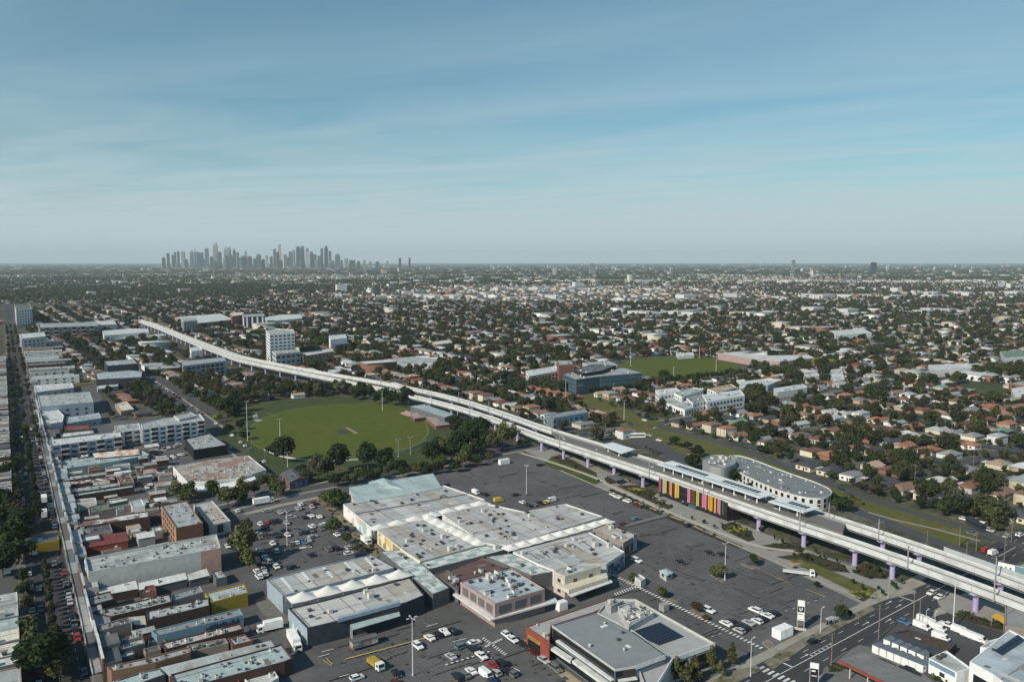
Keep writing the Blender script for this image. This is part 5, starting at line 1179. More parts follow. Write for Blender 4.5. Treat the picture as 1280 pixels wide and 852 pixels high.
# street shops: parapet front with shop window, and a verandah over the footpath
t = 0; cols = ['grey', 'slate', 'dgrey', 'slate', 'dgrey']; CN = {'slate': 'slate grey', 'lgrey': 'light grey', 'offwhite': 'white', 'greybrown': 'brown', 'bluegrey': 'blue grey', 'dgrey': 'dark grey'}
while t < 520:
    w = rr.uniform(6.5, 13); c = rr.choice(['lgrey', 'grey', 'offwhite', 'lgrey', 'dgrey', 'brick', 'grey', 'bluegrey']); c2 = rr.choice(cols); h = rr.uniform(5.6, 7.4)
    o = thing('street_shop', '%s parapet shop front with %s verandah on the high street' % (CN.get(c, c), CN.get(c2, c2)), 'shop', (*HS(t + w / 2, 0), 0), group='shops fronting the high street', auto=True)
    sq = lambda a, b, u, v: ccw([HS(t + a, u), HS(t + b, u), HS(t + b, v), HS(t + a, v)])
    MB().prism(sq(.05, w - .05, .02, -.5), 0, h, bot=True).build('wall', wallmat(c), o)
    MB().prism(sq(0, w, .12, -.6), h, h + .25, bot=True).build('cornice', wallmat(rr.choice(['lgrey', 'offwhite', 'grey', 'dgrey'])), o)
    MB().prism(sq(.6, w - .6, .06, -.02), .3, 2.7, bot=True).build('shop_window', DARKG(), o)
    MB().prism(sq(.08, w - .08, -.5, -rr.uniform(3.5, 6.5)), 0, h - rr.uniform(.9, 1.8)).build('roof', roofmat(rr.choice(['grey', 'mid', 'light', 'dark', 'tan'])), o)
    for f in (.25, .75): MB().prism(sq(w * f - .6, w * f + .6, .06, -.02), 4.2, 5.2, bot=True).build('window', glass('window glass'), o)
    v = MB().prism(sq(0, w - .08, .15, 2.6), 3.3, 3.48, bot=True).build('verandah', wallmat(c2), o)
    MB().prism(sq(0, w - .08, 2.45, 2.7), 3.1, 3.85, bot=True).build('fascia', wallmat(rr.choice(['grey', 'dgrey', 'lgrey'])), v)
    for q in (.5, w - .7): MB().tube((*HS(t + q, 2.5), 0), (*HS(t + q, 2.5), 3.3), .08, n=5).build('post', wallmat('lgrey'), v)
    t += w
r, p = B('low street kiosk with dark roof and yellow edges at the left crossing', [(40, 667.5), (71, 662), (74, 674), (37, 681)], 4.2, roof='dark', wall='yellow', vents=0, cat='kiosk', name='street_kiosk', para=.3)
# ---- mid distance landmark buildings
apartments('white office tower with glazed bands left of the viaduct curve', [(332, 413), (344, 410.5), (367, 412), (368.5, 416), (337, 418)], 36, 9, balc=False, pitch=5, vents=6)
apartments('pale podium block with tall window bays below the white tower', [(340, 438), (372, 436), (375.5, 439.5), (345, 442.5)], 18, 3, wall='lgrey', balc=False, pitch=6)
H('plain white cube building right of the office tower', [(411, 419), (431, 417.5), (434, 422), (413, 424.5)], 19, roof='white', wall='white', vents=2)
H('brown low building in front of the white cube', [(417, 427), (434, 425), (438, 429), (420, 431)], 12, roof='tan', wall='brick', vents=3)
r, p = H('long tan brick building with white roof beside the podium', [(378, 440), (415, 435), (418, 438.5), (381, 444.5)], 12, roof='white', wall='tan', vents=3); autowin(r, p, 11, None, 3, 6, 2.4, 1.6)
r, p = H('glazed low office beside the left viaduct ramp', [(227, 451), (279, 446), (283, 450.5), (229, 457)], 14, roof='grey', wall='bluegrey', vents=6); autowin(r, p, 13, DARKG(), 3, 5, 4.2, 2.4)
H('small white cube block beside the glazed office', [(237, 434), (250, 433), (253, 437), (239, 439)], 12, roof='white', wall='white', vents=1)
H('huge white roofed warehouse in the left distance', [(219, 396), (275, 391.5), (292, 399), (247, 404)], 11, roof='white', wall='tan', vents=6)
r, p = H('grey flats block in front of the white warehouse', [(226, 398), (245, 397), (247, 400), (229, 401.5)], 20, roof='light', wall='lgrey', vents=2); autowin(r, p, 18, None, 5, 5, 3, 2)
H('brown block right of the white warehouse', [(287, 391), (303, 389.5), (306, 393), (290, 395)], 20, roof='cream', wall='brick', vents=2)
r, p = H('dark flats with white stripes right of the brown block', [(303, 392.5), (330, 391.5), (331, 395), (305, 396)], 22, roof='grey', wall='navy', vents=2)
e = front_edges(p)
for ee in e:
    for k in (.1, .35, .6, .85): facade_panel(r, 'white_stripe', p, ee, k, k + .08, .5, 21, wallmat('white'), .05, .3)
H('low white warehouse beyond the office tower', [(331, 396.5), (350, 393), (375, 392.5), (378, 397.5), (336, 401.5)], 9, roof='white', wall='lgrey', vents=4)
apartments('white striped flats tower on the far left by the high street', [(18, 381), (37, 380), (40, 386), (20, 388)], 30, 6, balc=False, wall='white', roof='dark', pitch=7)
apartments('long dark arcaded flats on the left below the tower', [(48, 404), (120, 402), (123, 407), (50, 409.5)], 18, 3, wall='dgrey', roof='grey', pitch=6)
H('white roofed long flats beside the left viaduct end', [(128, 413), (160, 410.5), (185, 411), (186, 415), (130, 419)], 11, roof='white', wall='offwhite', vents=4)
r, p = H('tall white fronted block on the far left street', [(24, 417), (55, 414.5), (57, 420), (27, 423)], 20, roof='white', wall='lgrey', vents=4); autowin(r, p, 18, None, 4, 6, 3, 2)
H('white flat roofed building above the long dark flats', [(105, 402), (142, 400), (146, 405), (108, 407)], 14, roof='white', wall='lgrey', vents=3)
H('row of white townhouse roofs right of the parking area', [(480, 449), (520, 445), (546, 447), (545, 453), (487, 456)], 8, roof='light', wall='white', vents=10)
H('grey roofed yard building with parked vehicles by the viaduct', [(410, 462), (438, 459.5), (440, 463), (413, 466)], 7, roof='white', wall='lgrey', vents=3)
H('flat brown school building with white roof beyond the yard', [(540, 427), (562, 424), (566, 428), (543, 431)], 8, roof='cream', wall='tan', vents=2)
# ---- right of the viaduct
r, p = B('glass fronted office building with dark rooftop plant beside the far oval', [(704, 467), (735, 460), (780, 459.5), (803, 465.5), (750, 470), (720, 474)], 15, roof='grey', wall='slate', vents=14, cat='office building', name='office_building', kinds=(2, 3, 0))
for e in front_edges(p):
    for k in range(4): facade_panel(r, 'glazing', p, e, .02, .98, .6 + k * 3.6, 3.5 + k * 3.6, glass('blue glazing', (.05, .10, .13), .1), .05)
B('dark louvred plant level on the glass office roof', [(717, 461), (742, 455), (770, 456.5), (752, 463), (728, 466.5)], 18, roof='dark', wall='black', vents=5, cat='plant level', name='plant_level', z0=14.2, msk=False)
B('red brown brick tower behind the glass office', [(696, 450), (714, 450), (717, 455), (699, 456)], 19, roof='light', wall='brick', vents=2, cat='office building', name='office_building')
B('grey blocks joined to the back of the glass office', [(728, 453), (760, 451), (772, 456), (740, 459)], 17, roof='grey', wall='lgrey', vents=6, cat='office building', name='office_building')
r, p = B('low white building left of the glass office', [(657, 463), (694, 457), (700, 463), (661, 470)], 9, roof='white', wall='white', vents=4, cat='office building', name='office_building'); autowin(r, p, 8, None, 2, 5, 3.4, 1.8)
r, p = B('teal and white flats beside the viaduct', [(680, 518.5), (731, 510), (735, 515), (684, 523.5)], 8.5, roof='mid', wall='blue', vents=2, cat='apartment building', name='apartment_building')
for e in front_edges(p):
    facade_panel(r, 'white_band', p, e, 0, .16, .2, 8.3, wallmat('white')); windows(r, p[e], p[(e + 1) % len(p)], [1.2, 4.8], 6, 2.2, 1.4, glass('window glass'), .1)
# white townhouses
n = 0
for lab, px, h, k in [('left end block of white townhouses', [(819, 487), (845, 484), (850, 489), (824, 493)], 9, 'white'), ('second white townhouse block with roof terrace', [(842, 490.5), (866, 484), (880, 486), (852, 496)], 9, 'light'), ('white townhouse block with tan roof deck', [(884, 486), (914, 479.5), (921, 484), (895, 490)], 10, 'tandeck'), ('right end block of white townhouses', [(878, 493), (925, 487), (931, 494), (884, 502)], 9, 'white'), ('low white garage row in front of the townhouses', [(825, 500), (845, 497), (872, 507), (856, 512)], 5, 'light'), ('middle white townhouse block behind the garages', [(858, 497), (878, 492), (884, 499), (866, 504)], 8, 'mid')]:
    r, p = B(lab, px, h, rm=mat('roof deck tan', (.42, .31, .17), .8, .12) if k == 'tandeck' else roofmat(k), wall='white', vents=4, cat='townhouse', name='townhouse_block'); autowin(r, p, h, DARKG(), max(1, int(h / 3.2)), 4.2, 2.2, 1.7)
# curved apartment building by the station
def curve_pts(px, z): return smooth(resample([G(*q, z) for q in px], 2), 6)
hz = 6.2
outer = [(902, 570), (922, 568), (940, 573), (985, 590), (1020, 602), (1036, 609), (1041, 614), (1038, 619), (1027, 622.5), (1010, 622), (985, 616), (960, 607), (932, 594), (914, 583)]
pw = ccw([G(*q, hz) for q in outer]); pw = resample(pw + [pw[0]], 2.0)
for _ in range(3): pw = [tuple((pw[i - 1][j] + 2 * pw[i][j] + pw[(i + 1) % len(pw)][j]) / 4 for j in range(2)) for i in range(len(pw))]
r, p = B('long curved white apartment building with grey roof by the station', None, hz, world=pw, rm=mat('curved roof sheet', (.19, .205, .21), .7, .15, .4), wall='offwhite', vents=40, vsc=(.4, .9), kinds=(2, 0, 2, 1), cat='apartment building', name='apartment_building', para=.5)
for i in front_edges(p):
    for j in (i,): 
        pass
fe = front_edges(p); step = 0
for i in range(len(p)):
    a, b = p[i], p[(i + 1) % len(p)]; nx, ny = b[1] - a[1], -(b[0] - a[0])
    if -(nx * a[0] + ny * a[1]) > 0 and i % 2 == 0:
        for z in (.8, 3.4): facade_panel(r, 'window', p, i, .05, .9, z, z + 1.9, DARKG(), .03, .05)
pw = ccw([G(*q, 8.6) for q in [(877, 573), (884, 569), (898, 567.5), (912, 570), (921, 576), (917, 581), (903, 585), (888, 583)]]); pw = resample(pw + [pw[0]], 2.0)
for _ in range(2): pw = [tuple((pw[i - 1][j] + 2 * pw[i][j] + pw[(i + 1) % len(pw)][j]) / 4 for j in range(2)) for i in range(len(pw))]
r, p = B('rounded grey screened block at the left end of the curved apartments', None, 8.6, world=pw, roof='mid', wall='grey', vents=10, kinds=(2, 3), cat='apartment building', name='apartment_building', wm=band('mesh screen', (.34, .36, .36), (.25, .27, .27), .9, .5, .6), para=.7)
# school and sheds
r, p = B('long white roofed brick school hall beyond the far oval', [(897, 441), (917, 439.5), (960, 444), (1010, 443), (1019, 447), (975, 452), (945, 449)], 8, roof='white', wall='pinkbrick', vents=4, cat='school', name='school_hall')
for lab, px, h in [('white roofed shed beside the dark trees', [(967, 485), (1004, 479.5), (1009, 484), (972, 490)], 6), ('small white roof among the dark trees', [(1003, 465), (1021, 464.5), (1025, 469), (1007, 471)], 5.5), ('pair of pale roofs right of the small white roof', [(1037, 462), (1052, 460), (1056, 474), (1041, 476)], 5.5), ('pink roofed sheds right of the townhouses', [(921, 477), (955, 473), (978, 474), (960, 481), (925, 485)], 6), ('long white flats with dark openings on the far right', [(1160, 456), (1210, 454), (1214, 459), (1163, 463)], 8), ('cream walled store at the right edge', [(1264, 485), (1300, 480), (1310, 492), (1268, 496)], 8), ('pale building with green roof at the top right', [(1250, 439), (1290, 436), (1296, 444), (1256, 447)], 9), ('blue grey school block in the right distance', [(1037, 413), (1080, 411), (1090, 416), (1045, 419)], 10), ('small pavilion at the top end of the far oval', [(845, 441), (866, 440), (868, 443.5), (848, 445)], 4)]:
    B(lab, px, h, roof='white' if 'green' not in lab else 'green', wall='offwhite' if 'cream' not in lab else 'cream', vents=3, cat='building', name='long_building')
# low white fence round the near side of the oval
fp = [G(*q) for q in [(330, 563), (352, 572), (392, 577), (440, 576), (480, 571.5), (512, 563), (535, 551)]]; fp = smooth(resample(fp, 4), 3)
o = thing('boundary_fence', 'low white boundary fence along the near edge of the cricket oval', 'fence', (*fp[len(fp) // 2], 0)); x = MB()
for i in range(len(fp) - 1):
    a, b = fp[i], fp[i + 1]; x.tube((*a, 1.0), (*b, 1.0), .06, n=4); d = Vector((b[0] - a[0], b[1] - a[1])).normalized()
    x.add([(*a, .15), (*b, .15), (*b, .95), (*a, .95)], [(0, 1, 2, 3)]); x.tube((*a, 0), (*a, 1.0), .05, n=4)
x.build('rail', wallmat('offwhite'), o)
# oval grandstand
r, p = B('grandstand with long green roof between the oval and the viaduct', [(513, 507.5), (530, 503), (567, 515), (556, 521.5)], 7, roof='teal', wall='dgrey', vents=0, kind='skillion', rise=1.4, cat='grandstand', name='grandstand')
x = MB()
for k in range(6): 
    pa, pb = Vector(G(508 + 0, 516)), Vector(G(556, 530)); d = (pb - pa).normalized(); nn = Vector((-d.y, d.x)) * -1
    q = [pa + nn * k, pb + nn * k, pb + nn * (k + 1.0), pa + nn * (k + 1.0)]; x.prism(ccw([tuple(v) for v in q]), 0, .6 + (5 - k) * .55 if False else .4 + k * .0 + .5 * (6 - k) * .5, bot=True)
x.build('seating_tier', wallmat('pinkbrick'), r)
for lab, px in [('pink roofed clubroom in front of the grandstand', [(513, 515), (527, 512), (533, 519), (518, 521)]), ('second pink roofed clubroom below the grandstand', [(532, 519), (550, 517), (562, 528), (545, 530)])]: B(lab, px, 4.5, rm=mat('pink roof', (.28, .225, .21), .8, .2, .5), wall='brick', vents=1, cat='clubroom', name='clubroom', kind='hip', rise=1.2)
# pavilion with blue end near the oval road corner
r, p = B('small brick pavilion with dark roof and blue mural end near the oval road', [(352, 588), (374, 583), (386, 594), (362, 600)], 5.2, roof='dark', wall='brick', vents=1, cat='pavilion', name='pavilion', kind='gable', rise=1.2)
e = front_edges(p); facade_panel(r, 'mural', p, e[-1], .1, .9, .3, 3.4, mural('blue mural', [(.06, .09, .16), (.2, .26, .3), (.04, .06, .12), (.34, .38, .36), (.1, .16, .3)], .9))
# car park kiosks and boxes
r, p = B('small grey green roofed kiosk in the station car park', [(824.5, 711), (833, 708.5), (841, 713), (833, 717)], 3.0, roof='teal', wall='lgrey', vents=0, cat='kiosk', name='kiosk', kind='hip', rise=.6); autowin(r, p, 2.6, DARKG(), 1, 2.2, 1.4, 1.3)
r, p = B('white walled electrical cabinet building at the car park edge', [(793, 720), (799, 716.5), (807.5, 722), (801, 726)], 3.0, roof='light', wall='offwhite', vents=0, cat='cabinet', name='electrical_cabinet'); facade_panel(r, 'door', p, front_edges(p)[0], .2, .8, .1, 2.2, wallmat('lgrey'))
# ================================================================== VIADUCT AND STATION
DZ = 8.6
near_px = [(175, 402), (200, 411), (250, 432), (300, 451), (350, 461), (400, 471), (475, 485.5), (525, 497.5), (560, 506), (600, 518), (640, 532), (680, 549), (720, 560.5), (780, 581.5), (834, 598), (900, 623), (940, 637), (1000, 657), (1060, 677), (1120, 696), (1180, 718), (1220, 733), (1256, 747), (1330, 775)]
far_px = [(175, 399.5), (200, 408), (250, 427.5), (300, 446), (350, 456), (400, 465.5), (475, 478), (525, 488), (560, 495.5), (600, 507.5), (640, 521), (680, 536), (720, 548), (780, 566), (834, 583), (900, 603), (960, 622), (1040, 648), (1080, 661), (1120, 674.5), (1180, 694), (1220, 708), (1280, 731), (1340, 754)]
def deckline(px): return smooth(resample([G(u, v, DZ) for u, v in px], 8), 14)
NL, FL = deckline(near_px), deckline(far_px)
CONCM = mat('viaduct concrete', (.57, .58, .58), .85, .12, .35, (.44, .44, .43), .58, sc2=.12)
TRACK = mat('track slab', (.50, .505, .505), .9, .12, .8)
RAIL = mat('rail steel', (.10, .09, .085), .5, .1)
def sweep(mb, line, prof, close=False):
    """prof: (offset, z) points swept along the line"""
    pts = []
    for i in range(len(line)):
        a = line[max(0, i - 1)]; b = line[min(len(line) - 1, i + 1)]; d = Vector((b[0] - a[0], b[1] - a[1])).normalized()
        pts.append([(line[i][0] - d.y * o, line[i][1] + d.x * o, z) for o, z in prof])
    m = len(prof); vs = [q for r_ in pts for q in r_]; fs = []
    for i in range(len(line) - 1):
        for j in range(m if close else m - 1):
            k = (j + 1) % m; fs.append((i * m + j, (i + 1) * m + j, (i + 1) * m + k, i * m + k))
    if close: fs += [tuple(range(m)), tuple(range((len(line) - 1) * m + m - 1, (len(line) - 1) * m - 1, -1))]
    mb.add(vs, fs); return mb
def deck(label, line, hw=2.75):
    c = line[len(line) // 2]; o = thing('rail_viaduct', label, 'viaduct', (c[0], c[1], 0))
    sweep(MB(), line, [(-hw + .3, DZ - .6), (-hw * .45, DZ - 2.3), (hw * .45, DZ - 2.3), (hw - .3, DZ - .6), (hw - .26, DZ - .05), (-hw + .26, DZ - .05)], True).build('deck', TRACK, o)
    for s in (-1, 1):
        pr = [(s * hw, DZ - 1.0), (s * hw, DZ + 1.0), (s * (hw - .22), DZ + 1.0), (s * (hw - .22), DZ - 1.0)]
        sweep(MB(), line, pr if s < 0 else pr[::-1], True).build('parapet', CONCM, o)
        cr = [(s * (hw - 1.1), DZ - .05), (s * (hw - 1.1), DZ + .35), (s * (hw - .75), DZ + .35), (s * (hw - .75), DZ - .05)]
        sweep(MB(), line, cr if s < 0 else cr[::-1], True).build('cable_trough', wallmat('lgrey'), o)
        r_ = [(s * .8 - .07, DZ - .04), (s * .8 - .07, DZ + .12), (s * .8 + .07, DZ + .12), (s * .8 + .07, DZ - .04)]
        sweep(MB(), line, r_[::-1], True).build('rail', RAIL, o)
    jb = MB()
    for i in range(2, len(line) - 2, 2):
        d = Vector((line[i + 1][0] - line[i - 1][0], line[i + 1][1] - line[i - 1][1])).normalized()
        for s in (-1, 1): jb.box((line[i][0] - d.y * s * (hw + .005), line[i][1] + d.x * s * (hw + .005), DZ - .98), (.14, .03, 1.94), math.atan2(d.y, d.x))
    jb.build('expansion_joint', wallmat('grey'), o)
    L_, R_ = strip_pts(line, 42)
    for i in range(len(line) - 1): mask([L_[i], L_[i + 1], R_[i + 1], R_[i]])
    return o
deck('nearer concrete rail viaduct deck, running across in front of the station', NL)
deck('farther concrete rail viaduct deck, running behind the station platform', FL)
def side(line):   # tangent / normal towards the camera side
    out = []
    for i in range(len(line)):
        a = line[max(0, i - 1)]; b = line[min(len(line) - 1, i + 1)]; d = Vector((b[0] - a[0], b[1] - a[1])).normalized(); out.append(d)
    return out
ND, FD = side(NL), side(FL)
def nearest(line, p): return min(range(len(line)), key=lambda i: math.dist(line[i], p))
LAV = mat('lavender pier paint', (.38, .33, .56), .7, .08, .5)
def pier(line, dd, i, lab):
    x, y = line[i]; d = dd[i]; a = math.atan2(d.y, d.x)
    o = thing('viaduct_pier', lab, 'pier', (x, y, 0), a, 'piers under the rail viaduct', True)
    cm = shared('pierc', lambda: MB().tube((0, 0, 0), (0, 0, DZ - 3.2), .95, n=14).mesh('column', LAV))
    hm = shared('pierh', lambda: MB().add([(-.8, -1.0, 0), (.8, -1.0, 0), (.8, 1.0, 0), (-.8, 1.0, 0), (-1, -2.9, 1.2), (1, -2.9, 1.2), (1, 2.9, 1.2), (-1, 2.9, 1.2)], [(0, 1, 5, 4), (1, 2, 6, 5), (2, 3, 7, 6), (3, 0, 4, 7), (4, 5, 6, 7), (3, 2, 1, 0)]).mesh('crosshead', mat('lavender crosshead', (.50, .46, .62), .8, .08)))
    fm = shared('pierf', lambda: MB().tube((0, 0, 0), (0, 0, .35), 1.4, n=14).mesh('footing', PLAZA))
    link('column', cm, o); link('crosshead', hm, o, (0, 0, DZ - 3.3)); link('footing', fm, o, (0, 0, .02))
    return o
idx = [nearest(NL, G(u, v)) for u, v in [(690, 561), (717, 573), (744, 583), (776, 594), (812, 606), (944, 659), (998, 685), (1058, 704), (1120, 726), (1221, 764)]]
done = []
for i in idx:
    pier(NL, ND, i, 'lavender round pier under the nearer viaduct deck'); done.append(NL[i])
    j = nearest(FL, NL[i]); pier(FL, FD, j, 'lavender round pier under the farther viaduct deck')
i = idx[0] - 4
while i > 3: pier(NL, ND, i, 'lavender round pier under the nearer viaduct deck'); pier(FL, FD, nearest(FL, NL[i]), 'lavender round pier under the farther viaduct deck'); i -= 4
# overhead wire masts
def mast(line, dd, i, s, lab):
    x, y = line[i]; d = dd[i]; a = math.atan2(d.y, d.x)
    o = thing('overhead_wire_mast', lab, 'mast', (x - d.y * s * 3.05, y + d.x * s * 3.05, DZ - 1), a, 'overhead wire masts on the viaduct', True)
    pm = shared('mastp', lambda: MB().box((0, 0, 0), (.32, .32, 8.6)).box((0, 0, 0), (.6, .7, .5)).mesh('post', wallmat('grey')))
    am = shared(('masta', s), lambda: MB().tube((0, 0, 0), (0, -s * 3.2, .5), .07, n=5).tube((0, 0, 1.3), (0, -s * 2.6, .4), .05, n=5).tube((0, -s * 2.9, .4), (0, -s * 2.9, -.6), .05, n=5).mesh('cantilever_arm', wallmat('grey')))
    link('post', pm, o); link('cantilever_arm', am, o, (0, 0, 6.6)); return o
for u, v in [(1113, 707), (1219, 744), (990, 660), (887, 619), (806, 592), (697, 556), (635, 531), (588, 515), (545, 502), (505, 493)]: mast(NL, ND, nearest(NL, G(u, v, DZ)), -1 if ND[0].x > 0 else 1, 'grey overhead wire mast on the nearer viaduct deck')
SGN = 1
for u, v in [(1250, 722), (1100, 668), (1040, 648), (685, 540), (612, 512), (575, 500), (530, 489), (480, 479)]: mast(FL, FD, nearest(FL, G(u, v, DZ)), -1 if FD[0].x > 0 else 1, 'grey overhead wire mast on the farther viaduct deck')
# mesh noise fence on the far deck near the right edge
seg = [FL[i] for i in range(len(FL)) if UV(*FL[i], DZ)[0] > 1155]
sgn = 1
o = thing('noise_wall', 'translucent grey noise wall along the far edge of the viaduct', 'noise wall', (*seg[len(seg) // 2], DZ))
t0 = side(seg)[0]; s = 1
far_s = 2.95 if (-t0.y * 0 + t0.x * 1) * 1 > 0 else -2.95
far_s = 2.95 if Vector((-t0.y, t0.x)).dot(Vector(seg[0])) > 0 else -2.95
sweep(MB(), seg, [(far_s - .05, DZ + 1.0), (far_s - .05, DZ + 2.6), (far_s + .05, DZ + 2.6), (far_s + .05, DZ + 1.0)], True).build('panel', mat('noise wall panel', (.38, .41, .41), .5, .12, .6), o)
for i in range(0, len(seg)):
    d = side(seg)[i]; MB().box((seg[i][0] - d.y * far_s, seg[i][1] + d.x * far_s, DZ + .2), (.2, .2, 2.5), math.atan2(d.y, d.x)).build('post', wallmat('lgrey'), o)
# station platform between the decks
u0, u1 = 690, 1052
pl_n = [NL[i] for i in range(len(NL)) if u0 < UV(*NL[i], DZ)[0] < u1]; pl_f = [FL[i] for i in range(len(FL)) if u0 < UV(*FL[i], DZ)[0] < u1 + 25]
dn = side(pl_n); df = side(pl_f)
sg = 1 if Vector((-dn[0].y, dn[0].x)).dot(Vector(pl_n[0])) > 0 else -1
ea = [(p[0] - d.y * sg * 2.95, p[1] + d.x * sg * 2.95) for p, d in zip(pl_n, dn)]; eb = [(p[0] + d.y * sg * 2.95, p[1] - d.x * sg * 2.95) for p, d in zip(pl_f, df)]
o = thing('station_platform', 'dark paved island platform of the elevated railway station', 'platform', (*cen(ea), 0))
mb = MB(); m = min(len(ea), len(eb)); ra = [ea[int(i * (len(ea) - 1) / (m - 1))] for i in range(m)]; rb = [eb[int(i * (len(eb) - 1) / (m - 1))] for i in range(m)]
plan = ccw(ra + rb[::-1]); 
for i in range(m - 1):
    q = ccw([ra[i], ra[i + 1], rb[i + 1], rb[i]]); mb.poly(q, DZ + .95); mb.poly(q[::-1], DZ - .6)
for e in (ra, rb):
    for i in range(m - 1): mb.quad((*e[i], DZ - .6), (*e[i + 1], DZ - .6), (*e[i + 1], DZ + .95), (*e[i], DZ + .95))
mb.quad((*ra[0], DZ - .6), (*rb[0], DZ - .6), (*rb[0], DZ + .95), (*ra[0], DZ + .95)); mb.quad((*ra[-1], DZ - .6), (*rb[-1], DZ - .6), (*rb[-1], DZ + .95), (*ra[-1], DZ + .95))
mb.build('deck', mat('platform paving', (.16, .155, .15), .9, .12, .6), o)
for e in (ra, rb):
    x = MB(); strip(x, [((a_[0] * 9 + b_[0]) / 10, (a_[1] * 9 + b_[1]) / 10) for a_, b_ in zip(e, rb if e is ra else ra)], .25, DZ + .96); x.build('edge_line', mat('platform edge line', (.55, .5, .3), .8), o)
rr = random.Random(5)
for k in range(18):
    t = rr.uniform(.05, .95); i = int(t * (m - 1)); f = rr.uniform(.25, .75); x_, y_ = ra[i][0] + (rb[i][0] - ra[i][0]) * f, ra[i][1] + (rb[i][1] - ra[i][1]) * f
    MB().box((x_, y_, DZ + 1.35), (2.2, .5, .08), GA + 1.57).box((x_ , y_, DZ + .95), (1.6, .1, .4), GA + 1.57).build('bench', wallmat('lgrey'), o)
WS = mat('canopy roof', (.70, .72, .72), .5, .08, .3)
def canopy(lab, px, z, panels, slit=True):
    p = PX(px, z); c = cen(p); o = thing('station_canopy', lab, 'canopy', (*c, DZ + .95))
    MB().prism(p, z - .35, z, bot=True).build('roof', WS, o)
    P_ = [Vector(G(*q, z)) for q in px]
    l = (P_[1] - P_[0]).length
    f = lambda u, v: tuple((P_[0] * (1 - u) + P_[1] * u) * (1 - v) + (P_[3] * (1 - u) + P_[2] * u) * v)
    if slit: MB().prism(ccw([f(.03, .70), f(.97, .70), f(.97, .80), f(.03, .80)]), z, z + .06).build('gutter', wallmat('bluegrey'), o)
    for (a_, b_, n) in panels:
        for i in range(n):
            u, w = a_ + (b_ - a_) * i / n, (b_ - a_) / n * .72; MB().prism(ccw([f(u, .28), f(u + w, .28), f(u + w, .58), f(u, .58)]), z + .03, z + .18, bot=True).build('solar_panel', SOL, o)
    n = max(2, int(l / 7))
    for i in range(n):
        for v in (.25, .8):
            q = f((i + .5) / n, v); MB().box((q[0], q[1], DZ + .95), (.45, .45, z - .35 - DZ - .95), GA).build('column', wallmat('white'), o)
    for i in range(n):
        if i % 2 == 0: MB().prism(ccw([f((i + .2) / n, .5), f((i + .8) / n, .5), f((i + .8) / n, .56), f((i + .2) / n, .56)]), DZ + .96, DZ + 3.2).build('shelter_screen', wallmat('bluegrey'), o)
    return o
canopy('long white station canopy with two banks of solar panels', [(840, 575.5), (970, 617), (950, 622), (821, 579.5)], 13.2, [(.13, .45, 9), (.60, .93, 9)])
canopy('short white station canopy with five solar panels at the right end', [(981, 620.5), (1025.5, 634), (1004, 640), (960, 626)], 13.0, [(.35, .9, 5)])
canopy('plain white station canopy at the left end of the platform', [(766, 552.5), (794, 561), (777.5, 566.5), (751, 555.5)], 13.0, [], False)
# station building with coloured panels under the near deck
i0, i1 = nearest(NL, G(826, 595, DZ)), nearest(NL, G(910, 627, DZ))
a_, b_ = Vector(NL[i0]), Vector(NL[i1]); d = (b_ - a_).normalized(); nn = Vector((-d.y, d.x)); nn = nn if nn.dot(a_) < 0 else -nn
q0, q1 = a_ + nn * 3.3, b_ + nn * 3.3; r0, r1 = a_ - nn * 9, b_ - nn * 9
o = thing('station_building', 'black station building with tall multicoloured stripe panels below the viaduct', 'station', (*((q0 + q1) / 2), 0))
pl_ = ccw([tuple(v) for v in (q0, q1, r1, r0)]); pi_ = ccw([tuple(v) for v in (q0, q1, q1 - nn * .42, q0 - nn * .42)])
MB().prism(ccw([tuple(v) for v in (q0 - nn * .7, q1 - nn * .7, r1, r0)]), 0, 6.1).build('wall', wallmat('black'), o)
MB().prism(pi_, 1.6, DZ + .4, bot=True).build('front_wall', wallmat('black'), o)
P = {'k': (.012, .013, .014), 'm': (.25, .06, .11), 'p': (.42, .17, .25), 'l': (.34, .36, .08), 'r': (.10, .015, .025), 's': (.44, .21, .13), 'o': (.50, .25, .02), 'y': (.50, .38, .08), 'w': (.34, .35, .34), 'b': (.10, .05, .025), 'k2': (.38, .13, .31)}
seq = 'm m k w l l k r s s k r y o y k . . . . . p p r b b k l l k r p k2 p r o o o k y r p p k g . .'.split()
P['g'] = (.05, .10, .05)
ln = (q1 - q0).length; w_ = ln / len(seq)
for k, c in enumerate(seq):
    if c == '.': continue
    x0, x1 = q0 + d * (w_ * k), q0 + d * (w_ * (k + 1) - .06); e = nn * (.10 + .05 * (k % 2))
    MB().prism(ccw([tuple(v) for v in (x0 + nn * .02, x1 + nn * .02, x1 + e, x0 + e)]), 2.2 + .3 * ((k * 7) % 3), DZ + .9, bot=True).build('facade_panel', mat('panel ' + c, P[c], .6, .05, .5), o)
g0, g1 = q0 + d * (w_ * 16), q0 + d * (w_ * 21)
MB().prism(ccw([tuple(v) for v in (g0, g1, g1 + nn * .1, g0 + nn * .1)]), .1, 7.5, bot=True).build('entrance_glazing', DARKG(), o)
g0, g1 = q0 + d * (w_ * 22), q0 + d * (w_ * 27)
MB().prism(ccw([tuple(v) for v in (g0 + nn * .02, g1 + nn * .02, g1 + nn * .12, g0 + nn * .12)]), .2, 2.0, bot=True).build('ticket_window', glass('blue glazing', (.05, .10, .13), .1), o)
mask(inset(pl_, -4))
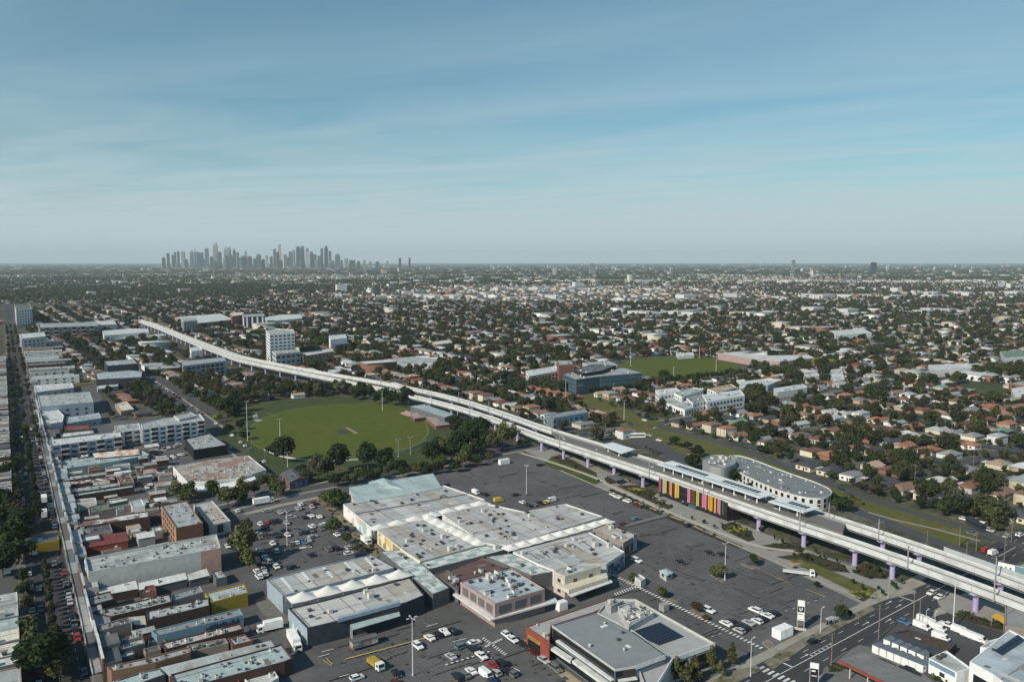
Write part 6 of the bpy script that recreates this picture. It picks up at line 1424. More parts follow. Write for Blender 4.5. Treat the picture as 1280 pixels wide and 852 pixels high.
# dark shade structure in the linear park, seats, yellow shrubs as garden mass
for lab, px, z in [('flat dark park shelter beside the path under the viaduct', [(760, 595), (770, 592), (780, 598), (770, 601)], 3.0)]:
    p = PX(px, z); o = thing('park_shelter', lab, 'shelter', (*cen(p), 0)); MB().prism(p, z - .2, z, bot=True).build('roof', wallmat('dgrey'), o)
    for q in inset(p, .4): MB().tube((*q, 0), (*q, z - .2), .08, n=6).build('post', wallmat('dgrey'), o)
o = thing('bus_shelter', 'small bus shelter with pale roof by the main road', 'bus shelter', (*G(1037, 780), .1)); p = PX([(1032, 772), (1040, 769), (1044, 771.5), (1036, 775)], 2.7); MB().prism(p, 2.5, 2.7, bot=True).build('roof', wallmat('lgrey'), o)
for q in inset(p, .2): MB().tube((*q, .1), (*q, 2.5), .06, n=5).build('post', wallmat('grey'), o)
e = front_edges(p)[-1]; b1 = inset(p, .25); MB().prism(ccw([b1[2], b1[3], (b1[3][0] + .05, b1[3][1] + .05), (b1[2][0] + .05, b1[2][1] + .05)]), .4, 2.3, bot=True).build('glass_panel', glass('window glass'), o)
# pylon signs
def pylon(lab, px, h, w, parts, rz=None):
    x, y = G(*px); rz = math.radians(-20) if rz is None else rz; o = thing('pylon_sign', lab, 'sign', (x, y, .1), rz)
    for s in (-1, 1): MB().box((s * w / 2, 0, 0), (.18, .35, h)).build('post', wallmat('lgrey'), o, (0, 0, 0))
    for z0, z1, c, f in parts:
        b = MB().box((0, 0, z0), (w - .1, .4, z1 - z0 - .08)).build('sign_panel', wallmat(c), o, (0, 0, 0))
        for k, (mx_, mz, mw, mh, mc) in enumerate(f): MB().box((mx_, -.22, z0 + mz), (mw, .05, mh)).build('sign_mark', wallmat(mc), b, (0, 0, 0))
    MB().box((0, 0, -.05), (w + 1.6, 1.6, .2)).build('base', wallmat('cream'), o, (0, 0, 0)); return o
pylon('tall white and black pylon sign beside the main road', (1000.5, 786), 9.8, 2.1, [(1.2, 3.0, 'dgrey', []), (3.0, 4.6, 'white', [(0, .3, 1.6, .3, 'lgrey')]), (4.6, 5.8, 'white', [(-.2, .4, 1.4, .3, 'dgrey')]), (5.8, 7.8, 'black', [(-.1, .5, .7, .25, 'white'), (.3, .8, .25, .8, 'white'), (-.4, .9, .25, .6, 'white')]), (7.8, 9.8, 'white', [])])
pylon('shorter black pylon sign with white top at the bottom edge', (1017, 860), 7.5, 2.2, [(1.0, 3.2, 'black', [(0, .6, 1.2, .3, 'lgrey')]), (3.2, 4.6, 'black', [(0, .4, 1.4, .35, 'lgrey')]), (4.6, 5.9, 'black', [(-.2, .4, 1.0, .4, 'white')]), (5.9, 7.5, 'white', [])])
# light and power poles
lamp_post('tall light pole in the lower market car park', (516, 844), 17.5)
lamp_post('tall light pole among the parked cars left of the market', (359, 682), 15)
lamp_post('tall light pole in the empty upper car park', (658, 617), 15)
lamp_post('tall light pole above the round tree in the station car park', (906, 725), 14.5, 2)
lamp_post('slim light pole at the corner of the store drive', (938, 845), 11.5, 1, r=.12)
lamp_post('slim light pole beside the main road pylon sign', (1025.5, 791), 8.5, 1, r=.12)
lamp_post('slim pole beside the park path near the station', (851, 645), 7, 1, r=.1, white=False)
lamp_post('slim pole near the plaza palms', (1110, 748), 8, 1, r=.1, white=False)
for lab, b_, h in [('tall floodlight mast at the left end of the oval', (309.5, 551), 27), ('floodlight mast rising behind the big round tree', (350, 545), 12), ('floodlight mast behind the top of the oval', (478, 513), 16), ('floodlight mast near the grandstand', (572, 534), 14), ('dark post at the right of the oval, left one', (498, 571), 11), ('dark post at the right of the oval, right one', (513, 568), 11), ('short pole beside the oval pavilion', (359.5, 584), 9)]: lamp_post(lab, b_, h, 2, 'sports ground light masts', 'floodlight_mast', .2, white='dark' not in lab)
for i, (u, v, h) in enumerate([(788, 458, 22), (895, 464, 20), (874, 448, 16), (842, 470, 10), (707, 500, 18), (780, 527, 16)]): lamp_post('far pole %s' % ['beside the glass office and far oval', 'at the right end of the far oval', 'behind the far oval', 'in front of the far oval hedge', 'in the lawn left of the glass office', 'beside the parallel road roundabout'][i], (u, v), h, 2, 'sports ground light masts', 'floodlight_mast', .2)
power_pole('power pole with double crossarm beside the red edged canopy', *G(1039, 831), 10, arms=2); power_pole('power pole in front of the storage units', *G(1098, 800), 12, arms=2); power_pole('power pole at the van yard gate', *G(1149, 783), 9.5)
power_pole('thin power pole at the intersection before the viaduct', *G(1141.5, 778), 12, arms=2)
lamp_post('very tall steel pole at the right, casting a long shadow', (1191, 786), 15, 1, r=.2)
for u, v, h, lab in [(1157, 784, 6, 'left'), (1168, 787, 6, 'right')]: lamp_post('white goose neck lamp on the %s over the van yard' % lab, (u, v), h, 1, r=.1)
for u, v, h in [(1158, 692, 10), (1199, 683, 9), (1220, 690, 9), (1255, 702, 13), (1264, 678, 10), (1208, 698, 7), (1244, 660, 8)]: x, y = G(u, v); power_pole('power pole beside the far intersection on the right', x, y, h, auto=True)
for t in range(20, 520, 34): x, y = HS(t, 3.2 if t % 68 else 16.8); power_pole('power pole along the high street footpath', x, y, 10, auto=True)
for t in range(0, 300, 38): 
    u, v = 205 + t * .42, 488 + t * .33; x, y = G(u, v); power_pole('power pole along the oval road', x + 7, y, 10, auto=True)
# ================================================================== TREES, HOUSES AND THE FAR SUBURBS
ZONES = [('by the cricket oval', (420, 540)), ('left of the oval', (280, 525)), ('near the grandstand', (560, 530)), ('behind the cricket oval', (400, 490)), ('near the glass office', (750, 480)), ('by the white townhouses', (880, 505)), ('beside the curved apartments', (990, 600)), ('near the station', (850, 560)), ('beside the far oval', (850, 455)), ('by the school hall', (980, 455)), ('behind the market', (450, 600)), ('in the left car park', (380, 670)), ('by the stained flat roof', (270, 610)), ('near the orange brick building', (250, 665)), ('on the high street', (60, 760)), ('left of the high street', (10, 680)), ('in the station car park', (890, 730)), ('before the modern store', (880, 845)), ('by the pylon sign', (1050, 775)), ('in the viaduct park', (950, 675)), ('along the verge road', (1080, 620)), ('beside the verge', (1075, 590)), ('near the right crossing', (1240, 650)), ('near the right edge', (1260, 600)), ('in middle right streets', (1130, 560)), ('near the white flats', (1180, 480)), ('near the right lawn', (1220, 510)), ('behind the townhouses', (1000, 500)), ('past the school hall', (1060, 450)), ('near the office tower', (360, 455)), ('near the white cube', (430, 430)), ('near the left apartments', (180, 510)), ('near the navy offices', (160, 470)), ('by the viaduct curve', (290, 470)), ('beside upper high street', (60, 430)), ('near the teal flats', (700, 515)), ('behind the left viaduct', (560, 470)), ('near the parallel road', (640, 480)), ('near the viaduct yard', (500, 455)), ('behind the left shops', (-60, 520)), ('in far left streets', (230, 420)), ('in far middle streets', (620, 440)), ('in far right streets', (1150, 430)), ('before the left apartments', (230, 500))]
ZW = [(n, G(*q)) for n, q in ZONES]
def zone(x, y): return min(ZW, key=lambda z: math.dist(z[1], (x, y)) / math.sqrt(max(200, z[1][1])))[0]
def T(u, v, h, r, col='dark green', kind='round', i=0):
    x, y = G(u, v); return tree(x, y, h, r, col, kind, zone(x, y), i)
D, M_, O, GG, BR, YG = 'dark green', 'mid green', 'olive green', 'grey green', 'brownish', 'yellow green'
hand = [(355, 579, 18, 7.5, D), (340, 570, 8, 4, D), (398, 600, 15, 6, GG), (424, 591, 18, 7.5, D), (410, 597, 13, 5, D), (460, 588, 18, 7, D), (481, 588, 14, 6.5, D), (450, 600, 8, 4, M_), (433, 606, 7, 4, O), (471, 600, 8, 4, M_), (486, 595, 8, 4, GG), (500, 590, 8, 4.5, D), (515, 590, 6, 3.5, M_), (540, 582, 16, 7, D), (552, 587, 9, 4, M_), (565, 578, 14, 6, D), (575, 572, 19, 8, D), (590, 562, 19, 8, D), (597, 574, 14, 5.5, D), (606, 562, 15, 6, D), (612, 578, 8, 3, O), (601, 548, 17, 7, D), (585, 552, 16, 7, D), (572, 545, 15, 6.5, D), (628, 563, 22, 7.5, O), (640, 556, 15, 5, O), (616, 566, 13, 5, GG), (652, 560, 7, 3, O), (530, 590, 7, 4, D), (384, 604, 9, 5, GG), (376, 597, 8, 4, D), (392, 590, 10, 5, GG), (583, 578, 12, 4.5, M_), (556, 566, 8, 4, D),
        (283, 522, 16, 8, D), (292, 527, 13, 6, D), (275, 516, 13, 6, D), (272, 528, 8, 4, YG), (300, 515, 13, 6, D), (268, 508, 12, 6, D), (290, 510, 12, 6, D), (306, 550, 7, 4, D), (286, 543, 8, 4, D), (300, 538, 8, 4, D),
        (490, 507, 15, 7, D), (500, 508, 15, 7, D), (510, 507, 16, 7, D), (480, 502, 13, 6, D), (470, 505, 11, 5, D), (505, 500, 13, 6, D), (420, 490, 12, 5, M_), (445, 500, 11, 6, D), (455, 498, 12, 5, D),
        (305, 706, 18, 6.5, O), (298, 700, 13, 5, O), (309, 696, 13, 5, O), (308, 668, 9, 3.5, O), (312, 714, 10, 4, O), (417, 668, 8, 4.2, M_), (434, 680, 5, 2.4, M_), (448, 693, 6, 3, O), (412, 634, 10, 5, M_), (424, 633, 9, 5, D), (420, 637, 7, 5, M_), (405, 628, 7, 4, O),
        (222, 626, 11, 5, O), (236, 625, 10, 4.5, M_), (230, 630, 7, 4, O), (266, 621, 10, 4, M_), (285, 634, 11, 6, O), (306, 624, 12, 5, O), (301, 632, 8, 4, D), (330, 612, 10, 4.5, O), (345, 620, 10, 5, O), (318, 618, 6, 3, D), (294, 628, 8, 4, D), (340, 606, 8, 4, O), (352, 622, 7, 3.5, O), (243, 669, 9, 5, D),
        (55, 848, 14, 9, D), (45, 830, 11, 6, GG), (75, 852, 9, 5, O), (14, 690, 14, 8, D), (25, 668, 13, 7, D), (8, 665, 13, 8, D), (4, 722, 12, 7, D), (30, 700, 9, 5, D), (2, 640, 12, 7, D), (14, 640, 10, 6, D), (22, 650, 10, 6, BR), (6, 600, 10, 6, D), (30, 742, 6, 4, O), (14, 704, 10, 7, D), (24, 682, 10, 6, D),
        (898, 725, 7, 3.4, O), (893, 722, 5, 2.4, M_), (942, 708, 6, 2, D), (828, 748, 4.5, 2.2, O), (870, 765, 4, 2.4, BR), (791, 728, 4, 2.2, M_), (1051, 777, 6.5, 2.4, D), (1062, 772, 3, 1.2, D), (1021, 735, 3, 1.4, D), (882, 775, 2, 1.5, BR),
        (843, 557, 7, 4, D), (860, 562, 6, 3, D), (872, 572, 8, 4.6, D), (866, 588, 10, 5.5, D), (852, 559, 3, 3, D), (1052, 640, 8, 5.5, D), (1040, 630, 6, 4, D), (921, 601, 7, 6, D), (912, 596, 6, 5, D), (930, 604, 5, 4, D), (936, 612, 4, 3, D), (1022, 459, 12, 7, YG), (1038, 458, 10, 6, YG), (430, 433, 10, 6, O), (395, 434, 12, 8, O)]
for i, t in enumerate(hand): T(*t, kind='airy' if t[4] in (O, GG, BR) and t[2] > 5 else 'round', i=i)
for i, (u, v, h, r) in enumerate([(845, 856, 9, 3.4), (868, 853, 8.5, 3), (858, 862, 8, 3), (890, 843, 9.5, 2.8), (900, 848, 6, 2.4), (915, 833, 8.5, 2.7)]): T(u, v, h, r, O, 'cone', i)
for t in range(12, 106, 4): T(*UV(*HS(t, 10.3)), R.uniform(4.5, 6.5), R.uniform(1.5, 2.1), D if t % 3 else O, 'column', t)
for t in range(178, 420, 9): T(*UV(*HS(t, 10.3)), R.uniform(5, 7), R.uniform(1.8, 2.6), D, 'round', t)
EXTRA = []
for i in range(6, len(r5) - 2):
    d = Vector((r5[i + 1][0] - r5[i][0], r5[i + 1][1] - r5[i][1])).normalized(); q = (r5[i][0] + d.y * 7 * (1 if d.y < 0 else 1), r5[i][1] - d.x * 7)
    q = q if q[1] > r5[i][1] else (r5[i][0] - d.y * 7, r5[i][1] + d.x * 7)
    if R.random() < .8 and 100 < UV(*q)[0] < 1276: T(*UV(*q), R.uniform(3.5, 8), R.uniform(1.6, 3.4), R.choice([D, GG, O, M_, D]), R.choice(['round', 'airy']), i)
for t in range(300, 1500, 15):
    for off in (3.4, 10.3, 16.2):
        if R.random() < .5: x_, y_ = HS(t + R.uniform(-4, 4), off); (EXTRA.append((x_, y_, R.uniform(4, 9), R.uniform(1.8, 3.6))) if t > 480 else T(*UV(x_, y_), R.uniform(5, 9), R.uniform(2.2, 3.6), R.choice([D, D, GG, O]), 'airy', t))
for t in range(8, 300, 9):
    if not 95 < t < 150 and R.random() < .75: T(*UV(*HS(t + R.uniform(-2, 2), 17.6)), R.uniform(6, 10), R.uniform(2.2, 3.6), R.choice([D, GG, O]), 'airy', t)  # extra trees on the left footpath, added to throw shade over the street
for u, v, h, r in [(548, 592, 8, 4), (535, 594, 7, 3.5), (522, 593, 7, 3.5), (556, 575, 15, 6), (547, 570, 13, 5), (578, 585, 10, 5), (596, 583, 8, 4), (463, 601, 7, 4), (441, 605, 7, 4), (570, 590, 7, 4), (505, 596, 7, 4), (418, 608, 7, 4)]: T(u, v, h, r, R.choice([D, D, M_, O]), 'round', u)
for u in range(318, 470, 9): T(u, 503 - 8 * math.sin((u - 300) / 60) + R.uniform(-2, 2) - (u - 318) * .02, R.uniform(10, 15), R.uniform(5, 7), R.choice([D, D, GG]), 'round', u)
for u in range(806, 936, 6):
    f = (u - 806) / 130; T(u, 483 - 15 * f + R.uniform(-1, 1), R.uniform(7, 9), R.uniform(3.2, 4.2), D, 'round', u)
for u in range(735, 810, 7): T(u, 492 - (u - 735) * .1, R.uniform(5, 7), 3.5, D, 'round', u)
# young street trees in the plaza
YT = [(1071, 716), (1085, 712), (1098, 716), (1085, 725), (1103, 722), (1098, 738), (1115, 733), (1127, 731), (1119, 738), (1103, 746), (950, 665), (968, 676), (978, 680), (1005, 700), (1020, 693), (1030, 699), (1046, 705), (787, 605), (760, 600), (865, 650), (880, 655), (893, 661), (748, 604), (720, 588), (700, 580), (830, 632), (812, 622), (1066, 731), (1078, 739), (1013, 701)]
for i, (u, v) in enumerate(YT): T(u, v, R.uniform(2.2, 3.6), R.uniform(.6, 1.0), D, 'small', i)
# far shrub mass in the garden beds (nobody could count it)
def gn_mass(name, pts, scales, rots, idxs, crowns, m, label):
    """one object: crowns of foliage instanced on a cloud of points"""
    me = bpy.data.meshes.new(name); me.vertices.add(len(pts)); me.vertices.foreach_set('co', np.array(pts, dtype=np.float32).ravel())
    for nm, tp, arr in (('s', 'FLOAT_VECTOR', scales), ('rz', 'FLOAT', rots), ('ix', 'INT', idxs)):
        at = me.attributes.new(nm, tp, 'POINT'); at.data.foreach_set('vector' if tp == 'FLOAT_VECTOR' else 'value', np.array(arr, dtype=np.int32 if tp == 'INT' else np.float32).ravel())
    me.materials.append(m)
    o = link(name, me); o['kind'] = 'stuff'; o['label'] = label
    g = bpy.data.node_groups.new(name, 'GeometryNodeTree'); g.interface.new_socket('Geometry', in_out='INPUT', socket_type='NodeSocketGeometry'); g.interface.new_socket('Geometry', in_out='OUTPUT', socket_type='NodeSocketGeometry')
    N, L = g.nodes.new, g.links.new; gi, go = N('NodeGroupInput'), N('NodeGroupOutput')
    ip = N('GeometryNodeInstanceOnPoints'); j = N('GeometryNodeJoinGeometry')
    for c in reversed(crowns):
        oi = N('GeometryNodeObjectInfo'); oi.inputs['Object'].default_value = c; oi.inputs['As Instance'].default_value = True; L(oi.outputs['Geometry'], j.inputs[0])
    def attr(nm, tp): a = N('GeometryNodeInputNamedAttribute'); a.data_type = tp; a.inputs['Name'].default_value = nm; return a.outputs['Attribute']
    L(gi.outputs[0], ip.inputs['Points']); L(j.outputs[0], ip.inputs['Instance']); ip.inputs['Pick Instance'].default_value = True
    L(attr('ix', 'INT'), ip.inputs['Instance Index']); L(attr('s', 'FLOAT_VECTOR'), ip.inputs['Scale'])
    cx = N('ShaderNodeCombineXYZ'); L(attr('rz', 'FLOAT'), cx.inputs[2]); L(cx.outputs[0], ip.inputs['Rotation'])
    sm = N('GeometryNodeSetMaterial'); sm.inputs['Material'].default_value = m; L(ip.outputs[0], sm.inputs[0]); L(sm.outputs[0], go.inputs[0])
    md = o.modifiers.new('scatter', 'NODES'); md.node_group = g; return o
TINYS = [o for o in bpy.data.objects if o.name.startswith('crown') and o.data.name.startswith('crown')]
def crown_objs(kind, n=4): return [next(o for o in bpy.data.objects if o.data is CROWNS[(kind, i)]) for i in range(n) if (kind, i) in CROWNS]
# ---- houses laid out along the streets
lots = []
rr = random.Random(11)
for k in range(-27, 42):
    b = 30 + k * 64
    for s in (-1, 1):
        a = -100 + rr.uniform(0, 6)
        while a < 2300:
            x, y = MW(a, b + s * 15.5); step = rr.uniform(12.2, 15)
            if inview(x, y) and y < 2250 and not masked(x, y) and abs((a - 40) % 190 - 95) < 86: lots.append((x, y, a, b, s))
            a += step
lots.sort(key=lambda l: math.hypot(l[0], l[1]))
def in_frame(x, y, m=4): u, v = UV(x, y, 3); return -m < u < 1280 + m and v < 856
RW = ['terracotta'] * 14 + ['dark red'] * 13 + ['brown'] * 20 + ['grey'] * 18 + ['charcoal'] * 12 + ['light grey'] * 12 + ['white'] * 5 + ['tan'] * 12 + ['green'] * 2
WW = ['white'] * 6 + ['cream'] * 5 + ['brick'] * 5 + ['grey'] * 2 + ['tan'] * 2
FIXR = [((1075, 590), 'green'), ((1185, 590), 'terracotta'), ((1165, 582), 'tan'), ((1014, 578), 'dark red')]
nh = 0; farlots = []
for (x, y, a, b, s) in lots:
    if rr.random() < .04: continue
    rz = GA + (math.pi / 2 if s > 0 else -math.pi / 2) + rr.choice([0, 0, 0, math.pi]) * 0 + rr.uniform(-.03, .03)
    jx, jy = rr.uniform(-1.5, 1.5), rr.uniform(-1.5, 1.5)
    if nh < 300 and in_frame(x, y, -2):
        rc = rr.choice(RW)
        for q, c in FIXR:
            if math.dist(G(*q), (x, y)) < 9: rc = c
        house(x + jx, y + jy, rz, rr.choices(range(6), (5, 6, 5, 2, 2, 1))[0], rc, rr.choice(WW), zone(x, y), rr); nh += 1
    else: farlots.append((x + jx, y + jy, rz))
print('houses', nh, 'far lots', len(farlots))
def far_houses(name, arr, label, sc=(1, 1), big=0.0):
    rs = np.random.RandomState(5); n = len(arr); A = np.array(arr)
    w = rs.uniform(8, 12, n) * sc[0]; d = rs.uniform(10, 16, n) * sc[0]; h = np.where(rs.rand(n) < .12, 5.8, 3.0) * sc[1]; ri = rs.uniform(1.4, 2.6, n) * sc[1]
    bg_ = rs.rand(n) < big; w = np.where(bg_, w * 2.2, w); d = np.where(bg_, d * 2.5, d); h = np.where(bg_, h * 2, h); ri = np.where(bg_, .4, ri)
    c, s = np.cos(A[:, 2]), np.sin(A[:, 2]); V = np.zeros((n, 14, 3))
    o = .5
    def put_(k, lx, ly, z): V[:, k, 0] = A[:, 0] + lx * c - ly * s; V[:, k, 1] = A[:, 1] + lx * s + ly * c; V[:, k, 2] = z
    for k, (i, j) in enumerate([(-1, -1), (1, -1), (1, 1), (-1, 1)]):
        put_(k, i * w / 2, j * d / 2, 0); put_(4 + k, i * w / 2, j * d / 2, h); put_(8 + k, i * (w / 2 + o), j * (d / 2 + o), h - .05)
    hip = np.where(rs.rand(n) < .7, np.minimum(w / 2, d / 2 - .5), 0)
    put_(12, 0, -(d / 2 + o) + hip, h + ri); put_(13, 0, (d / 2 + o) - hip, h + ri)
    F_ = [(0, 1, 5, 4), (1, 2, 6, 5), (2, 3, 7, 6), (3, 0, 4, 7), (9, 10, 13, 12), (11, 8, 12, 13), (8, 9, 12, -1), (10, 11, 13, -1)]
    loops = []; tot = []
    tmpl = [i for f in F_ for i in f if i >= 0]; lt = [sum(1 for i in f if i >= 0) for f in F_]
    li = (np.arange(n)[:, None] * 14 + np.array(tmpl)[None, :]).ravel(); lt_ = np.tile(lt, n); ls = np.concatenate([[0], np.cumsum(lt_)[:-1]])
    me = bpy.data.meshes.new(name); me.vertices.add(n * 14); me.vertices.foreach_set('co', V.astype(np.float32).ravel()); me.loops.add(len(li)); me.loops.foreach_set('vertex_index', li.astype(np.int32))
    me.polygons.add(len(lt_)); me.polygons.foreach_set('loop_start', ls.astype(np.int32))
    rk = list(HROOF); wk = list(HWALL)
    for r_ in rk: me.materials.append(mat('far roof ' + r_, HROOF[r_], .75, .25, .5))
    for w_ in wk: me.materials.append(mat('far wall ' + w_, HWALL[w_], .85, .15, .5))
    pr = np.array([11, 10, 17, 17, 11, 16, 11, 12, 2], float); pr /= pr.sum()
    mr_ = rs.choice(len(rk), n, p=pr); mr_ = np.where(bg_, rs.choice([5, 6, 3], n), mr_); mw = rs.choice(len(wk), n, p=[.34, .24, .22, .1, .1]) + len(rk)
    mi = np.concatenate([np.repeat(mw[:, None], 4, 1), np.repeat(mr_[:, None], 4, 1)], 1).ravel(); me.polygons.foreach_set('material_index', mi.astype(np.int32))
    me.update(calc_edges=True); me.validate()
    o_ = link(name, me); o_['kind'] = 'stuff'; o_['label'] = label; return o_
# scattered homes beyond the drawn street grid
for _ in range(19000):
    y = math.sqrt(rr.uniform(2250 ** 2, 7500 ** 2)); x = rr.uniform(-VIEWK, VIEWK) * y
    g = math.sin(x * .0021 + 1.3) * math.sin(y * .0013 + .7) + .5 * math.sin(x * .0007 - y * .0009)
    if g > .62: continue
    farlots.append((x, y, GA + rr.choice([0, math.pi / 2]) + rr.uniform(-.1, .1)))
sheds = [(x + rr.uniform(-9, 9), y + rr.uniform(-9, 9), rz) for x, y, rz in farlots if y < 1700 and rr.random() < .5]
far_houses('distant_houses', farlots, 'mass of distant suburban houses reaching towards the horizon', big=.05)
far_houses('distant_sheds', sheds, 'mass of small sheds and garages behind distant houses', sc=(.42, .85))
# ---- trees of the suburbs: nearest are things, the rest one mass
cand = []
for k in range(-27, 42):
    b = 30 + k * 64
    for s in (-1, 1):
        a = -120
        while a < 2300:
            a += rr.uniform(5.0, 9.5)
            for off, pr_ in ((5.6, .45), (rr.uniform(24, 32), .95), (rr.uniform(7, 9), .34), (rr.uniform(24, 32), .9), (rr.uniform(20, 32), .3)):
                if rr.random() < pr_:
                    x, y = MW(a + rr.uniform(-2, 2), b + s * off)
                    if inview(x, y) and y < 2250 and not masked(x, y):
                        big = rr.random(); h = rr.uniform(8, 14) if big < .12 else rr.uniform(5, 8) if big < .45 else rr.uniform(2.5, 5); cand.append((x, y, h, h * rr.uniform(.36, .6)))
# dense tree belts (gardens, creek line and schools)
for (u, v, n, sp, hmin, hmax) in [(390, 443, 60, 45, 9, 14), (255, 492, 50, 40, 8, 13), (95, 455, 50, 40, 8, 13), (350, 480, 40, 30, 8, 13), (650, 452, 40, 35, 8, 15), (930, 500, 25, 16, 10, 15), (1010, 470, 30, 26, 10, 15), (1060, 455, 26, 24, 9, 13), (1140, 612, 6, 14, 8, 13), (1180, 640, 7, 10, 9, 14), (1110, 590, 5, 12, 8, 12), (1270, 470, 22, 18, 10, 15), (1075, 560, 10, 9, 9, 13), (760, 440, 20, 25, 8, 13), (450, 420, 120, 90, 9, 14), (230, 410, 80, 60, 8, 14), (860, 520, 16, 12, 7, 11), (700, 505, 14, 14, 5, 9), (640, 475, 30, 24, 6, 10), (520, 462, 30, 30, 7, 12)]:
    c = G(u, v)
    for _ in range(n):
        x, y = c[0] + rr.gauss(0, sp), c[1] + rr.gauss(0, sp * 1.3)
        if not masked(x, y): h = rr.uniform(hmin, hmax); cand.append((x, y, h, h * rr.uniform(.38, .5)))
cand.sort(key=lambda t: math.hypot(t[0], t[1]) / (t[2] + 2))
left = max(0, 300 - len(TREES)); far = list(EXTRA)
CC = ['dark green'] * 8 + ['mid green'] * 3 + ['olive green'] * 3 + ['grey green'] * 3 + ['brownish'] * 2 + ['rusty']
for t in cand:
    if left and in_frame(t[0], t[1], -2): tree(*t, rr.choice(CC), rr.choice(['round', 'round', 'airy']), zone(t[0], t[1]), rr.randrange(4)); left -= 1
    else: far.append(t)
print('trees', len(TREES), 'mass', len(far))
MASSC = [(.020, .033, .014), (.027, .042, .017), (.040, .056, .020), (.060, .068, .027), (.030, .041, .025), (.060, .068, .044), (.024, .036, .015), (.066, .052, .032), (.022, .034, .015), (.043, .056, .020), (.078, .080, .030)]
FM = leafmat('foliage of the mass', MASSC)
def massof(name, lst, kinds, label):
    cs = [o for k in kinds for o in crown_objs(k)]
    gn_mass(name, [(x, y, 0) for x, y, h, r in lst], [(r, r, h) for x, y, h, r in lst], [rr.uniform(0, 6.28) for _ in lst], [rr.randrange(len(cs)) for _ in lst], cs, FM, label)
massof('suburb_trees', far, ['round', 'airy'], 'mass of garden and street trees among the houses')
sc_ = []
for _ in range(95000):
    y = math.sqrt(rr.uniform(2200 ** 2, 7800 ** 2)); x = rr.uniform(-VIEWK, VIEWK) * y
    if math.sin(x * .0021 + 1.3) * math.sin(y * .0013 + .7) + .5 * math.sin(x * .0007 - y * .0009) + rr.gauss(0, .35) < -.25: continue
    sc_.append((x, y, rr.uniform(5, 12), rr.uniform(2.5, 6.5)))
for _ in range(16000):
    y = math.sqrt(rr.uniform(7000 ** 2, 24000 ** 2)); x = rr.uniform(-VIEWK, VIEWK) * y; sc_.append((x, y, rr.uniform(8, 16), rr.uniform(20, 60)))
massof('distant_trees', sc_, ['small'], 'mass of tree canopy in the far suburbs up to the horizon')
# garden shrubs in the linear park beds
gs = []
for px, n in [([(757, 614), (765, 611), (930, 683), (922, 685)], 160), ([(770, 607), (797, 606), (822, 616), (842, 634), (835, 637)], 60), ([(901, 657), (915, 652), (938, 664), (944, 675), (935, 677)], 60), ([(948, 682), (985, 678), (1006, 686), (1000, 690)], 40), ([(970, 696), (1010, 691), (1055, 706), (1062, 716)], 60), ([(1065, 715), (1090, 702), (1112, 720), (1108, 724)], 50), ([(1192, 767), (1204, 764), (1262, 784), (1266, 790)], 50), ([(1060, 742), (1075, 740), (1092, 748)], 20), ([(688, 572), (700, 568), (745, 592)], 30), ([(395, 625), (404, 620), (447, 660), (437, 663)], 60), ([(437, 664), (462, 670), (478, 690), (470, 698), (452, 690)], 60), ([(1040, 600), (1060, 617), (1090, 632), (1070, 636)], 60), ([(800, 556), (830, 566), (822, 570)], 40), ([(1088, 826), (1096, 822), (1150, 846), (1146, 851)], 110), ([(1160, 838), (1180, 846), (1200, 860), (1170, 856)], 40), ([(1034, 836), (1046, 829), (1056, 834), (1042, 842)], 60)]:
    p = PX(px); xs = [q[0] for q in p]; ys = [q[1] for q in p]
    k = 0
    while k < n:
        x, y = rr.uniform(min(xs), max(xs)), rr.uniform(min(ys), max(ys)); k += .3
        if inside(x, y, p): k += .7; gs.append((x, y, rr.uniform(.5, 1.4), rr.uniform(.4, 1.0)))
massof('garden_shrubs', gs, ['small'], 'low garden shrubs growing in the mulched beds')
YM = leafmat('yellow groundcover', [(.24, .25, .03), (.17, .2, .03), (.28, .27, .05)])
ys_ = []
for cu, cv, n in [(796, 612, 40), (922, 662, 60), (1080, 743, 26)]:
    c = G(cu, cv); ys_ += [(c[0] + rr.gauss(0, 2.0), c[1] + rr.gauss(0, 1.5), rr.uniform(.4, .8), rr.uniform(.5, .9)) for _ in range(n)]
cs = crown_objs('small')
gn_mass('yellow_groundcover', [(x, y, .05) for x, y, h, r in ys_], [(r, r, h) for x, y, h, r in ys_], [0] * len(ys_), [i % len(cs) for i in range(len(ys_))], cs, YM, 'bright yellow green groundcover plants in the station park')
# power poles among the houses
npp = 0
for k in range(-27, 42):
    for a in range(-100, 1500, 45):
        x, y = MW(a + 9, 30 + k * 64 + 5)
        if npp < 60 and in_frame(x, y, -5) and y < 900 and not masked(x, y): power_pole('power pole %s' % zone(x, y), x, y, R.uniform(9, 11), GA + 1.57, True); npp += 1
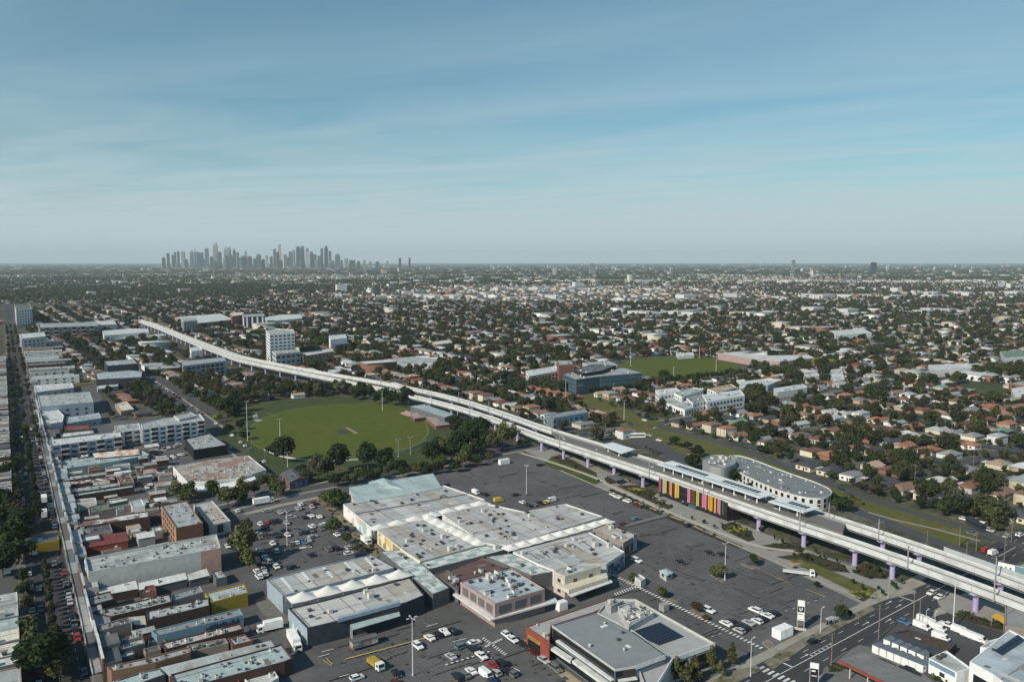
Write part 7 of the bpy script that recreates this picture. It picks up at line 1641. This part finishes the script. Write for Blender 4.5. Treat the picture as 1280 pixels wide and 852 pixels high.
# ---- mid rise blocks scattered in the distance, one mass, and the city skyline of single towers
mb = MB(); rs = random.Random(9)
for _ in range(2600):
    y = math.sqrt(rs.uniform(2600 ** 2, 22000 ** 2)); x = rs.uniform(-VIEWK, VIEWK) * y; f = max(1, y / 5000)
    tall = rs.random() < .05; mb.box((x, y, 0), (rs.uniform(14, 40) * f, rs.uniform(14, 34), rs.uniform(20, 48) if tall else rs.uniform(6, 13)), GA + rs.uniform(-.2, .2), rs.randrange(5))
for cu, cv, n, sx, sy in [(1130, 353, 70, 700, 120), (780, 352, 60, 600, 130), (980, 345, 60, 900, 250), (600, 348, 40, 500, 250), (1060, 372, 20, 260, 60), (1230, 368, 24, 200, 60), (700, 362, 16, 200, 60), (560, 372, 14, 160, 60), (880, 395, 12, 90, 40), (1150, 392, 14, 140, 40), (300, 355, 20, 400, 150)]:
    c = G(cu, cv)
    for _ in range(n): mb.box((c[0] + rs.gauss(0, sx), c[1] + rs.gauss(0, sy), 0), (rs.uniform(20, 80), rs.uniform(16, 40), rs.uniform(6, 13)), GA + rs.choice([0, 1.5708]), rs.choice([0, 0, 3, 3, 1, 2]))
struct('distant_blocks', mb, [mat('far block white', (.48, .49, .49)), mat('far block grey', (.40, .41, .41)), mat('far block tan', (.42, .36, .30)), mat('far block pale', (.56, .56, .55)), mat('far block blue', (.28, .33, .36))], 'stuff')['label'] = 'mass of pale low blocks and warehouses in the far distance'
CITY = 11500.0
sk = [(150, 100, 14), (168, 85, 12), (187, 92, 10), (196, 80, 9), (209, 78, 10), (228, 78, 14), (240, 108, 14), (262, 75, 14), (276, 78, 9), (286, 80, 10), (300, 82, 20), (322, 66, 15), (340, 98, 14), (357, 45, 19), (370, 80, 22), (392, 100, 12), (405, 60, 26), (421, 90, 9), (432, 68, 13), (444, 82, 12), (458, 100, 16), (477, 77, 12), (468, 95, 24), (492, 97, 22), (512, 104, 14), (528, 88, 22), (546, 108, 12), (560, 95, 12), (578, 98, 14), (592, 68, 12), (603, 80, 12), (613, 50, 13), (632, 90, 16), (645, 100, 8), (656, 78, 16), (668, 72, 10), (685, 58, 16), (702, 57, 18), (722, 66, 15), (738, 78, 14), (752, 90, 14), (770, 95, 18), (780, 66, 11), (797, 56, 17), (812, 76, 11), (842, 87, 22), (858, 110, 10), (875, 105, 18), (900, 112, 22), (925, 116, 12), (948, 110, 11), (972, 117, 12), (1000, 118, 16), (1040, 117, 12), (1090, 104, 9), (1128, 103, 8), (312, 108, 20), (420, 112, 20), (540, 115, 22), (610, 112, 24), (700, 108, 24), (760, 112, 22), (820, 112, 20)]
tn = [('dark glass', band('tower dark', (.010, .022, .032), (.028, .05, .062), 14)), ('blue grey', band('tower blue', (.03, .062, .085), (.065, .105, .125), 14)), ('pale concrete', band('tower pale', (.22, .23, .23), (.11, .13, .14), 14)), ('white', band('tower white', (.42, .43, .42), (.25, .27, .27), 14)), ('grey', band('tower grey', (.07, .08, .085), (.04, .05, .055), 14))]
rs = random.Random(4)
for i, (X, Y, w) in enumerate(sk):
    u, v = 160 + X / 3.2, 290 + Y / 3.2; yy = CITY + rs.uniform(-900, 900); z = CH + (326 - v) / F * yy * 1.0; x = (u - 640) / F * yy; ww = w / 3.2 / F * yy
    k = [3, 0, 0, 1, 1, 2, 4, 0][rs.randrange(8)] if i not in (3, 15) else (2 if i == 15 else 0)
    hn = 'tallest ' if z > 330 else 'low ' if z < 190 else ''
    o = thing('city_tower', '%s%s tower of the far city skyline' % (hn, tn[k][0]), 'tower', (x, yy, 0), rs.uniform(0, .8), 'towers of the far city skyline', True)
    ww *= .84; c = rs.random()
    b = MB(); zt = z * (.90 if c < .5 else 1)
    b.box((0, 0, 0), (ww, ww * rs.uniform(.7, 1.0), zt)); b.build('shaft', tn[k][1], o, (0, 0, 0))
    if c < .5:
        cw = ww * rs.uniform(.55, .85); MB().box((0, 0, zt), (cw, cw, z - zt)).build('crown', tn[(k + 1) % 5][1], o, (0, 0, 0))
    MB().box((0, 0, 0), (ww * 1.12, ww * 1.12, z * .12)).build('podium', tn[2][1], o, (0, 0, 0))
    if i in (8,): MB().tube((0, 0, z), (0, 0, z + 70), 5, 1.5, 6).build('spire', wallmat('grey'), o, (0, 0, 0))
for lab, u, v, w, k, d in [('isolated dark slab tower on the right horizon', 1090, 328, 5, 0, 7000), ('pale block with stepped top on the mid horizon', 740, 330, 7, 2, 7000), ('pale tower left of the mid horizon block', 693, 334, 4, 3, 6500), ('white hospital like block on the mid horizon', 803, 349, 14, 3, 4200), ('long white warehouse in the far middle', 728, 360, 50, 3, 3400), ('twin pale tower near the far right', 990, 325, 3, 2, 8000)]:
    x = (u - 640) / F * d; z = max(9, CH + (326 - v) / F * d); ww = w / F * d
    o = thing('far_tower', lab, 'building', (x, d, 0), .2); MB().box((0, 0, 0), (ww, min(ww, 60), z)).build('shaft', tn[k][1], o, (0, 0, 0)); MB().box((0, 0, z), (ww * .5, min(ww, 60) * .5, 3)).build('roof_plant', tn[4][1], o, (0, 0, 0))
# ================================================================== VEHICLES
def C(u, v, col, kind='sedan', ang='A', full=True, jit=.06):
    x, y = G(u, v); rz = {'A': GA + math.pi / 2, 'B': GA, 'a': GA - math.pi / 2, 'b': GA + math.pi}[ang] if isinstance(ang, str) else ang
    car(x, y, rz + R.uniform(-jit, jit), kind, col, zonec(x, y), full)
CZ = [('in the lower market car park', (560, 815)), ('kerbside by the red wall', (668, 818)), ('in the station car park', (930, 770)), ('near the market shop corner', (830, 705)), ('along the park path', (775, 622)), ('in the upper car park', (640, 620)), ('in the left car park', (370, 660)), ('by the market mural walls', (430, 690)), ('in the inner shop car park', (200, 580)), ('on the oval road', (300, 550)), ('on the high street', (90, 770)), ('at the far right crossing', (1235, 665)), ('in the van yard', (1185, 792)), ('on the main road', (1170, 745)), ('by the rear shop lane', (330, 730)), ('near the station roundabout', (815, 545)), ('on the upper high street', (45, 580)), ('on the far high street', (32, 480)), ('left of the high street', (15, 720)), ('on the market cross road', (400, 610)), ('by the grandstand', (440, 495)), ('in the yard beyond the viaduct', (460, 448)), ('in the suburban streets', (1100, 560)), ('on the left suburban streets', (200, 480)), ('beside the long white flats', (1225, 470)), ('beside the right verge road', (1060, 610))]
CZW = [(n, G(*q)) for n, q in CZ]
def zonec(x, y): return min(CZW, key=lambda z: math.dist(z[1], (x, y)) / math.sqrt(z[1][1]))[0]
for t in [(537, 799, 'white'), (547.5, 795, 'black'), (556, 792, 'white', 'ute'), (566, 791, 'black', 'wagon'), (577.5, 810, 'teal', 'wagon', 'B'), (592.5, 805, 'white', 'sedan', 'B'), (615, 833, 'red'), (627, 831, 'black', 'wagon'), (589, 841, 'white'), (607.5, 846, 'white', 'van', 'a'), (620, 843, 'silver', 'hatch'), (631, 840, 'black'), (572, 848, 'black', 'wagon'), (581, 846, 'grey'), (446, 849, 'white', 'hatch', 'B'), (614, 852, 'dark blue'), (640, 844, 'grey', 'hatch'),
          (641, 801, 'white', 'sedan', 'a'), (654, 808, 'black', 'hatch', 'a'), (668, 818, 'dark red', 'sedan', 'a'), (680, 827, 'silver', 'sedan', 'a'), (695, 838, 'grey', 'wagon', 'a'), (633, 795, 'white', 'hatch', 'a'),
          (796, 702, 'white', 'wagon', 'a'), (851, 704, 'black', 'sedan', 'a'), (887, 692.5, 'black', 'sedan', 'a'), (903, 695, 'black', 'sedan', 'a'), (860.5, 658, 'black', 'hatch', 'B'), (886, 764.5, 'white', 'wagon', 'a'), (944, 764.5, 'white', 'wagon'), (959, 771, 'white', 'sedan'), (946.5, 778, 'white', 'hatch'), (936, 780, 'silver'), (927.6, 786, 'black', 'wagon'), (907.5, 781, 'white'), (915, 779, 'black'), (967, 768, 'black', 'hatch'), (952, 775, 'black'), (924, 790, 'silver', 'hatch'),
          (766, 619.5, 'white', 'hatch'), (772, 622.5, 'white'), (784, 627.5, 'white', 'wagon'), (794, 631.5, 'dark red'), (799, 634, 'dark red', 'hatch'), (795, 649.5, 'teal', 'sedan', 'B'), (780, 656, 'dark red', 'sedan', 'B'), (821, 634.5, 'beige', 'hatch'),
          (594.5, 617, 'white', 'van', 'a'), (605, 619, 'black', 'wagon'), (623, 627, 'yellow', 'van', 'B'), (645, 619.5, 'black', 'sedan', 'B'), (653, 629, 'white', 'hatch'), (661, 633, 'black'), (668, 632, 'grey'), (675, 630, 'black', 'ute'), (681, 629, 'yellow', 'hatch'), (689, 627, 'white', 'van', 'b'), (675, 582.5, 'black', 'wagon', 'B'), (596, 582, 'grey', 'sedan', 'B'),
          (376, 631.5, 'white', 'hatch'), (360, 640, 'grey', 'sedan', 'B'), (373, 637, 'silver', 'wagon'), (334, 640, 'silver', 'hatch', 'B'), (364, 648, 'silver', 'wagon', 'B'), (380, 648, 'black', 'sedan'), (389, 646, 'white'), (385, 643, 'black', 'hatch'), (400, 659, 'silver', 'hatch', 'A'), (391, 672, 'silver', 'sedan', 'B'), (341, 681, 'white', 'hatch', 'a'), (357, 664, 'black', 'sedan', 'B'), (346, 669, 'black', 'sedan', 'B'), (371, 677, 'grey', 'hatch', 'B'), (322, 669, 'silver', 'hatch', 'B'), (411, 688, 'grey', 'wagon', 'A'), (420, 687, 'black', 'wagon', 'A'), (435, 686, 'silver', 'hatch', 'A'), (332, 699, 'white', 'ute', 'a'), (338, 704, 'silver', 'sedan', 'a'), (324, 722.5, 'white', 'wagon', 'A'), (331, 719.5, 'white', 'hatch', 'A'), (364, 711, 'black', 'hatch', 'b'), (285, 684, 'white', 'sedan', 'a'), (306, 690, 'silver', 'hatch', 'a'), (317, 704, 'black', 'sedan', 'B'), (436, 693, 'white', 'hatch', 'B'), (451, 697, 'dark blue', 'van', 'B'), (432, 660, 'black', 'sedan', 'A'), (297, 640, 'white', 'hatch', 'A'), (430, 668, 'grey', 'sedan', 'B'), (350, 672, 'black', 'hatch', 'B'), (311, 673, 'black', 'hatch', 'B'),
          (204, 564, 'white', 'hatch', 'B'), (192, 567.5, 'white', 'hatch', 'B'), (196, 573, 'silver', 'sedan', 'B'), (224, 569.5, 'white'), (215, 571, 'white', 'sedan'), (228, 569.5, 'white', 'hatch'), (223, 556, 'white', 'hatch', 'B'), (180, 586, 'white', 'sedan', 'B'), (185, 590, 'white', 'sedan', 'B'), (176, 594.5, 'silver', 'hatch', 'B'), (180, 601, 'white', 'wagon', 'B'), (200, 590, 'black', 'sedan', 'B'), (194, 619, 'white', 'ute'), (190, 622, 'white'), (211, 581, 'dark blue', 'hatch'), (213, 585, 'white', 'hatch'), (219, 559, 'silver', 'hatch'), (232, 562, 'black', 'sedan'), (176, 604, 'black', 'sedan', 'B'), (182, 609, 'black', 'hatch', 'B'),
          (1241, 693, 'white', 'van', 'B'), (1232, 690, 'red', 'van', 'B'), (1225, 653, 'white', 'wagon', 'a'), (1236, 664, 'silver', 'wagon', 'a'), (1274.5, 670, 'white', 'wagon', 'B'), (1205, 650, 'white', 'hatch', 'a'), (1174, 748, 'white', 'sedan', 'b'), (1164, 743, 'white', 'hatch', 'b'), (1017, 803, 'black', 'sedan', 'B'), (1130, 779, 'blue', 'hatch', 'a'), (1162, 781, 'white', 'van', 'a'), (1172, 787, 'white', 'van', 'a'), (1200, 791, 'white', 'van', 'a'), (1212, 797, 'white', 'van', 'a'), (1222, 801, 'white', 'van', 'a'), (1152, 785, 'white', 'van', 'a'), (1176, 799, 'white', 'van', 'a'), (1156, 778, 'white', 'van', 'a'), (1184, 783, 'white', 'ute', 'a'), (1136, 799, 'white', 'wagon', 'a'), (1152, 806, 'white', 'van', 'a'), (1165, 812, 'white', 'van', 'a'), (1139, 842, 'black', 'wagon', 'a'), (1215, 668, 'grey', 'sedan', 'a'), (1250, 688, 'black', 'sedan', 'B'), (1258, 672, 'silver', 'hatch', 'b'), (1245, 699, 'grey', 'hatch', 'B'),
          (812, 545, 'silver', 'sedan', 'a'), (824, 551, 'white', 'sedan', 'a'), (862, 571, 'white', 'hatch', 'a'), (837, 556, 'black', 'sedan', 'a'), (790, 540, 'grey', 'hatch', 'a'), (820, 536, 'silver', 'hatch', 'B'), (770, 538, 'black', 'sedan', 'B'), (760, 541, 'grey', 'sedan', 'B'), (788, 531, 'dark blue', 'sedan', 'a'), (806, 526, 'white', 'sedan', 'a')]: C(*t)
# high street: kerbside rows and moving cars
rr = random.Random(33); CK_ = ['white'] * 5 + ['silver'] * 3 + ['grey'] * 3 + ['black'] * 4 + ['dark blue', 'red', 'blue', 'dark red']
KK = ['sedan', 'sedan', 'hatch', 'hatch', 'wagon', 'ute']
for off, ps in ((4.2, 6.3), (15.6, 6.3)):
    t = 8
    while t < 420:
        if rr.random() < .6 and not 108 < t < 142: x, y = HS(t, off); car(x, y, math.atan2(hD.y, hD.x) + (0 if off > 12 else math.pi) + rr.uniform(-.04, .04), rr.choice(KK), rr.choice(CK_), zonec(x, y), t < 260)
        t += ps
for t in range(14, 420, 23):
    for off, dr in ((6.9, math.pi), (13.0, 0)):
        if rr.random() < .45: x, y = HS(t + rr.uniform(-5, 5), off); car(x, y, math.atan2(hD.y, hD.x) + dr, rr.choice(KK), rr.choice(CK_), zonec(x, y), t < 260)
# oval road kerbside, both sides
for i in range(13, len(r4) - 2):
    for s in (-1, 1):
        if rr.random() < .55:
            a, b = r4[i], r4[i + 1]; d = Vector((b[0] - a[0], b[1] - a[1])).normalized(); x, y = a[0] - d.y * s * 4.6, a[1] + d.x * s * 4.6
            car(x, y, math.atan2(d.y, d.x) + (0 if s < 0 else math.pi), rr.choice(KK), rr.choice(CK_), zonec(x, y), False)
for u in range(455, 500, 9): C(u - 10, 497 + (u - 455) * .05, rr.choice(CK_), rr.choice(KK), 'B', False)
for k in range(20): C(446 + rr.uniform(0, 60), 446 + rr.uniform(0, 9), rr.choice(CK_), rr.choice(KK), rr.choice('AB'), False)
for k in range(12): C(1212 + rr.uniform(0, 40), 466 + rr.uniform(0, 6), rr.choice(CK_), rr.choice(KK), rr.choice('AB'), False)
# more parked cars filling the bays of the left, lower and inner car parks
def fill(px, n, a0=0, pitch=16.5):
    p = PX(px); ms = [WM(*q) for q in p]; k = 0; t = 0
    while k < n and t < 5000:
        t += 1; a = min(m_[0] for m_ in ms) + a0 + pitch * rr.randrange(12) + rr.choice([-2.5, 2.5]); b = min(m_[1] for m_ in ms) + 2.6 * (rr.randrange(80) + .5); x, y = MW(a, b)
        if not inside(x, y, p) or any(math.dist((x, y), c_) < 2.5 for c_ in CARS) or any(inside(x, y, f) for f in FOOT): continue
        car(x, y, GA + math.pi / 2 + rr.choice([0, math.pi]) + rr.uniform(-.05, .05), rr.choice(KK), rr.choice(CK_), zonec(x, y), UV(x, y)[1] > 600); k += 1
fill([(312, 655), (390, 628), (440, 690), (380, 700), (320, 720)], 34, 6); fill([(415, 812), (520, 786), (588, 800), (636, 838), (600, 870), (430, 870)], 7, 4); fill([(185, 560), (232, 558), (215, 600), (200, 640), (176, 636), (190, 590)], 14, 4, 15)
# a few on the suburban streets, nearest first
kk = []
for k in range(-27, 42):
    for a in range(-100, 1300, 12):
        x, y = MW(a + rr.uniform(-4, 4), 30 + k * 64 + rr.choice([-2.9, 2.9]))
        if in_frame(x, y, -4) and not masked(x, y) and y < 1100 and rr.random() < .22: kk.append((x, y))
kk.sort(key=lambda p: p[1])
for x, y in kk[:max(0, 296 - len(CARS))]: car(x, y, GA + math.pi / 2, rr.choice(KK), rr.choice(CK_), zonec(x, y), False)
print('cars', len(CARS))
# trucks, containers and market stalls
x, y = G(371, 812); truck('white semi trailer parked in the lane beside the dark brick rear', x, y, GA - math.pi / 2 - .1, 8.5)
x, y = G(331, 790); truck('white box truck parked behind the tan roofed shop', x, y, GA + math.pi - .1, 6)
x, y = G(472, 836); truck('small white truck with yellow load in the lower car park', x, y, GA - math.pi / 2 + .1, 4.6, 'yellow', h=1.3)
x, y = G(459, 680); truck('white delivery truck below the mural walls', x, y, GA - math.pi / 2, 4.5, h=2.1)
x, y = G(336, 629); truck('long white trailer truck on the road behind the left car park', x, y, GA, 8, h=2.6)
x, y = G(55, 645); truck('tall white truck on the high street near the striped shed', x, y, math.atan2(hD.y, hD.x), 6)
x, y = G(55, 640 - 14); truck('white box truck on the upper high street', x, y, math.atan2(hD.y, hD.x), 7)
x, y = G(9, 716); truck('small white truck left of the high street', x, y, math.atan2(hD.y, hD.x), 4)
x, y = G(1010, 720); truck('white flatbed crane truck with orange boom by the park lawn', x, y, GA - .95, 9.5, 'offwhite', h=.4)
o = thing('crane_boom', 'orange crane boom folded on the white flatbed truck', 'crane', (*G(995, 712), 1.6), GA - .95)
MB().tube((-2.5, 0, .6), (1.6, 0, 1.2), .28, .2, 6).build('boom', wallmat('orange'), o, (0, 0, 0)); MB().box((-1.5, 0, 0), (1.4, 1.6, 1.0)).build('slew_base', wallmat('orange'), o, (0, 0, 0))
container('white shipping container beside the dark blue hall wall', (397, 801), 2.7, 'offwhite', L_=6.4); container('long pale container next to the loading awning', (427, 791), 2.7, 'offwhite', L_=6.6)
container('white rubbish container near the pylon sign', (978, 795), 3.0, 'white', L_=6.4, W_=3.4); container('white container on the upper car park edge', (630, 580), 3.0, 'white', L_=6.6)
container('white cool room box in the service lane behind the modern store', (702, 762), 3.0, 'white', L_=3.6); container('small grey dumpster on the store side road', (830, 763), 2.4, 'grey', L_=2.6, W_=2.4)
x, y = G(455, 808); o = thing('covered_trailer', 'dark roofed mobile stall trailer covered in pictures', 'trailer', (x, y, .1), GA)
MB().box((0, 0, .7), (8.5, 2.4, 2.0)).build('body', mural('stall art', [(.1, .12, .2), (.35, .2, .16), (.5, .45, .35), (.12, .16, .22), (.3, .32, .36)], .8), o, (0, 0, 0)); MB().box((0, 0, 2.72), (8.8, 2.7, .18)).build('roof', wallmat('dgrey'), o, (0, 0, 0))
for s in (-1, 1):
    for q in (-2.4, 2.4): MB().tube((q, s * 1.0 - .1, .4), (q, s * 1.0 + .1, .4), .4, n=10).build('wheel', TYRE(), o, (0, 0, 0))
x, y = G(796, 547); r = thing('bus', 'white bus on the road beyond the station', 'bus', (x, y, .1), GA + math.pi / 2 + 1.1)
def busbody(r, col):
    MB().box((0, 0, .4), (11.5, 2.5, 2.7)).build('body', wallmat(col), r, (0, 0, 0))
    for s in (-1, 1): MB().box((0, s * 1.26, 1.5), (10.4, .04, 1.0)).build('window', glass('car glass', (.02, .025, .03), .08), r, (0, 0, 0))
    MB().box((5.76, 0, 1.3), (.05, 2.2, 1.5)).build('windscreen', glass('car glass', (.02, .025, .03), .08), r, (0, 0, 0))
    for q in (-3.6, 3.8):
        for s in (-1, 1): MB().tube((q, s * 1.1 - .14, .45), (q, s * 1.1 + .14, .45), .47, n=10).build('wheel', TYRE(), r, (0, 0, 0))
busbody(r, 'white'); x, y = G(1219, 659); r = thing('bus', 'dark blue bus at the far right crossing', 'bus', (x, y, .1), GA - math.pi / 2 - .6); busbody(r, 'navy')
x, y = G(1160, 779); 
o = thing('site_hoarding', 'orange safety barriers between the viaduct decks at the right', 'barrier', (*G(1240, 736), 0), GA)
for k in range(5): MB().box((k * 2.2 - 4, 0, 0), (2.1, .5, 1.1)).build('barrier_block', wallmat('red'), o, (0, 0, 0))
for p_, lab, col in [([(1246, 702), (1270, 709), (1282, 718), (1282, 712)], 'white hoarding panel with dark marks at the right edge', 'white'), ]:
    a_, b_ = Vector(G(1247, 712)), Vector(G(1290, 722)); d = (b_ - a_).normalized(); n_ = Vector((-d.y, d.x)) * .1
    o = thing('hoarding', lab, 'hoarding', (*((a_ + b_) / 2), 0)); MB().prism(ccw([tuple(v) for v in (a_ - n_, b_ - n_, b_ + n_, a_ + n_)]), 0, 3.4, bot=True).build('panel', wallmat('white'), o)
    for t0, t1, z0, z1, c in [(.1, .14, 1, 2, 'dgrey'), (.22, .26, 1, 2.2, 'dgrey'), (.35, .4, .8, 2.2, 'slate'), (.5, 1, .1, 3.3, 'blue')]:
        nf = n_ * 1.3 if (n_).dot(a_) < 0 else -n_ * 1.3; L_ = (b_ - a_).length
        MB().prism(ccw([tuple(v) for v in (a_ + d * (L_ * t0) + nf, a_ + d * (L_ * t1) + nf, a_ + d * (L_ * t1) + nf * 1.3, a_ + d * (L_ * t0) + nf * 1.3)]), z0, z1, bot=True).build('printed_mark', wallmat(c), o)
x, y = G(1250, 783); o = thing('awning', 'bright yellow and orange awning by the right reserve', 'awning', (x, y, 0), GA)
MB().add([(-2, -2, 2.4), (2, -2, 2.4), (2, 2, 3.6), (-2, 2, 3.6), (-2, -2, 2.3), (2, -2, 2.3), (2, 2, 3.5), (-2, 2, 3.5)], [(0, 1, 2, 3), (7, 6, 5, 4), (0, 4, 5, 1), (1, 5, 6, 2), (2, 6, 7, 3), (3, 7, 4, 0)]).build('cover', mat('orange fabric', (.62, .36, .04), .8, .15), o, (0, 0, 0))
for q in ((-1.9, -1.9, 2.3), (1.9, -1.9, 2.3), (1.9, 1.9, 3.4), (-1.9, 1.9, 3.4)): MB().tube((q[0], q[1], 0), q, .06, n=5).build('post', wallmat('grey'), o, (0, 0, 0))
make_haze()
finish_labels()
for o in S.objects:
    if o.parent is None and 'label' in o:
        n_ = len(o['label'].split())
        if n_ > 16 or n_ < 4: print('LABEL LEN', n_, o['label'])
    elif o.parent is None and o.type == 'MESH' and 'kind' not in o: print('NO LABEL', o.name)
for o in S.objects:
    if o.get('kind') == 'structure' and 'label' not in o: pass
